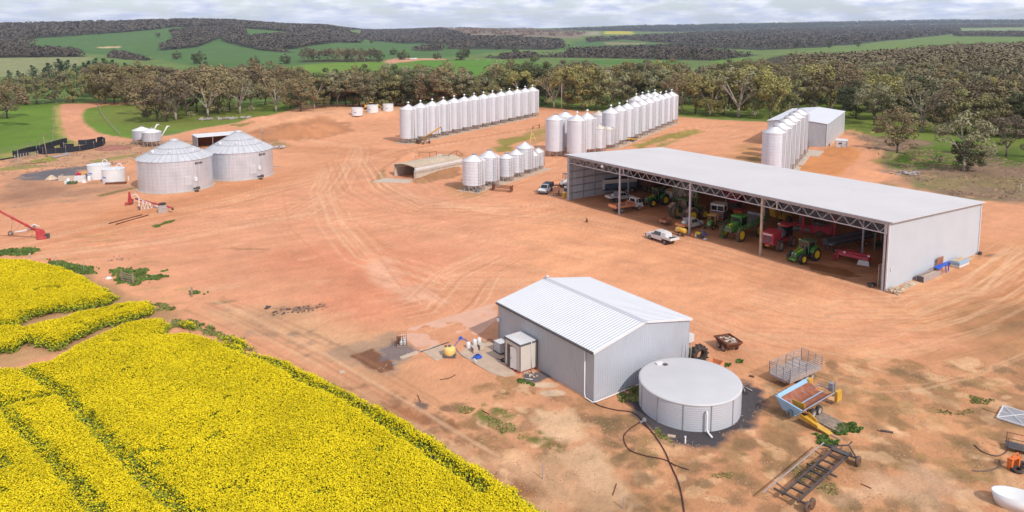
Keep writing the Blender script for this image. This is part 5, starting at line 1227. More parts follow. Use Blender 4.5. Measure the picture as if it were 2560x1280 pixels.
# ---- tractors
def tractor(lb,loc,h,g='green',roof='green',s=1.,blade=False,duals=False,dirty=False,name='tractor',art=False):
    t=thing(name,lb,'tractor',loc,h,s=s);ty='mud' if dirty else 'black';wb=2.9
    rf,rr=(.74,.98) if not art else (1.0,1.0)
    for y in(-.95,.95):
        wheel(t,wb/2,y,rf,.5,'yrim',ty,20);wheel(t,-wb/2,y*1.02,rr,.58,'yrim',ty,24)
        if duals: wheel(t,-wb/2,y*1.75,rr,.5,'yrim',ty,24)
    b=MB();b.loft([(wb/2+.75,-.36,.95),(wb/2+.75,.36,.95),(.1,.46,1.0),(.1,-.46,1.0)],[(wb/2+.62,-.33,1.52),(wb/2+.62,.33,1.52),(.1,.45,1.9),(.1,-.45,1.9)]);hd_=b.build('hood',g,t)
    MB().box(wb/2+.72,0,.95,.08,.5,.5).build('grille','trim',hd_)
    for s_ in (1,-1): MB().box(wb/2+.72,s_*.22,1.36,.08,.2,.14).build('headlight','poly',hd_)
    b=MB()
    for s_ in(1,-1): b.loft([(wb/2+.3,s_*.30,1.62),(.15,s_*.40,1.91),(.15,s_*.30,1.93),(wb/2+.3,s_*.22,1.64)],[(wb/2+.3,s_*.30,1.64),(.15,s_*.40,1.93),(.15,s_*.30,1.95),(wb/2+.3,s_*.22,1.66)])
    b.build('stripe','yrim',hd_)
    MB().box(0,0,.6,wb+1.1,.6,.5).build('chassis','dsteel',t)
    if blade: MB().box(wb/2+1.0,0,.55,.5,1.0,.28).build('front_weight',g,t)
    b=MB().box(-.85,0,1.15,1.5,1.45,1.6);c_=b.build('cab','glass',t)
    for x in(-.12,-1.58):
        for y in(-.72,.72): MB().box(x,y,1.1,.08,.08,1.72).build('cab_post',g if not dirty else 'dgreen',c_)
    MB().loft([(.15,-.9,2.78),(.15,.9,2.78),(-1.85,.9,2.78),(-1.85,-.9,2.78)],[(.0,-.75,3.02),(.0,.75,3.02),(-1.7,.75,3.02),(-1.7,-.75,3.02)]).build('roof',roof,t)
    MB().box(.1,-.55,3.0,.15,.15,.1).build('beacon','yrim',t)
    b=MB()
    for s_ in(1,-1):
        pts=[(-wb/2+1.12*math.cos(a),1.02+1.12*math.sin(a)) for a in [R(x) for x in(20,60,100,150)]]
        w0=s_*(.66 if not duals else 1.3);
        MB().wedge([(p[0],p[1]) for p in pts]+[(p[0]*.98-.02,p[1]-.07) for p in reversed(pts)],w0,w0+s_*(.62 if not duals else .7)).build('mudguard',g if not dirty else 'wood',t)
    MB().tube([(.5,.52,1.5),(.5,.52,2.6)],.07,8).build('exhaust','trim',t)
    for k in range(3): pass
    b=MB()
    for k in range(4): b.box(-.35,-.95,.4+k*.28,.5,.3,.05)
    b.build('steps','dsteel',t);return t
m,h,l=along((2042,650),(2004,661),0);n_=Vector((-math.sin(h),math.cos(h),0));m=m-n_*1.0
tractor('green tractor with faded roof parked nose out in the right bay by the sloping post',m,h,roof='dgreen',blade=True)
m,h,l=along((1662,512.5),(1631,518),0);n_=Vector((-math.sin(h),math.cos(h),0));m=m-n_*1.0;tractor('dark green tractor with yellow rims behind the white tray truck',m,h,roof='dgreen',s=1.05)
m,h,l=along((1692,552),(1758,541),0);n_=Vector((-math.sin(h),math.cos(h),0));tractor('muddy green tractor with dual rear wheels seen from behind',m-n_*0.2,h,g='dgreen',roof='dgreen',s=1.28,duals=True,dirty=True)
t=thing('compact_tractor','old light green tractor with yellow canopy frame between the ute and the sprayer','tractor',P(1778,570),hd((1795,556),(1770,572)))
b=MB();b.loft([(1.4,-.3,.7),(1.4,.3,.7),(0,.35,.7),(0,-.35,.7)],[(1.3,-.27,1.25),(1.3,.27,1.25),(0,.32,1.35),(0,-.32,1.35)]).build('hood',mat('light_green_paint',(.20,.42,.13),.5,dust=.3),t)
MB().box(-.6,0,2.1,1.5,1.4,.1).build('canopy','poly_y',t)
for x in (-.0,-1.2):
    for y in(-.6,.6): MB().box(x,y,.6,.07,.07,1.5).build('canopy_post','poly_y',t)
for y in(-.65,.65): wheel(t,1.0,y,.4,.25,'yrim');wheel(t,-.8,y,.6,.35,'yrim')
MB().box(0,0,.5,2.6,.5,.3).build('chassis','dsteel',t)
# ---- green self-propelled sprayer
m,h,l=along((1892,592),(1849,605),0);n_=Vector((-math.sin(h),math.cos(h),0));m=m-n_*1.3
t=thing('boom_sprayer','tall green sprayer with folded booms and yellow rims in the middle bay','sprayer',m,h,s=1.12);wb=l/1.12
for x in(-wb/2,wb/2):
    for y in(-1.35,1.35): wheel(t,x,y,1.0,.42,'yrim','mud',26)
b=MB();b.loft([(wb/2+1.2,-.55,1.4),(wb/2+1.2,.55,1.4),(wb/2-.7,.6,1.4),(wb/2-.7,-.6,1.4)],[(wb/2+1.1,-.45,2.1),(wb/2+1.1,.45,2.1),(wb/2-.7,.5,2.55),(wb/2-.7,-.5,2.55)]);hd_=b.build('hood','green',t)
MB().box(wb/2+1.2,0,1.45,.08,.8,.45).build('grille','trim',hd_);MB().box(wb/2+.1,0,2.2,1.4,.16,.16).build('stripe','yrim',hd_)
b=MB().box(wb/2-1.5,0,1.5,1.5,1.5,1.6);c_=b.build('cab','glass',t);MB().loft([(wb/2-.6,-.9,3.1),(wb/2-.6,.9,3.1),(wb/2-2.5,.9,3.1),(wb/2-2.5,-.9,3.1)],[(wb/2-.8,-.75,3.35),(wb/2-.8,.75,3.35),(wb/2-2.4,.75,3.35),(wb/2-2.4,-.75,3.35)]).build('roof','green',t)
for y in(-.74,.74):
    for x in(wb/2-.78,wb/2-2.2): MB().box(x,y,1.5,.09,.09,1.62).build('cab_post','green',c_)
MB().lathe([(.5,-1.3),(.8,-1.1),(.8,1.1),(.5,1.3)],18,-wb/2+.3,0,'x',x0=2.2).build('tank','grey',t) if False else MB().box(-wb/2+.2,0,1.4,2.2,1.7,1.4).build('tank','grey',t)
for s_ in(1,-1):
    b=MB()
    for z in(1.7,2.2): b.bar((wb/2+.9,s_*1.55,z-.1),(-wb/2-2.3,s_*1.6,z+.75),.08)
    for k in range(12): x=wb/2+.9-k*(wb+3.2)/12;b.bar((x,s_*1.55,1.62+k*.07),(x-.35,s_*1.55,2.12+k*.07),.045)
    b.build('boom','dgreen' if s_<0 else 'green',t)
b=MB()
for k in range(6): b.box(wb/2+.75,-1.0,.3+k*.25,.4,.35,.05)
for s_ in(-.17,.17): b.bar((wb/2+.75,-1.0+s_,.2),(wb/2+.6,-.9+s_,1.75),.03)
b.build('ladder','green',t)
MB().box(0,0,1.15,wb+1.6,.8,.3).build('chassis','dsteel',t)
MB().box(-wb/2-1.4,0,1.,.5,2.4,2.).build('boom_rack','steel',t)
# ---- red sprayer
m,h,l=along((1957,628),(1911,613),0)
a_=hd((1985,600),(1925,622));q=P(1945,619)
t=thing('red_sprayer','red high clearance sprayer with louvred nose behind the stained post','sprayer',q,a_)
for x,y in((1.7,-1.25),(1.7,1.25),(-1.9,-1.25),(-1.9,1.25)): wheel(t,x,y,.86,.45,'bar','mud',20)
b=MB();b.loft([(3.2,-.98,1.2),(3.2,.98,1.2),(1.0,1.02,1.2),(1.0,-1.02,1.2)],[(3.1,-.95,2.85),(3.1,.95,2.85),(1.0,1.,3.05),(1.0,-1.,3.05)]);hd_=b.build('hood','red',t)
for k in range(5): MB().box(3.2,0,1.35+k*.22,.1,1.6,.1).build('grille_bar','trim',hd_)
MB().box(3.16,0,2.5,.08,1.4,.2).build('name_plate','white',hd_);MB().box(3.1,0,.85,.3,.6,.25).build('tow_hitch','orange',t)
MB().lathe([(.3,-1.3),(.85,-1.),(.85,1.),(.3,1.3)],18,-.3,0,'x',x0=0).build('x','grey',t) if False else None
b=MB();b.m=Matrix.Translation((0.2,0,2.1));b.lathe([(.4,-1.2),(.85,-.9),(.85,.9),(.4,1.2)],18,0,0,'x',x0=0);b.build('tank','grey',t)
MB().box(-2.0,0,1.6,1.5,1.5,1.5).build('cab','glass',t);MB().box(-2.,0,3.1,1.9,1.7,.22).build('roof','red',t);MB().box(-1.2,-.6,3.32,.3,.3,.12).build('beacon','poly',t)
for s_ in(1,-1): MB().box(-.9,s_*.95,1.1,2.6,.15,.6).build('side_panel','red',t)
MB().box(0,0,.95,5.6,.7,.3).build('chassis','dsteel',t)
# ---- red mower
q=P(2135,657);a_=hd((2098,640),(2168,652));t=thing('disc_mower','red folding disc mower with white skirts on the shed floor','mower',q,a_)
b=MB();b.box(0,0,1.2,4.4,.5,.32).box(-2.1,.1,.3,.3,.9,1.1).box(0,.6,.6,4.0,.25,.7);b.build('frame','red',t)
MB().loft([(-2.,-.6,1.0),(1.9,-.6,.75),(1.9,.7,.75),(-2.,.7,1.0)],[(-2.,-.5,1.35),(1.9,-.5,1.15),(1.9,.6,1.15),(-2.,.6,1.35)]).build('cutter_cover','red',t)
MB().loft([(.5,-.75,.05),(2.1,-.75,.05),(2.1,-.7,.05),(.5,-.7,.05)],[(.7,-.62,.72),(1.95,-.62,.72),(1.95,-.58,.72),(.7,-.58,.72)]).build('skirt','white',t)
b=MB();b.tube([(-2.1,-.5,1.25),(-2.6,-.6,.9),(-2.55,-.7,.1)],.09,6).tube([(-2.1,.5,1.2),(-1.,.8,1.5),(1.4,.8,1.2)],.08,6);b.build('lift_arm','red',t)
for x in(-1.2,1.9): MB().box(x,-.55,1.3,.3,.06,.3).build('warning_board','poly',t)
for s_ in (-.4,.4): MB().tube([(-2.4,s_,.6),(-2.4,s_,.02)],.06,6).build('stand_leg','red',t)
# ---- black header comb on its trailer
q0=P(2068,630);q1=P(2180,606);a_=math.atan2(q1.y-q0.y,q1.x-q0.x);LH=(q1-q0).length
t=thing('harvester_comb','long black harvester comb on a trailer behind the near green tractor','header',q0,a_)
MB().loft([(0,-.5,1.0),(LH,-.5,1.0),(LH,.9,1.0),(0,.9,1.0)],[(0,.3,1.9),(LH,.3,1.9),(LH,.9,1.9),(0,.9,1.9)]).build('back_plate','trim',t)
b=MB()
for k in range(3): a=2*PI*k/3;b.bar((.3,.0+.45*math.cos(a),1.7+.45*math.sin(a)),(LH-.3,.0+.45*math.cos(a),1.7+.45*math.sin(a)),.04)
b.build('reel','steel',t);MB().box(LH/2,0,.75,LH,.25,.25).build('trailer_beam','dsteel',t)
for x in(.8,LH-2.5): 
    for s_ in(-.7,.7): wheel(t,x,s_,.36,.22,'white','mud')
MB().box(.3,-.5,1.15,.7,.5,.25).build('end_shield','grey',t)
# ---- green headframe
q=P(2194,622);t=thing('linkage_frame','pale green square linkage frame against the right end wall of the shed','frame',q,R(130))
for s_ in(-1.05,1.05): MB().box(0,s_,0,.16,.16,2.5).build('upright',mat('pale_green_paint',(.15,.33,.24),.6,dust=.3),t)
MB().box(0,0,2.4,.16,2.2,.18).build('crossbar','pale_green_paint' if False else MATS['pale_green_paint'],t);MB().box(0,0,.4,.3,1.7,.7).build('gearbox','dgreen',t)
# ---- blue prime mover
q=P(1800,552);a_=hd((1822,536),(1790,556));t=thing('cabover_truck','old blue and white cab truck with rusty bull bar in the middle of shed','truck',q,a_)
MB().box(.6,0,1.0,2.0,2.3,1.0).build('lower_cab','tblue',t);c_=MB().box(.6,0,2.0,2.0,2.3,1.15).build('cab','white',t)
for s_ in(-.55,.55): MB().box(1.6,s_,2.15,.06,.95,.75).build('windscreen','glass',c_)
for s_ in(1,-1): MB().box(.9,s_*1.15,2.2,.8,.06,.65).build('side_window','glass',c_)
MB().box(.6,0,3.15,2.1,2.4,.1).build('roof','white',t)
b=MB()
for z in(.6,1.,1.4,1.8): b.box(1.95,0,z,.1,2.3,.12)
for y in(-1.1,-.4,.4,1.1): b.box(1.95,y,.5,.12,.12,1.5)
b.build('bull_bar','pink',t)
for x in(.6,-3.,-4.3):
    for y in(-1.,1.): wheel(t,x,y,.52,.35,'grey')
MB().box(-2.,0,.7,6.,.9,.3).build('chassis','dsteel',t)
# ---- deep items in the shade
def simple(name,lb,cat,loc,rz,parts,group=None):
    t=thing(name,lb,cat,loc,rz,group)
    for nm,m_,fn in parts:
        b=MB();fn(b);b.build(nm,m_,t)
    return t
simple('seed_bin','cream hopper bin standing behind the dark green tractor','hopper',P(1678,510),R(36),[('hopper','cream',lambda b:b.loft([(-.5,-.5,1.2),(.5,-.5,1.2),(.5,.5,1.2),(-.5,.5,1.2)],[(-1.3,-1.2,2.7),(1.3,-1.2,2.7),(1.3,1.2,2.7),(-1.3,1.2,2.7)])),('lid','yellow',lambda b:b.box(0,0,2.75,1.4,.4,.15))]+[('leg','dsteel',(lambda x,y:lambda b:b.box(x,y,0,.12,.12,1.6))(x,y)) for x in(-.8,.8) for y in(-.8,.8)])
def tangle(b):
    r=random.Random(3)
    for k in range(46):
        x=r.uniform(-2.6,2.6);z=r.uniform(1.,2.2);b.tube([(x,r.uniform(-.6,.6),z),(x+r.uniform(-.7,.7),r.uniform(-.6,.6),z+1.5),(x+r.uniform(-.9,.9),r.uniform(-.6,.6),z+r.uniform(1.8,3.0)),(x+r.uniform(-1,1),r.uniform(-.6,.6),z+r.uniform(.6,1.6))],.035,4)
simple('air_seeder','folded air seeder bar hung with loops of pale hoses, middle left of shed','seeder',P(1712,520),R(126),[('seed_hose','cream',tangle),('bar','dgreen',lambda b:b.box(0,0,1.1,6,.4,.3).box(0,0,.2,5.5,.3,.3)),('frame_post','green',lambda b:b.box(-2.8,0,0,.2,.3,4.0)),('frame_post','green',lambda b:b.box(2.8,0,0,.2,.3,4.0))]+[('wheel','mud',(lambda x:lambda b:b.lathe([(.3,-.2),(.55,-.18),(.55,.18),(.3,.2)],20,x,-.9,'y',x0=.55))(x)) for x in(-1.8,1.8)])
simple('cattle_truck','rusty brown stock crate truck body deep in the left rear of the shed','truck body',P(1612,476),R(126),[('crate','rust',lambda b:b.box(0,0,1.2,6.5,2.4,2.6)),('upper_band','wood',lambda b:b.box(0,0,3.8,6.6,2.5,.3)),('chassis','dsteel',lambda b:b.box(0,0,.6,7,.9,.5))]+[('wheel','mud',(lambda x:lambda b:b.lathe([(.3,-.2),(.5,-.18),(.5,.18),(.3,.2)],20,x,1.1,'y',x0=.5))(x)) for x in(-2.4,-1.2,2.2)])
simple('red_bin','bright red box bin behind the green sprayer cab','bin',P(1849,553),R(126),[('body','orange',lambda b:b.box(0,0,1.1,1.7,1.3,.9)),('rim','red',lambda b:b.box(0,0,2.0,1.9,1.5,.08)),('stand','dsteel',lambda b:b.box(0,0,0,1.2,1.0,1.1))])
simple('red_field_bin','dull red field bin in the dark at the back of the middle bay','bin',P(1836,520),R(126),[('body','red',lambda b:b.loft([(-1.,-.8,1.2),(1.,-.8,1.2),(1.,.8,1.2),(-1.,.8,1.2)],[(-2.,-1.4,3.2),(2.,-1.4,3.2),(2.,1.4,3.2),(-2.,1.4,3.2)])),('stand','dsteel',lambda b:b.box(0,0,0,2,1.6,1.3))])
simple('backhoe','yellow digger arm and bucket behind the stained post','digger',P(1935,560),R(-150),[('bucket','yellow',lambda b:b.loft([(-.6,-.6,1.6),(.4,-.6,1.3),(.4,.6,1.3),(-.6,.6,1.6)],[(-.4,-.6,3.0),(.7,-.6,2.7),(.7,.6,2.7),(-.4,.6,3.0)])),('arm','dsteel',lambda b:b.tube([(-1.9,0,.8),(-1.2,0,3.6),(0,0,3.0)],.14,6)),('body','yellow',lambda b:b.box(-2.6,0,.6,1.8,1.5,1.2))]+[('wheel','mud',(lambda y:lambda b:b.lathe([(.3,-.2),(.6,-.18),(.6,.18),(.3,.2)],20,-2.6,y,'y',x0=.6))(y)) for y in(-.9,.9)])
simple('red_baler','dark red baler with upright red arms deep in the right bay','baler',P(2052,592),R(150),[('body','red',lambda b:b.box(0,0,.7,3.2,1.9,1.2)),('arm','red',lambda b:b.box(-2.,.9,.5,.4,.4,3.2)),('arm','red',lambda b:b.box(2.6,.9,.5,.4,.4,3.2)),('chute','dsteel',lambda b:b.box(.4,0,1.9,1.6,1.2,.5))]+[('wheel','mud',(lambda y:lambda b:b.lathe([(.3,-.2),(.6,-.18),(.6,.18),(.3,.2)],20,0,y,'y',x0=.6))(y)) for y in(-1.1,1.1)])
simple('red_plough','dusty red disc plough behind the red sprayer','plough',P(2010,580),R(140),[('frame','red',lambda b:b.box(0,0,1.1,4,.2,.25).box(0,.8,1.1,4,.2,.25)),('mast','red',lambda b:b.box(0,.4,1.2,.25,.25,1.2)),('disc','steel',lambda b:[b.lathe([(.02,-.04),(.36,-.03),(.36,.03),(.02,.04)],16,-1.8+k*.5,.4,'y',x0=.45) for k in range(8)]) ])
# pink box trailer inside
m,h,l=along((1655,560),(1675,553),0);t=thing('box_trailer','small faded red box trailer inside the shed behind the orange compressor','trailer',P(1664,561),hd((1655,557),(1680,549)))
MB().box(0,0,.5,1.9,1.25,.08).build('floor','wood',t)
for s_ in(1,-1): MB().box(0,s_*.63,.58,1.9,.04,.42).build('side','pink',t)
for x in(-.95,.95): MB().box(x,0,.58,.04,1.25,.42).build('tailgate','pink',t)
for s_ in(1,-1): wheel(t,.1,s_*.76,.31,.2,'pink','mud')
MB().tube([(.95,0,.5),(1.9,0,.45)],.05,6).build('drawbar','rust',t)
# junk beside the second post
for (nm,lb,cat,px,m_,fn) in (('drum','yellow plastic drum on its side by the second front post','drum',(1745,589),'yrim',lambda b:b.lathe([(.22,-.42),(.3,-.4),(.3,.4),(.22,.42)],16,0,0,'y',x0=.32)),
  ('tarp_heap','crumpled purple tarp heap right of the second front post','tarp',(1758,588),'cloth',lambda b:b.loft([(-.7,-.5,0),(.7,-.6,0),(.8,.5,0),(-.6,.5,0)],[(-.2,-.2,.8),(.3,-.1,.65),(.2,.2,.7),(-.3,.15,.85)])),
  ('paint_tin','white and orange tins clustered at the second post foot, front one','tin',(1731,592),'orange',lambda b:b.lathe([(.2,0),(.2,.45),(.15,.5)],12)),
  ('paint_tin','white tin right of the orange tin by the post foot','tin',(1739,592),'poly',lambda b:b.lathe([(.18,0),(.18,.4),(.12,.45)],12)),
  ('scrap_box','dark box of scrap on the ground in front of the yellow drum','box',(1752,595),'trim',lambda b:b.box(0,0,0,.8,.5,.35).box(.1,.1,.35,.3,.3,.2)),
  ('white_bag','crumpled white bag on the floor right of the post','bag',(1763,598),'poly',lambda b:b.loft([(-.35,-.2,0),(.3,-.25,0),(.35,.2,0),(-.3,.2,0)],[(-.1,-.1,.16),(.2,-.05,.14),(.1,.1,.18),(-.15,.08,.15)]))):
    b=MB();fn(b);o=b.build(nm,m_);place(o,P(*px),R(40));tag(o,lb,cat)
t=simple('hose_reel','loop of thin hose on the floor below the green sprayer ladder','hose',P(1826,608),0,[('coil','black',lambda b:b.tube([(.0,.5,.03),(.1,-.2,.03),(.8,-.5,.03),(1.6,-.5,.03),(2.,-.3,.03)],.03,5))])
# ---- orange compressor trailer
t=thing('compressor_trailer','small orange tank compressor on wheels just behind the white ute','compressor',P(1704,589),R(126+180))
b=MB();b.m=Matrix.Translation((0,0,.85));b.lathe([(.3,-.75),(.42,-.68),(.42,.68),(.3,.75)],18,0,0,'x',x0=0);b.build('tank','yellow',t);MB().box(-.1,0,.35,1.9,.7,.15).build('frame','dsteel',t);MB().box(-.7,0,.6,.5,.8,.6).build('engine_cover','poly_y',t)
for s_ in(1,-1): wheel(t,.1,s_*.5,.27,.16,'bar','mud')
# ---- yellow grain augers, red grain augers
def auger(lb,tail,head,hz,r,col,axle,wheels_h,name='grain_auger',scis=False,hop=True,frame='white'):
    A_=G(*tail);B_=P(*head,hz);a_=math.atan2(B_.y-A_.y,B_.x-A_.x);Ld=math.hypot(B_.x-A_.x,B_.y-A_.y)
    t=thing(name,lb,'auger',A_,a_)
    z0=.45;zt=lambda x:z0+(B_.z-z0)*x/Ld
    b=MB();b.tube([(0,0,z0),(Ld,0,B_.z)],r,10)
    for k in(.25,.5,.75): b.tube([(Ld*k-.06,0,zt(Ld*k-.06)),(Ld*k+.06,0,zt(Ld*k+.06))],r*1.25,10)
    b.build('tube',col,t)
    MB().tube([(Ld,0,B_.z),(Ld+.35,0,B_.z-.1),(Ld+.45,0,B_.z-.9)],r*1.05,8).build('spout',col if not scis else 'grey',t)
    if hop: MB().loft([(-.7,-.5,.1),(.5,-.5,.1),(.5,.5,.1),(-.7,.5,.1)],[(-.9,-.7,.7),(.6,-.7,.7),(.6,.7,.7),(-.9,.7,.7)]).build('hopper',col,t)
    ax=Ld*axle
    b=MB()
    for s_ in(1,-1): b.bar((ax,s_*1.3,.35),(ax*.35,s_*.12,zt(ax*.35)-r),.06).bar((ax,s_*1.3,.35),(min(ax*1.5,Ld*.8),s_*.12,zt(min(ax*1.5,Ld*.8))-r),.06).bar((ax*.7,s_*.7,zt(ax*.5)*.7),(ax*1.2,s_*.75,zt(ax*1.2)*.6),.045)
    b.bar((ax,-1.3,.35),(ax,1.3,.35),.07);b.bar((ax,-1.,.35),(ax*.7,.7,zt(ax*.5)*.7),.04).bar((ax,1.,.35),(ax*.7,-.7,zt(ax*.5)*.7),.04)
    b.build('undercarriage',frame,t)
    for s_ in(1,-1): wheel(t,ax,s_*1.4,.38,.22,'grey','mud')
    return t
t=auger('yellow grain auger propped against the first silos of the long row',(1046,358),(1101,318),5.3,.22,'yellow',.35,0,scis=True,frame='dsteel')
MB().box(.9,-.9,.4,1.3,.8,.9).build('engine','dsteel',t)
t=auger('yellow grain auger lying beside the middle silo row slab',(1592,352),(1556,345),1.4,.26,'yellow',.45,0,frame='dsteel',hop=False);MB().box(.2,-.5,.3,1.1,.8,.8).build('engine','dsteel',t)
def redauger(lb,hop,feet,tip,zt_,wh):
    A_=G(*hop);B_=P(*tip,zt_);a_=math.atan2(B_.y-A_.y,B_.x-A_.x);Ld=math.hypot(B_.x-A_.x,B_.y-A_.y);t=thing('swing_auger',lb,'auger',A_,a_)
    z=lambda x:.9+(B_.z-.9)*x/Ld
    b=MB();b.tube([(0,0,.9),(Ld,0,B_.z)],.17,10)
    for k in(.3,.55,.8): b.tube([(Ld*k-.08,0,z(Ld*k-.08)),(Ld*k+.08,0,z(Ld*k+.08))],.23,8)
    b.build('tube','redp',t);MB().tube([(Ld,0,B_.z),(Ld+.3,0,B_.z-.3)],.2,8).build('spout','dsteel',t)
    return t,a_,Ld,z
t,a_,Ld,z=redauger('red swing auger with white undercarriage near the large left bin',(340,508),None,(430,519),1.0,0)
# white frame towards the viewer, hopper folded upright
inv=t.matrix_basis.inverted() if False else None
def loc(t,p): 
    c,s_=math.cos(t.rotation_euler.z),math.sin(t.rotation_euler.z);d=p-t.location;return (d.x*c+d.y*s_,-d.x*s_+d.y*c,p.z-t.location.z)
w1,w2=loc(t,P(348,525)),loc(t,P(399,517));s1,s2=loc(t,P(347,497,1.9)),loc(t,P(398,512,1.4))
b=MB();b.bar(w1,s1,.09).bar(s1,w2,.06).bar(w1,w2,.08)
for k in range(5):
    f=(k+.5)/6;p1=Vector(w1).lerp(Vector(w2),f);p2=Vector(s1).lerp(Vector(w2),min(1,f+.12));b.bar(p1,p2,.045);b.bar(p2,Vector(w1).lerp(Vector(w2),min(1,f+.16)),.045)
b.build('undercarriage','white',t)
for w_ in(w1,w2): wheel(t,w_[0],w_[1],.36,.22,'bar','mud')
h_=loc(t,P(325,512));MB().at(h_[0],h_[1],0,R(20)).loft([(-.3,-.25,.3),(.3,-.25,.3),(.3,.25,.3),(-.3,.25,.3)],[(-.08,-.1,2.5),(.12,-.1,2.5),(.12,.1,2.5),(-.08,.1,2.5)]).box(0,-.6,.3,.25,1.,.35).build('swing_hopper','redp',t)
b=MB();b.tube([(h_[0],h_[1],1.6),(.4,-.2,1.9),(1.4,0,1.2)],.08,6);b.build('winch_arm','white',t);MB().at(h_[0],h_[1],0).box(-.5,.4,.1,.7,.7,.9).build('engine','dsteel',t)
t,a_,Ld,z=redauger('long red swing auger reaching out of the left edge of view',(106,597),None,(-30,512),6.2,0)
w1,w2=loc(t,P(27,588)),loc(t,P(82,574))
b=MB()
for w_ in(w1,w2): b.bar((w_[0],w_[1],.35),(Ld*.55,0,z(Ld*.55)-.1),.05).bar((w_[0],w_[1],.35),(Ld*.2,0,z(Ld*.2)-.1),.05).bar((w_[0],w_[1],.35),(Ld*.38,0,z(Ld*.38)-.1),.04)
b.bar((w1[0],w1[1],.35),(w2[0],w2[1],.35),.06);b.build('undercarriage','white',t)
for w_ in(w1,w2): wheel(t,w_[0],w_[1],.38,.22,'bar','mud')
b=MB();b.loft([(-.6,-.45,.1),(.7,-.45,.1),(.7,.45,.1),(-.6,.45,.1)],[(-.3,-.3,1.4),(.9,-.3,1.9),(.9,.3,1.9),(-.3,.3,1.4)]);b.build('swing_hopper','redp',t)
MB().tube([(3.4,0,1.6),(2.2,-.5,1.5),(1.,-.7,2.3),(.2,-.5,1.9)],.09,6).build('winch_arm','white',t);MB().box(-.6,0,.15,.8,.8,.6).build('engine','dsteel',t)
t=simple('stone_block','square grey block stand under the red auger near the large left bin','block',G(407,531),R(30),[('block','bar',lambda b:b.box(0,0,0,1.5,1.3,.8).box(0,0,.8,1.6,1.4,.1).box(0,.0,.9,1.2,1.,.5)),('tyre','black',lambda b:b.torus(.5,.16,0,0,1.55,'z',18,6))])
# ---- machines at the big shed's left corner
simple('ride_on_loader','white and black ride-on loader half behind the shed corner','loader',P(1412,468),R(200),[('body','white',lambda b:b.loft([(-1.,-.6,.6),(.9,-.6,.6),(.9,.6,.6),(-1.,.6,.6)],[(-.9,-.5,1.6),(.4,-.5,1.5),(.4,.5,1.5),(-.9,.5,1.6)])),('cage','trim',lambda b:b.box(-.5,-.5,1.6,.08,.08,1.2).box(-.5,.5,1.6,.08,.08,1.2).box(.2,-.5,1.6,.08,.08,1.2).box(.2,.5,1.6,.08,.08,1.2).box(-.15,0,2.8,.9,1.2,.08))]+[('wheel','mud',(lambda x,y:lambda b:b.lathe([(.2,-.15),(.42,-.13),(.42,.13),(.2,.15)],16,x,y,'y',x0=.42))(x,y)) for x in(-.6,.6) for y in(-.7,.7)])
simple('yellow_bin_box','yellow metal box standing at the foot of the shed corner','box',P(1411,495),R(126),[('body','yellow',lambda b:b.box(0,0,.1,.7,.6,1.0)),('lid','poly_y',lambda b:b.box(0,0,1.1,.8,.7,.08))])
simple('hay_rake','rusty wheel rake frame lying left of the shed corner','rake',P(1397,488),R(10),[('wheel_rim','rust',lambda b:b.torus(1.1,.05,0,0,.1,'z',24,5)),('wheel_rim','rust',lambda b:b.torus(.6,.05,0,0,.14,'z',20,5)),('mast','rust',lambda b:b.tube([(0,0,0),(0,0,1.1)],.12,6)),('drawbar','bar',lambda b:b.bar((-2.4,-.8,.12),(1.8,-.4,.12),.05))])
simple('plough_frame','long rusty implement frame behind the canopy ute','implement',P(1388,470),R(200),[('beam','rust',lambda b:b.bar((-3,0,.6),(2,0,.6),.08).bar((-3,.8,.6),(1,.6,.6),.07)),('tine','rust',lambda b:[b.tube([(-2.6+k*.7,.4,.6),(-2.6+k*.7,.2,.05)],.04,4) for k in range(7)]),('hoop','rust',lambda b:b.tube([(-3.2,0,.6),(-1,0,1.7),(2,0,1.2)],.04,5))])
simple('steel_drum','white and dark drum by the shed corner below the loader','drum',P(1414,481),0,[('body','trim',lambda b:b.lathe([(.35,0),(.35,.9)],16)),('lid','white',lambda b:b.lathe([(.36,.9),(.36,1.2),(.1,1.3)],16))])
# rusty harrow by front silo group
t=simple('tine_harrow','rusty tine harrow beside the front silo group','harrow',G(1256,477),hd((1236,473),(1280,477)),[('beam','rust',lambda b:b.box(0,-.5,.75,4.,.12,.12).box(0,.5,.75,4.,.12,.12).box(0,0,1.1,4.,.1,.1)),('tine','rust',lambda b:[b.tube([(-1.9+k*.27,-.5,.8),(-1.95+k*.27,-.9,.4),(-1.85+k*.27,-.7,.02)],.035,4) for k in range(15)]),('end_plate','rust',lambda b:b.box(-2.,0,.05,.06,1.5,1.2)),('end_plate','rust',lambda b:b.box(2.,0,.05,.06,1.5,1.2))])
simple('hopper_boot','small dark cone hopper on the slab before the nearest front silo','hopper',G(1193,481),0,[('cone','trim',lambda b:b.lathe([(.55,0),(.5,.2),(.1,.85)],14))])
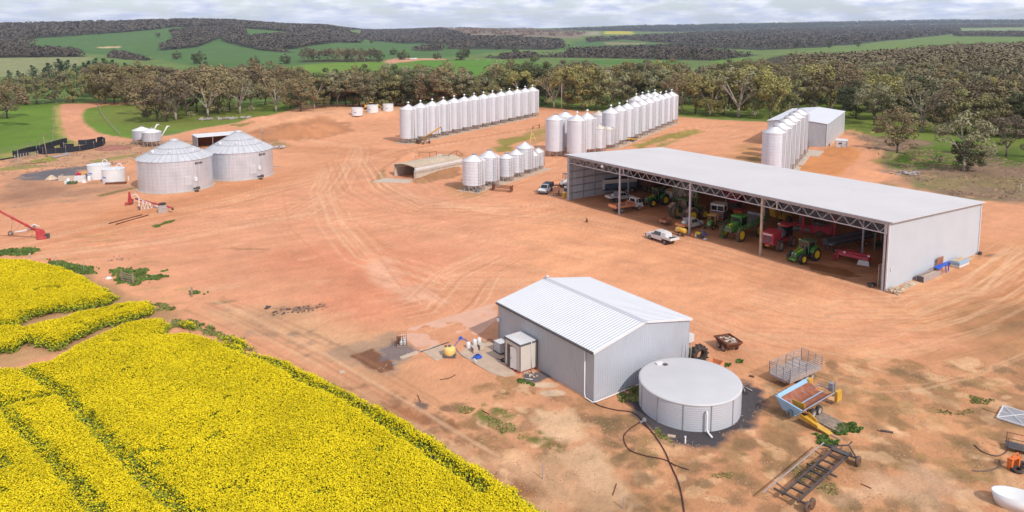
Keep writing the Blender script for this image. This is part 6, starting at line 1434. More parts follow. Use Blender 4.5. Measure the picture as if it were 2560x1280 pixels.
# yellow loader on the far bank
simple('wheel_loader','yellow wheel loader behind the white tanks on the far bank','loader',G(926,281),R(15),[('body','yellow',lambda b:b.box(-.8,0,1.,3.,1.8,1.4)),('cab','glass',lambda b:b.box(.3,0,1.9,1.4,1.5,1.4)),('roof','yellow',lambda b:b.box(.3,0,3.3,1.6,1.7,.12)),('arm','yellow',lambda b:b.tube([(1.2,0,2.2),(3.2,0,2.4),(4.6,0,.9)],.2,6)),('bucket','dsteel',lambda b:b.loft([(4.4,-1.3,.1),(5.4,-1.3,.1),(5.4,1.3,.1),(4.4,1.3,.1)],[(4.2,-1.3,1.),(4.6,-1.3,1.2),(4.6,1.3,1.2),(4.2,1.3,1.)]))]+[('wheel','black',(lambda x,y:lambda b:b.lathe([(.4,-.3),(.8,-.25),(.8,.25),(.4,.3)],20,x,y,'y',x0=.8))(x,y)) for x in(-1.6,1.7) for y in(-1.1,1.1)])
# ================================================================== YARD OBJECTS
def obj(nm,lb,cat,loc,rz,m_,fn,group=None):
    b=MB();fn(b);o=b.build(nm,m_);place(o,loc,rz);return tag(o,lb,cat,group)
# cattle crate trailer
q=P(1990,962);q1=P(2000,974);a_=hd((1998,972),(2050,936))
c0,c1_,c2_=P(1930,953),P(1976,972),P(2046,940)
L1=(c2_-c1_).length;W1=(c1_-c0).length;t=thing('stock_trailer','long galvanised stock crate trailer with open rail sides beside the water tank','trailer',(c1_+c2_)/2+(c0-c1_)/2,math.atan2(c2_.y-c1_.y,c2_.x-c1_.x))
L1=4.9;W1=2.15
MB().box(0,0,.62,L1,W1,.16).build('floor','bar',t);MB().box(0,0,.42,L1-.3,1.,.2).build('chassis','bar',t)
def side(b,x0,y0,x1,y1,z0,z1,n,posts):
    for k in range(n): z=z0+(z1-z0)*(k+1)/n;b.bar((x0,y0,z),(x1,y1,z),.028)
    for k in range(posts+1): f=k/posts;b.box(x0+(x1-x0)*f,y0+(y1-y0)*f,z0,.05,.05,z1-z0)
for s_ in(1,-1):
    b=MB();side(b,-L1/2,s_*W1/2,L1/2,s_*W1/2,.78,1.95,6,4);b.build('side_rail','bar',t)
    MB().box(0,s_*W1/2,.78,L1,.03,.32).build('side_panel','bar',t)
for x in(-L1/2,0,L1/2):
    b=MB();side(b,x,-W1/2,x,W1/2,.78,1.95,6 if x else 3,3);b.build('gate','bar',t)
for x in(-.5,.3,1.1):
    for s_ in(1,-1): wheel(t,x,s_*(W1/2-.1),.33,.2,'bar','mud')
MB().bar((L1/2,0,.5),(L1/2+1.2,0,.45),.06).build('drawbar','bar',t)
# blue fertiliser spreader with orange conveyor
p1=P(1965,1058);p2=P(2066,998);a_=math.atan2(p2.y-p1.y,p2.x-p1.x);c_=(p1+p2)/2
t=thing('fertiliser_spreader','pale blue open spreader trailer with rusty floor and orange end conveyor','spreader',(c_.x,c_.y,0),a_)
LS_=5.0
b=MB();b.loft([(-LS_/2,.45,.8),(LS_/2,.45,.8),(LS_/2,.5,.8),(-LS_/2,.5,.8)],[(-LS_/2,1.3,1.75),(LS_/2-.2,1.3,1.75),(LS_/2-.2,1.36,1.75),(-LS_/2,1.36,1.75)]);b.build('side_wall','blue',t)
b=MB();b.loft([(-LS_/2,-.55,.8),(LS_/2,-.55,.8),(LS_/2,-.5,.8),(-LS_/2,-.5,.8)],[(-LS_/2,-1.1,1.3),(LS_/2,-1.1,1.3),(LS_/2,-1.04,1.3),(-LS_/2,-1.04,1.3)]);b.build('side_wall','blue',t)
b=MB();b.loft([(-LS_/2+.1,-1.02,1.26),(LS_/2-.1,-1.02,1.26),(LS_/2-.1,-.45,.88),(-LS_/2+.1,-.45,.88)],[(-LS_/2+.1,-1.0,1.30),(LS_/2-.1,-1.0,1.30),(LS_/2-.1,-.45,.92),(-LS_/2+.1,-.45,.92)])
b.loft([(-LS_/2+.1,.42,.88),(LS_/2-.1,.42,.88),(LS_/2-.3,1.08,1.52),(-LS_/2+.3,1.08,1.52)],[(-LS_/2+.1,.42,.92),(LS_/2-.1,.42,.92),(LS_/2-.3,1.05,1.56),(-LS_/2+.3,1.05,1.56)]);b.box(0,0,.84,LS_-.1,1.0,.06)
b.build('hopper_floor','rusty2',t)
b=MB()
for k in range(4): b.box(-1.7+k*1.1,.8,1.2,.05,.5,.08)
b.bar((-LS_/2,.0,.98),(LS_/2,.0,.98),.05);b.build('floor_rib','blue',t)
b=MB();b.loft([(-LS_/2-.1,-.6,.7),(-LS_/2-.1,.7,.7),(-LS_/2+.02,.7,.7),(-LS_/2+.02,-.6,.7)],[(-LS_/2-.3,-1.1,1.4),(-LS_/2-.3,1.33,1.75),(-LS_/2-.15,1.33,1.75),(-LS_/2-.15,-1.1,1.4)]);b.build('end_wall','blue',t)
MB().loft([(-LS_/2+.5,-.95,1.15),(-LS_/2+.5,.1,.95),(-LS_/2+.56,.1,.95),(-LS_/2+.56,-.95,1.15)],[(-LS_/2+.3,-.95,1.75),(-LS_/2+.3,.15,1.7),(-LS_/2+.36,.15,1.7),(-LS_/2+.36,-.95,1.75)]).build('end_gate','yellow',t)
for x in(-.75,.15):
    for s_ in(1,-1): wheel(t,x,s_*-.95,.42,.3,'bar','black')
MB().box(0,0,.5,LS_+.2,.7,.28).build('chassis','blue',t)
b=MB();b.bar((LS_/2,-.9,.9),(LS_/2+.9,-.9,.9),.05).bar((LS_/2,.9,.9),(LS_/2+.9,.9,.9),.05).bar((LS_/2+.9,-.9,.9),(LS_/2+.9,.9,.9),.05).bar((LS_/2+.9,-.6,.9),(LS_/2+.9,-.6,1.9),.05).bar((LS_/2+.9,-.2,.9),(LS_/2+.9,-.2,1.7),.05).bar((LS_/2+.5,-.8,1.3),(LS_/2+.5,.8,1.3),.04).box(LS_/2+.75,-.35,.9,.3,.4,.7)
b.build('drive_frame','steel',t);MB().box(LS_/2+.35,-1.2,.5,.75,.25,.9).build('guard','yellow',t);MB().box(LS_/2-.25,1.1,1.3,.6,.3,.45).build('guard','yellow',t)
b=MB();b.loft([(-LS_/2+.1,-.8,.5),(-LS_/2+.75,-1.0,.5),(-LS_/2+.55,-3.3,.08),(-LS_/2+.15,-3.2,.08)],[(-LS_/2+.05,-.8,.62),(-LS_/2+.8,-1.0,.62),(-LS_/2+.6,-3.3,.2),(-LS_/2+.1,-3.2,.2)])
b.loft([(-LS_/2+.1,-.8,.6),(-LS_/2+.12,-2.4,.25),(-LS_/2+.06,-2.4,.25),(-LS_/2+.04,-.8,.6)],[(-LS_/2-.0,-.9,.95),(-LS_/2+.02,-2.3,.6),(-LS_/2-.04,-2.3,.6),(-LS_/2-.06,-.9,.95)]);b.loft([(-LS_/2+.75,-1.,.6),(-LS_/2+.6,-2.0,.35),(-LS_/2+.66,-2.0,.35),(-LS_/2+.81,-1.,.6)],[(-LS_/2+.75,-1.1,.95),(-LS_/2+.6,-1.9,.7),(-LS_/2+.66,-1.9,.7),(-LS_/2+.81,-1.1,.95)])
cv=b.build('conveyor','yellow',t);MB().bar((-LS_/2+.35,-3.0,.16),(-LS_/2+.3,-4.1,.1),.05).build('tow_bar','bar',cv)
MB().box(-LS_/2-.35,-.1,.55,.35,.3,.45).build('hydraulic_motor','trim',t)
# wooden board sheet
obj('timber_pallet','flat grey timber decking sheet on the grass below the spreader','board',P(2075,1058,.0)+Vector((0,0,.06)),hd((2040,1052),(2090,1077)),'wood',lambda b:[b.box(0,-.7+k*.29,0,2.6,.27,.07) for k in range(6)]+[b.box(x,0,-.08,.12,1.8,.09) for x in(-1.1,0,1.1)])
# black chassis frame
a1,a2=P(1975,1262),P(2115,1135);ca_=math.atan2(a2.y-a1.y,a2.x-a1.x);LC=(a2-a1).length+1.2;cc=(a1+a2)/2
t=thing('trailer_chassis','long bare black steel trailer chassis with ladder crossbars near the bottom edge','chassis',(cc.x,cc.y,0),ca_)
for s_ in(1,-1): MB().box(-.3,s_*.55,.45,LC-1.6,.11,.2).build('long_beam','dsteel',t)
b=MB()
for k in range(9): b.box(-LC/2+.7+k*(LC-2.3)/8,0,.48,.09,1.1,.12)
for x in(-LC/2+.8,.3,LC/2-1.4): b.box(x,.0,.42,.12,2.6 if x!=.3 else 2.2,.12)
b.build('crossbar','dsteel',t)
b=MB();b.bar((LC/2-1.4,-1.1,.5),(LC/2-.2,.0,.55),.06).bar((LC/2-1.4,1.1,.5),(LC/2-.2,.0,.55),.06).bar((LC/2-1.2,-.7,.5),(LC/2-1.2,.7,.5),.06).bar((LC/2-.2,0,.55),(LC/2+.4,0,.6),.05).box(LC/2-1.7,0,.55,.5,1.3,.15)
b.build('drawbar','dsteel',t)
MB().bar((-LC/2-.5,1.4,.7),(LC/2-1.6,1.3,.75),.05).build('side_pole','bar',t)
for k in(-.38,-.1,.2): MB().bar((LC*k,.6,.5),(LC*k,1.38,.68),.04).build('side_arm','dsteel',t)
for (x,y) in((-LC/2+.7,-1.15),(-LC/2+1.3,-1.2),(LC/2-1.5,-1.25)): wheel(t,x,y,.38,.22,'rust','mud')
# rusty tipping bin trailer
t=thing('scrap_trailer','rusty brown square bin trailer filled with rubble behind the grey shed','trailer',P(1820,872),hd((1815,862),(1838,868))+R(-35))
b=MB();b.loft([(-.8,-.65,.45),(.8,-.65,.45),(.8,.65,.45),(-.8,.65,.45)],[(-1.12,-.9,.95),(1.12,-.9,.95),(1.12,.9,.95),(-1.12,.9,.95)]);bd=b.build('body','rust',t)
b=MB()
for (x,y,lx,ly) in((0,-.9,2.3,.09),(0,.9,2.3,.09),(-1.12,0,.09,1.8),(1.12,0,.09,1.8)): b.box(x,y,.93,lx,ly,.14)
b.build('rim','rust',bd)
def rubble(n,rx,ry,z,s_,sd,hh=.15):
    def f(b):
        r=random.Random(sd)
        for k in range(n): 
            x=r.uniform(-rx,rx);y=r.uniform(-ry,ry);b.m=Matrix.Translation((x,y,z+hh*r.random()))@Matrix.Rotation(r.uniform(0,3),4,'Z')@Matrix.Rotation(r.uniform(-.5,.5),4,'X');b.box(0,0,0,s_*r.uniform(.5,1.6),s_*r.uniform(.4,1),s_*r.uniform(.3,.7))
        b.m=Matrix.Identity(4)
    return f
b=MB();rubble(34,.8,.6,.78,.25,2)(b);b.build('rubble','concw',t)
for (x,y) in((.35,-.75),(.35,.75),(-.5,-.75)): wheel(t,x,y,.32,.2,'bar','mud')
# big tractor tyre leaning
t=thing('tyre','large upright tractor tyre with chevron lugs at the shed corner','tyre',P(1747,909),R(28),s=1.08)
b=MB();b.torus(.62,.27,0,0,.86,'y',32,10,1.25)
for k in range(26):
    a=2*PI*k/26;s_=1 if k%2 else -1;b.m=Matrix.Translation((.86*math.cos(a),s_*.15,.86+.86*math.sin(a)))@Matrix.Rotation(-a,4,'Y')@Matrix.Rotation(s_*.6,4,'X');b.box(0,0,-.05,.10,.38,.10)
b.m=Matrix.Identity(4);b.build('tread','black',t)
# orange crate
obj('orange_crate','faded orange open plastic crate behind the water tank','crate',P(1790,928),R(-38),'porange',lambda b:[b.box(0,0,0,1.15,1.0,.06),b.box(0,-.5,0,1.15,.05,1.0),b.box(0,.5,0,1.15,.05,1.0),b.box(-.57,0,0,.05,1.,1.0),b.box(.57,0,0,.05,1.,1.0)])
obj('white_water_tank','small white box trailer showing past the far corner of the grey shed','trailer',P(1712,858),R(126),'white',lambda b:[b.box(0,0,.35,1.5,1.1,.75),b.lathe([(.1,-.1),(.28,-.08),(.28,.08),(.1,.1)],14,.0,-.6,'y',x0=.28)])
# loose rods, pipes, timber
def rods(nm,lb,cat,pts,r,m_,n=5,z=.05):
    q=[G(*p,dz=z) for p in pts];c=q[0].copy();q=[p-c for p in q]
    if len(q)>2:   # smooth the bend
        s=[];
        for i in range(len(q)-1):
            p0=q[max(i-1,0)];p1=q[i];p2=q[i+1];p3=q[min(i+2,len(q)-1)]
            for k in range(5):
                t_=k/5;s.append(.5*((2*p1)+(p2-p0)*t_+(2*p0-5*p1+4*p2-p3)*t_**2+(-p0+3*p1-3*p2+p3)*t_**3))
        q=s+[q[-1]]
    return obj(nm,lb,cat,c,0,m_,lambda b:b.tube(q,r,n))
rods('hose','dark red hose running from the shed corner to the valve by the water tank','hose',[(1484,1006),(1500,1016),(1540,1026),(1580,1032),(1604,1050),(1625,1075),(1630,1083)],.045,'hose')
rods('hose','dark hose curling in a loop left of the water tank then rightwards','hose',[(1601,1056),(1572,1075),(1559,1095),(1572,1125),(1610,1140),(1660,1150),(1690,1165),(1722,1176)],.04,'hose')
rods('hose','long dark hose snaking from the tank valve down to the bottom edge','hose',[(1604,1058),(1630,1080),(1660,1125),(1675,1160),(1695,1205),(1705,1245),(1712,1295)],.05,'hose')
obj('valve','small pipe valve where the hoses meet by the water tank','valve',G(1610,1054),.4,'steel',lambda b:b.box(0,0,0,.35,.12,.25).box(-.35,-.1,0,.2,.12,.18).lathe([(.1,.25),(.1,.32)],10))
obj('standpipe','short white standpipe in front of the water tank','pipe',G(1713,1108),0,'poly',lambda b:b.lathe([(.055,0),(.055,.55),(.02,.56)],10).lathe([(.08,.5),(.08,.62)],10))
obj('paving_slab','pale slab lying at the foot of the water tank','slab',G(1679,1090,0),-.3,'conc',lambda b:b.box(0,0,0,.62,.3,.08))
for i,(a,b_,lb) in enumerate((((1100,949),(1139,937),'curved rusty rod on bare soil between field and shed'),((1044,988),(1051,1006),'short straight rod near the canola edge'),((1532,1239),(1541,1211),'thin dark rod on pale sand near the bottom edge'),((1205,1027),(1223,1037),'short rusty rod among the weeds left of the hoses'),((2193,1076),(2205,1081),'small dark offcut lying left of the round weeds'),((2242,1150),(2252,1153),'x'),((2152,1211),(2178,1223),'thin rod right of the black chassis'))):
    if lb!='x': rods('rod',lb,'rod',[a,b_] if i else [(1100,950),(1122,946),(1139,937)],.035,'rust')
obj('offcut_beam','short dark beam offcut between the mesh panel and the spreader','beam',G(2217,1081,.0),-.35,'dsteel',lambda b:b.box(0,0,0,.9,.14,.12))
obj('offcut_block','dark block on soil right of the water tank','block',G(1879,943,0),-.5,'dsteel',lambda b:b.box(0,0,0,.42,.16,.14))
obj('offcut_block','pale broken board left of the stock trailer wheels','board',G(1941,985,0),.9,'pwood',lambda b:b.box(0,0,0,.45,.14,.05))
rods('bent_rod','upper curved black rod near the right edge','rod',[(2436,1113),(2455,1130),(2490,1141),(2515,1132),(2515,1124)],.04,'dsteel')
rods('bent_rod','lower curved black rod near the right edge','rod',[(2430,1178),(2465,1179),(2497,1168),(2498,1150)],.04,'dsteel')
rods('wire','long thin wire lying above the upper curved rod','wire',[(2455,1020),(2480,1030),(2510,1036)],.02,'rust')
for i,(a,b_) in enumerate((((1845,962),(1872,985)),((1850,965),(1880,980)),((1846,972),(1868,990)),((1852,960),(1862,984)))):
    rods('scrap_pipe',('longest','upper','lower','shortest')[i]+' pipe in the loose pile right of the water tank','pipe',[a,b_],.05,'bar' if i%2 else 'dsteel',6,.05+.05*i)
# pads and gear on the left of the grey shed
slabpx('concrete_slab',[(1053,878),(1078,867),(1100,862),(1146,884),(1090,903)],.06,m='conc')
slabpx('concrete_slab',[(1146,884),(1190,850),(1240,860),(1268,905),(1290,938),(1262,943),(1230,935),(1196,915)],.05,m='conc')
slabpx('concrete_slab',[(990,830),(1240,757),(1243,800),(1200,835),(1105,858),(1052,878)],.03,m=mat('worn_concrete',(.62,.36,.25),.9,0,.1,.6,dust=.6,dustc=(.66,.34,.22)))
t=thing('mixing_tank','round yellow plastic mixing tank on black base with cap','tank',P(1124,889,.06),0)
MB().box(0,0,0,1.25,1.1,.14).box(.25,-.25,.14,.5,.35,.22).build('base','trim',t);lathe_obj('body',[(.5,.14),(.6,.3),(.6,.72),(.52,.86),(.2,.93)],26,'poly_y',t);MB().lathe([(.17,.93),(.17,1.02),(.03,1.04)],14,0,.1).build('cap','trim',t);MB().lathe([(.13,.88),(.13,.98)],12,-.38,.1).build('filler_ring','dsteel',t)
for i,(px,py) in enumerate(((1186,880),(1202,873))):
    obj('concrete_block','hollow concrete block table, '+('left one under the blue hose','right one')[i],'block',P(px,py,.05),R(30),'concw',lambda b:b.box(0,-.28,0,.5,.06,.5).box(0,.28,0,.5,.06,.5).box(0,0,.5,.5,.62,.07).box(0,0,0,.5,.62,.05))
for i,(px,py) in enumerate(((1171,869),(1187,862),(1198,858))):
    obj('white_drum',('left','middle','right')[i]+' white plastic drum behind the concrete blocks','drum',P(px,py,.05),0,'poly',lambda b:b.lathe([(.2,0),(.22,.1),(.22,.5),(.12,.6),(.08,.62)],16))
obj('blue_hose','coil of bright blue hose on the ground beside the mixing tank','hose',P(1194,893,.08),0,'dblue',lambda b:[b.torus(.42-.05*k,.035,.0,.0,.03+.05*k,'z',26,5) for k in range(5)]+[b.tube([(-.4,0,.05),(-.55,-.2,.05),(-.5,-.45,.05)],.03,5)])
obj('hose_stand','white funnel stand below the blue hose coil','stand',P(1190,912,.0),0,'poly',lambda b:b.tube([(0,0,.1),(-.15,.35,.5)],.05,6).tube([(0,0,0),(.02,0,.5)],.03,6))
rods('hose','blue suction hose arching from the mixing tank to the drums','hose',[(1136,868),(1150,850),(1165,852),(1176,864),(1178,876),(1190,880)],.035,'dblue')
rods('hose','grey hose from the mixing tank to the blue coil','hose',[(1140,872),(1145,880),(1158,892),(1172,898),(1184,902)],.04,'grey')
rods('hose','muddy pipe running left from the mixing tank to the drain','pipe',[(1122,858),(1100,865),(1075,874),(1052,881)],.05,'dsteel')
rods('cable','thin black cable looping behind the white cube tank','cable',[(1198,850),(1212,858),(1225,848),(1236,862),(1246,862)],.025,'black')
obj('pump','small blue pump where the blue hose bends','pump',P(1152,848,.03),.3,'dblue',lambda b:b.box(0,0,0,.35,.22,.22).lathe([(.1,.22),(.1,.3)],10))
# drain channel and post
obj('drain_channel','grey concrete drain channel between the damp pit and the slab','drain',G(1024,890,0),hd((1001,898),(1050,880)),'concw',lambda b:b.box(0,-.16,0,2.1,.08,.16).box(0,.16,0,2.1,.08,.16).box(0,0,0,2.1,.3,.05))
obj('scrap_plate','bent steel plate beside the drain channel','plate',G(985,911,0),-.6,'steel',lambda b:b.box(0,0,.02,.5,.2,.05).box(.1,.1,.07,.3,.1,.04))
# IBC cube against the shed, wire cage with bottles
def ibc(nm,lb,cat,loc,rz,full=True):
    t=thing(nm,lb,cat,loc,rz)
    MB().box(0,0,0,1.2,1.0,.13).build('pallet','wood' if not full else 'trim',t)
    if full: MB().box(0,0,.14,1.1,.9,.95).build('container','poly',t)
    b=MB()
    for z in(.16,.4,.65,.9,1.12):
        for s_ in(1,-1): b.bar((-.6,s_*.5,z),(.6,s_*.5,z),.013).bar((s_*.6,-.5,z),(s_*.6,.5,z),.013)
    for k in range(7):
        for s_ in(1,-1): b.bar((-.6+k*.2,s_*.5,.13),(-.6+k*.2,s_*.5,1.12),.011)
    for k in range(6):
        for s_ in(1,-1): b.bar((s_*.6,-.5+k*.2,.13),(s_*.6,-.5+k*.2,1.12),.011)
    b.build('cage','bar' if full else 'rust',t)
    return t
t=ibc('cube_tank','white caged cube tank beside the cream hut','tank',P(1252,879,.05),R(126));MB().lathe([(.14,1.08),(.14,1.16)],12).build('cap','poly',t)
t=ibc('bottle_cage','rusty wire cage full of white containers on the slab edge','cage',P(1004,861,.03),R(100),False)
MB().box(.1,.25,.14,.5,.4,.55).build('rust_box','rust',t)
for k,(x,y) in enumerate(((-.35,-.3),(0,-.3),(.35,-.3),(-.35,.05),(.38,.1))): MB().lathe([(.14,.14),(.15,.2),(.15,.5),(.06,.58)],12,x,y).build('bottle','poly',t)
obj('black_hose','coil of black hose beside the cube tank','hose',P(1262,901,.06),0,'black',lambda b:[b.torus(.42-.07*k,.03,0,0,.03+.03*k,'z',24,5) for k in range(3)]+[b.tube([(-.4,.1,.05),(-.8,.25,.05)],.03,5)])
obj('broken_bricks','broken bricks and white pipe offcuts by the hut footing','rubble',NS(7.2,-1.3,.02),R(126),'concw',rubble(12,.6,.4,0,.2,5,.03))
rods('white_pipe','white pipe offcut lying on the gravel below the hut','pipe',[(1312,948),(1332,950)],.035,'poly',6,.08)
# left weeds area: old gate, posts, bowl
t=thing('old_gate','grey weathered timber gate leaning in the weeds beyond the canola','gate',G(318,706),hd((300,700),(333,708)))
for x in(-1.1,1.15): MB().box(x,0,0,.16,.16,1.35).build('post','wood',t)
b=MB()
for z in(.2,.5,.8,1.1): b.box(0,.0,z,2.2,.06,.12)
b.build('panel','wood',t)
obj('white_bowl','white basin upside down in the weeds left of the old gate','basin',G(272,696),0,'poly',lambda b:b.lathe([(.42,0),(.40,.12),(.1,.24)],16))
for i,(px,py,h_,lb) in enumerate(((141,662,1.3,'thin pale steel post in weeds nearest the left canola corner'),(210,678,1.4,'thin pale steel post between weeds and canola'),(75,648,.8,'broken pale stump post at the left canola edge'),(480,742,1.25,'short thick rusty post standing alone on bare ground'),(1357,1198,1.1,'thin steel post near the canola lower right edge'),(1559,1272,.9,'thin steel post at the bottom edge below the hoses'),(125,652,.35,'small red stump left of the weeds'))):
    obj('post',lb,'post',G(px,py),.3,['bar','bar','pwood','wood','bar','bar','red'][i],lambda b:b.box(0,0,0,*( (.06,.06) if i in(0,1,4,5) else (.22,.22)),h_))
def debris(nm,lb,cat,px,n,rx,ry,s_,sd,m_='dsteel',hh=.03): return obj(nm,lb,cat,G(*px,dz=0),.3,m_,rubble(n,rx,ry,0,s_,sd,hh))
debris('ash_heap','burnt dark debris scattered on bare ground above the canola corner','debris',(745,775),60,2.9,1.0,.16,9)
debris('stone_cluster','small loose stones and bark on bare ground beyond the weeds','stones',(303,645),14,1.6,1.2,.2,10,'wood')
debris('dark_stone','dark stone on bare ground left of the burnt debris','stone',(668,771),2,.25,.12,.5,11)
obj('white_block','pale block on soil by the canola edge below the damp pit','block',G(855,931,0),.4,'concw',lambda b:b.box(0,0,0,.5,.3,.12))
# timber lying beyond: pair of logs
for i,(a,b_) in enumerate((((272,560),(356,538)),((290,562),(371,539)))): rods('timber_rail',('upper','lower')[i]+' of two long dark rails lying on the ground below the red auger','rail',[a,b_],.11,'rust',4,.1)
obj('dark_dog_post','small dark stump alone on the open yard in front of the shed','stump',G(1467,555,0),0,'rust',lambda b:b.loft([(-.22,-.2,0),(.25,-.15,0),(.2,.2,0),(-.2,.2,0)],[(-.12,-.1,.75),(.1,-.1,.6),(.1,.1,.6),(-.08,.1,.8)]))
# clutter along the big shed end wall
def EW(v,out,z=0): q=SH(-out-.12,v);q.z=z;return q
obj('firewood_heap','heap of broken pale boards at the front corner of the end wall','timber',EW(.9,1.0),R(36),'pwood',rubble(30,1.1,.6,0,.42,21,.25))
obj('board_stack','low stack of weathered boards along the end wall','timber',EW(4.6,.75),R(36),'pwood',lambda b:[b.box(.1*k,(-.3+.3*(k%3)),.06*(k//3),3.2-.2*k,.26,.055) for k in range(9)])
t=thing('steel_trough','long rusty steel trough with dark open end beside the end wall','trough',EW(9.2,.95),R(36))
MB().box(0,-.45,.05,4.6,.06,.75).build('side','bar',t);MB().box(0,.45,.05,4.6,.06,.75).build('side','bar',t);MB().box(0,0,.05,4.6,.9,.05).build('floor','rust',t);MB().box(-2.28,0,.08,.06,.84,.68).build('end_panel','trim',t);MB().box(.2,0,.55,3.9,.25,.08).build('plank','pwood',t)
obj('implement_frame','tangled bright blue steel implement frame on the trough end','frame',EW(13.,.9),R(36),'dblue',lambda b:[b.bar((-1.6,.2*k-.3,.85+.05*k),(1.7,.15*k-.2,1.35-.1*k),.09) for k in range(4)]+[b.bar((1.1,-.4,.1),(1.2,-.3,1.3),.07),b.bar((.2,-.5,.1),(.4,-.3,1.1),.07),b.bar((-1.2,-.4,.1),(-1.,-.2,.9),.07),b.box(.6,0,.9,1.,.5,.15)])
obj('timber_crate','upright brown slatted timber crate leaning on the end wall','crate',EW(13.7,.35),R(36),'pink',lambda b:[b.box(-.75+.25*k,0,0,.18,.08,1.9) for k in range(7)]+[b.box(0,.06,.3,1.7,.06,.12),b.box(0,.06,1.5,1.7,.06,.12)])
t=thing('panel_pack','pack of pale blue insulated panels stacked in two layers by the end wall','panels',EW(18.2,1.0),R(36))
for k in range(2): MB().box(0,0,.08+.42*k,3.0,1.15,.34).build('panel_layer','blue' if k else 'white',t)
MB().box(0,0,0,2.6,1.0,.08).build('bearer','trim',t);MB().box(0,.1,.85,2.7,.9,.06).build('top_board','pwood',t)
obj('board_stack','two pale planks lying beyond the panel pack by the end wall','timber',EW(21.8,.6),R(36),'pwood',lambda b:b.box(0,0,0,2.6,.3,.08).box(.2,.32,0,2.2,.25,.06))
obj('drum','dark drum at the far bottom corner of the end wall','drum',EW(25.9,.5),0,'dsteel',lambda b:b.lathe([(.25,0),(.25,.45)],12))
# ladder rack just inside the shed corner
t=thing('scaffold_ladder','pale steel ladder rack standing inside the front right corner of the shed','ladder',SH(1.1,.9,0),R(36))
for x in(-.35,.35): MB().box(x,0,0,.07,.07,3.0).build('rail','bar',t)
b=MB()
for k in range(6): b.box(0,0,.4+k*.5,.7,.05,.05)
b.build('rung','bar',t)
obj('scrap_metal','dark scrap bits around the foot of the ladder rack','scrap',SH(1.7,.6,0),.3,'dsteel',rubble(12,.8,.5,0,.35,31,.2))
# right edge things
t=thing('mesh_gate','galvanised mesh gate panels stacked flat at the right edge','gate',G(2534,1043,0),hd((2500,1068),(2530,1012)))
MB().box(0,0,0,2.6,1.9,.10).build('lower_panel','steel',t)
b=MB();
for s_ in(1,-1): b.box(0,s_*.95,.1,2.7,.08,.12);b.box(s_*1.31,0,.1,.08,1.9,.12)
b.bar((-1.3,-.95,.2),(1.3,.95,.2),.035).bar((-1.3,.95,.2),(1.3,-.95,.2),.035).bar((0,-.95,.2),(0,.95,.2),.03)
for k in range(16): b.bar((-1.25+k*.165,-.93,.17),(-1.25+k*.165,.93,.17),.014)
b.build('upper_panel','white',t)
t=thing('steel_table','rusty steel table frame at the right edge above the orange frame','table',G(2552,1128),R(-30))
MB().box(0,0,.3,2.,1.1,.07).build('deck','dsteel',t)
for x in(-.9,.9):
    for y in(-.5,.5): MB().box(x,y,0,.05,.05,1.1).build('leg','rust',t)
b=MB()
for s_ in(.5,-.5): b.bar((-.9,s_,1.08),(.9,s_,1.08),.025)
b.build('top_rail','rust',t)
obj('implement_frame','bright orange steel frame with handles near the right edge','frame',G(2533,1170),hd((2517,1172),(2548,1160)),'orange',lambda b:[b.box(-.42,0,0,.16,.35,.85),b.box(.42,0,0,.16,.35,.85),b.box(0,0,0,1.,.35,.1),b.box(0,0,.78,1.,.35,.1),b.bar((-.25,.0,.85),(.0,.0,1.12),.04),b.bar((0,0,1.12),(.45,.0,1.12),.04),b.bar((.45,0,1.12),(.45,0,.85),.04)])
for i,(px,py,lb) in enumerate(((2542,1178,'black tyre lying flat in front of the orange frame'),(2560,1166,'black tyre lying flat at the right edge beside the orange frame'))):
    obj('tyre',lb,'tyre',G(px,py,0),0,'black',lambda b:b.torus(.33,.13,0,0,.13,'z',26,9))
t=thing('bath_tub','white oval poly trough at the bottom right corner','trough',G(2540,1268),hd((2500,1258),(2560,1272)))
r=[(1.5*math.cos(a)*(1 if math.cos(a)>0 else 1),.85*math.sin(a)) for a in [2*PI*k/32 for k in range(32)]]
b=MB();n=32
vs=[(x*.8,y*.8,0) for x,y in r]+[(x,y,.95) for x,y in r]+[(x*.93,y*.9,.95) for x,y in r]+[(x*.72,y*.7,.2) for x,y in r];fs=[]
for q_ in range(3): fs+=[(q_*n+j,q_*n+(j+1)%n,(q_+1)*n+(j+1)%n,(q_+1)*n+j) for j in range(n)]
fs+=[tuple(range(3*n,4*n)),tuple(range(n-1,-1,-1))];b.add(vs,fs,True);b.build('shell','poly',t)
# right far yard: notice board and timber
t=thing('white_sign','small blank white sign board on two legs at the right edge','sign',G(2551,487),R(60));MB().box(0,0,1.0,1.5,.06,1.1).build('board','white',t)
for x in(-.7,.7): MB().box(x,0,0,.07,.07,1.1).build('leg','bar',t)
debris('fallen_branches','pale fallen branches on the brown ground right of the bank','branches',(2248,436),16,4.5,1.5,.8,41,'bar',.05)
debris('fallen_branches','heap of fallen branches under the trees by the left bank','branches',(560,298),40,9,1.6,1.,42,'bar',.3)
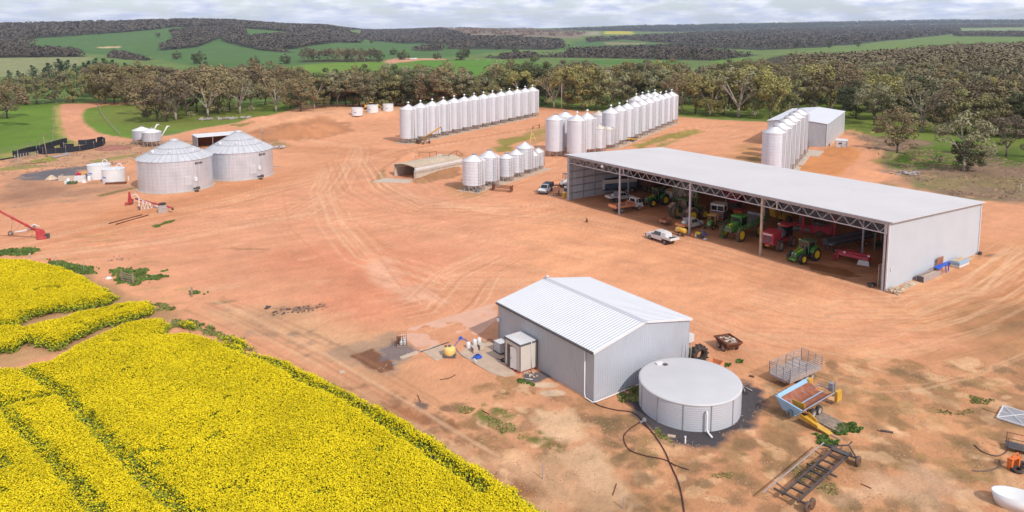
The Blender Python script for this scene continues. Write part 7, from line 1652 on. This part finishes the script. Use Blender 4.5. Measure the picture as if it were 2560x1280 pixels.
# ---- left yard: sheep yards of black panels, poles, fences
def panels(b,pts,h):
    q=[G(*p,dz=0) for p in pts]
    return q
t=thing('stock_yard','curved black panelled stock yards with steel posts at the far left','stock yard',G(150,388));o0=t.location.copy()
for (pts,h_) in (([(40,390),(72,381),(100,376),(130,367),(160,358),(168,357)],1.5),([(32,388),(45,391),(75,388)],1.3),([(90,376),(92,383),(108,386),(140,383),(165,382),(200,378),(235,371),(258,364),(263,358),(255,354),(243,356)],1.5),([(150,366),(160,372),(185,371)],1.4),([(196,362),(215,361),(240,358)],1.4),([(110,376),(136,376)],1.1),([(0,401),(30,396),(55,391)],.35)):
    b=MB();q=[G(*p,dz=0)-o0 for p in pts]
    for a,c in zip(q[:-1],q[1:]):
        d=(c-a);n_=Vector((-d.y,d.x,0)).normalized()*.05;z_=Vector((0,0,h_));b.loft([tuple(a-n_),tuple(c-n_),tuple(c+n_),tuple(a+n_)],[tuple(a-n_+z_),tuple(c-n_+z_),tuple(c+n_+z_),tuple(a+n_+z_)])
    b.build('black_panel',mat('black_rubber_panel',(.018,.02,.03),.8,0,.2,2.),t)
    for p in q[1:-1:1]: MB().box(p.x,p.y,0,.1,.1,h_+.5).build('post','bar',t)
obj('steel_ramp','pale flat loading ramp lying beside the stock yards','ramp',G(153,391,.1),hd((130,394),(172,386)),'bar',lambda b:b.box(0,0,0,5.5,1.2,.15).box(1.8,.3,.15,1.4,.9,.35))
obj('wooden_pole','tall thin leaning wooden pole with small pale box beside the stock yards','pole',G(118,392),0,'wood',lambda b:b.tube([(0,0,0),(-.7,.1,5.6)],.10,6).box(-.7,.1,5.5,.5,.4,.3))
obj('light_pole','thin steel pole with round lamp dish behind the right round bin','pole',G(657,362),0,'steel',lambda b:b.tube([(0,0,0),(0,0,5.8)],.07,6).lathe([(.5,3.6),(.25,3.4),(.1,3.4)],12))
debris('scrap_heap','pale scrap metal heap right of the right round bin','scrap',(688,371),16,2.6,1.,.9,43,'bar',.2)
obj('steel_beam','long pale steel beam lying right of the right round bin','beam',G(686,417,.0),-.15,'bar',lambda b:b.box(0,0,0,3.2,.2,.15))
def fence(lb,pts,h,n,m_='wood',wires=3):
    q=[G(*p) for p in pts];t=thing('wire_fence',lb,'fence',q[0]);o0=q[0];L_=sum((a-b).length for a,b in zip(q[:-1],q[1:]));k=0
    tot=[0]
    for a,b_ in zip(q[:-1],q[1:]): tot.append(tot[-1]+(b_-a).length)
    def at(s):
        for i in range(len(q)-1):
            if s<=tot[i+1]+1e-6: f=(s-tot[i])/(tot[i+1]-tot[i]);return q[i].lerp(q[i+1],f)
        return q[-1]
    ps=[at(L_*i/n) for i in range(n+1)]
    for p in ps: p.z=GZ(p.x,p.y);MB().box((p-o0).x,(p-o0).y,(p-o0).z,.12,.12,h).build('post',m_,t)
    b=MB()
    for z in [h*.3,h*.6,h*.92][:wires]:
        for a,c in zip(ps[:-1],ps[1:]): b.bar(a-o0+Vector((0,0,z)),c-o0+Vector((0,0,z)),.02,3)
    b.build('wire','bar',t);return t
fence('wire fence crossing the left paddock beside the red road',[(132,356),(134,330),(136,300),(135,268)],1.2,16)
fence('wire fence curving over the grass right of the red road',[(301,342),(282,322),(262,300),(250,280),(244,264)],1.2,18)
fence('thin fence along the near edge of the left paddock',[(0,382),(60,370),(110,358),(160,352)],1.1,12)
t=fence('pale steel rail fence in front of the stock yards',[(38,400),(60,396),(95,390)],1.4,8,'bar');
obj('steel_post','tall pale post at the front of the stock yards','post',G(49,414),0,'bar',lambda b:b.tube([(0,0,0),(-.2,0,3.2)],.06,5))
rods('timber_rail','rusty rail lying in front of the stock yards','rail',[(45,411),(80,410),(116,405)],.08,'rust',4,.1)
fence('thin fence far behind the trees on the left',[(0,262),(120,262),(240,258),(330,256)],1.1,20)
# chemical containers by the white tanks
obj('concrete_trough','low pale concrete wall beside the grey gravel patch','wall',G(168,452,0),R(10),'concw',lambda b:b.box(0,0,0,3.4,.2,1.1).box(-1.6,1.,0,.2,2.,1.1).box(1.6,.9,0,.2,1.8,.8))
for i,(nm,lb,cat,px,m_,fn) in enumerate((('white_drum','small white drum at the left end of the container clutter','drum',(165,460),'poly',lambda b:b.lathe([(.35,0),(.35,.6)],14)),('white_drum','taller white drum beside the small one, left of the cube tanks','drum',(171,458),'poly',lambda b:b.lathe([(.32,0),(.32,1.0),(.1,1.1)],14)),
 ('green_drum','dark green drums lying in the clutter left of white tanks','drum',(180,460),'dgreen',lambda b:[b.lathe([(.3,-.5),(.3,.5)],12,x,0,'y',x0=.3) for x in(-.6,.1,.7)]),('cube_tank','white cube tank in front of the white tank pair','tank',(201,454),'white',lambda b:b.box(0,0,.1,1.9,1.2,1.1).box(0,0,0,1.9,1.2,.1)),
 ('white_bag','white bag in front of the cube tank','bag',(211,457),'poly',lambda b:b.loft([(-.4,-.3,0),(.4,-.3,0),(.4,.3,0),(-.4,.3,0)],[(-.2,-.2,.6),(.25,-.2,.55),(.2,.2,.6),(-.2,.2,.65)])),('white_bag','round white container between clutter and dark green drums','container',(189,455),'poly',lambda b:b.lathe([(.3,0),(.4,.3),(.2,.7)],14)),
 ('lime_drum','white drum with lime green label left of the white tanks','drum',(223,452),'poly',lambda b:b.lathe([(.33,0),(.33,.9),(.15,1.)],14)),('red_pump','dark red pump motor by the concrete wall','pump',(196,443),'red',lambda b:b.box(0,0,0,.9,.6,.9).lathe([(.25,.9),(.1,1.2)],10)),
 ('dark_drum','dark drum against the left white tank','drum',(218,446),'trim',lambda b:b.lathe([(.35,0),(.35,.95)],14)),('straw_heap','small pale heap of straw beside the gravel','heap',(129,447),'pwood',lambda b:b.lathe([(1.3,0),(.9,.3),(.3,.8),(.05,.9)],14)),('red_brick_pallet','low rusty pallet under the right white tank','pallet',(290,460),'rust',lambda b:b.box(0,0,0,4.0,1.,.35)),('white_post','white plastic marker right of the white tanks','marker',(322,452),'poly',lambda b:b.box(0,0,0,.2,.2,.9)))):
    obj(nm,lb,cat,G(*px,dz=0),R(10),m_,fn)
obj('lime_label','x','x',G(223,452),0,'yrim',lambda b:b.box(0,-.34,.3,.3,.03,.3)) if False else None
obj('dirt_heap','low dark red soil heap right of the stock yards','heap',G(284,371,-.1),0,mat('dark_red_soil',(.30,.13,.09),.95,0,.2,1.,bump=.05,bs=3),lambda b:b.lathe([(5.,0),(3.6,.5),(1.8,.9),(.1,1.05)],22))
# equipment by right silos
for i,(px,py,w,h_,lb,m_) in enumerate(((2018,372,1.5,1.9,'grey machine cabinet at the foot of the last right silo','steel'),(2031,368,1.1,2.6,'tall cream control cabinet beside the grain shed wall','cream'),(2022,360,1.4,1.5,'small grey tank between the right silos and grain shed','bar'))):
    obj('machine_cabinet',lb,'cabinet',G(px,py,.0),R(58),m_,lambda b:b.box(0,0,.35,w,w*.8,h_-.35).box(0,0,0,w*.9,w*.7,.35).box(w*.2,-w*.42,h_*.5,w*.3,.06,.4))
# frame structures between the rows
t=thing('yellow_tower','small yellow tripod frame between silo groups','frame',G(1330,352),0)
b=MB()
for a in (0,2.1,4.2): b.bar((1.2*math.cos(a),1.2*math.sin(a),0),(.1*math.cos(a),.1*math.sin(a),2.9),.07)
for z,r_ in((.9,.85),(1.9,.45)):
    for a in (0,2.1,4.2): b.bar((r_*math.cos(a),r_*math.sin(a),z),(r_*math.cos(a+2.1),r_*math.sin(a+2.1),z),.05)
b.build('frame','poly_y',t);MB().box(0,0,2.85,.5,.4,.25).build('head','bar',t)
t=thing('hitch_rail','low dark rail on posts left of the middle silo group','rail',G(1340,322),hd((1334,322),(1356,319)))
for x in(-1.5,1.6): MB().box(x,0,0,.25,.15,1.4 if x>0 else .9).build('post','dsteel',t)
MB().bar((-1.5,0,.9),(1.6,0,1.25),.06).build('rail','rust',t)
# ---- distant farmstead
for i,(px,py,w,d,h_,lb,rm) in enumerate(((868,162,13,8,3,'tiny white farm hut at the left end of the distant tall tree row','white'),(945,163,11,8,4,'small white roofed house between distant trees','white'),(971,157,20,8,4,'long white roofed distant farmhouse with windows','white'),(1006,156,14,10,4,'distant house with low pale pyramid roof','zincroof'))):
    q=T(px,py);t=thing('farmhouse',lb,'house',q,.1)
    MB().box(0,0,-1,w,d,h_+1).build('wall','cream',t)
    MB().loft([(-w/2-.5,-d/2-.5,h_),(w/2+.5,-d/2-.5,h_),(w/2+.5,d/2+.5,h_),(-w/2-.5,d/2+.5,h_)],[(-w/2+2,-.2,h_+2.4),(w/2-2,-.2,h_+2.4),(w/2-2,.2,h_+2.4),(-w/2+2,.2,h_+2.4)]).build('roof',rm,t)
    for k in range(3): MB().box(-w/3+k*w/3,-d/2-.05,1,1.4,.1,1.3).build('window','glass',t)
for i in range(5):
    q=T(1026+i*3.6,158.5-i*.25);t=thing('white_silo',('leftmost','second','middle','fourth','rightmost')[i]+' small white silo in the distant farmyard row','silo',q,0,'distant white silos');lathe_obj('barrel',[(1.6,0),(1.6,7)],14,'poly',t);lathe_obj('roof',[(1.7,7),(.1,7.9)],14,'zincroof',t)
# sheet gutter cap on big roof edge seen as pale line; floodlight on the shed truss
obj('floodlight','small white floodlight on the big shed front truss near its left end','lamp',SH(50.8,-.35,8.1),0,'poly',lambda b:b.lathe([(.12,-.3),(.28,0),(.3,.2)],12,0,0,'y',x0=0))
obj('electricity_pole','tall bare pole among the trees between silo rows','pole',G(1404,277),0,'bar',lambda b:b.tube([(0,0,0),(0,0,11)],.14,6))
# ================================================================== AIR
hm=bpy.data.materials.new('haze_air');hm.use_nodes=True;t=hm.node_tree;t.nodes.clear()
o_=t.nodes.new('ShaderNodeOutputMaterial');v_=t.nodes.new('ShaderNodeVolumePrincipled');v_.inputs['Color'].default_value=(.72,.82,1,1);v_.inputs['Density'].default_value=.00005;v_.inputs['Anisotropy'].default_value=.1
t.links.new(v_.outputs[0],o_.inputs['Volume'])
hz_=MB().box(0,7200,-60,46000,16000,60+340).build('haze',hm);hz_['kind']='stuff';hz_['label']='thin pale haze over the whole countryside';hz_['category']='haze'
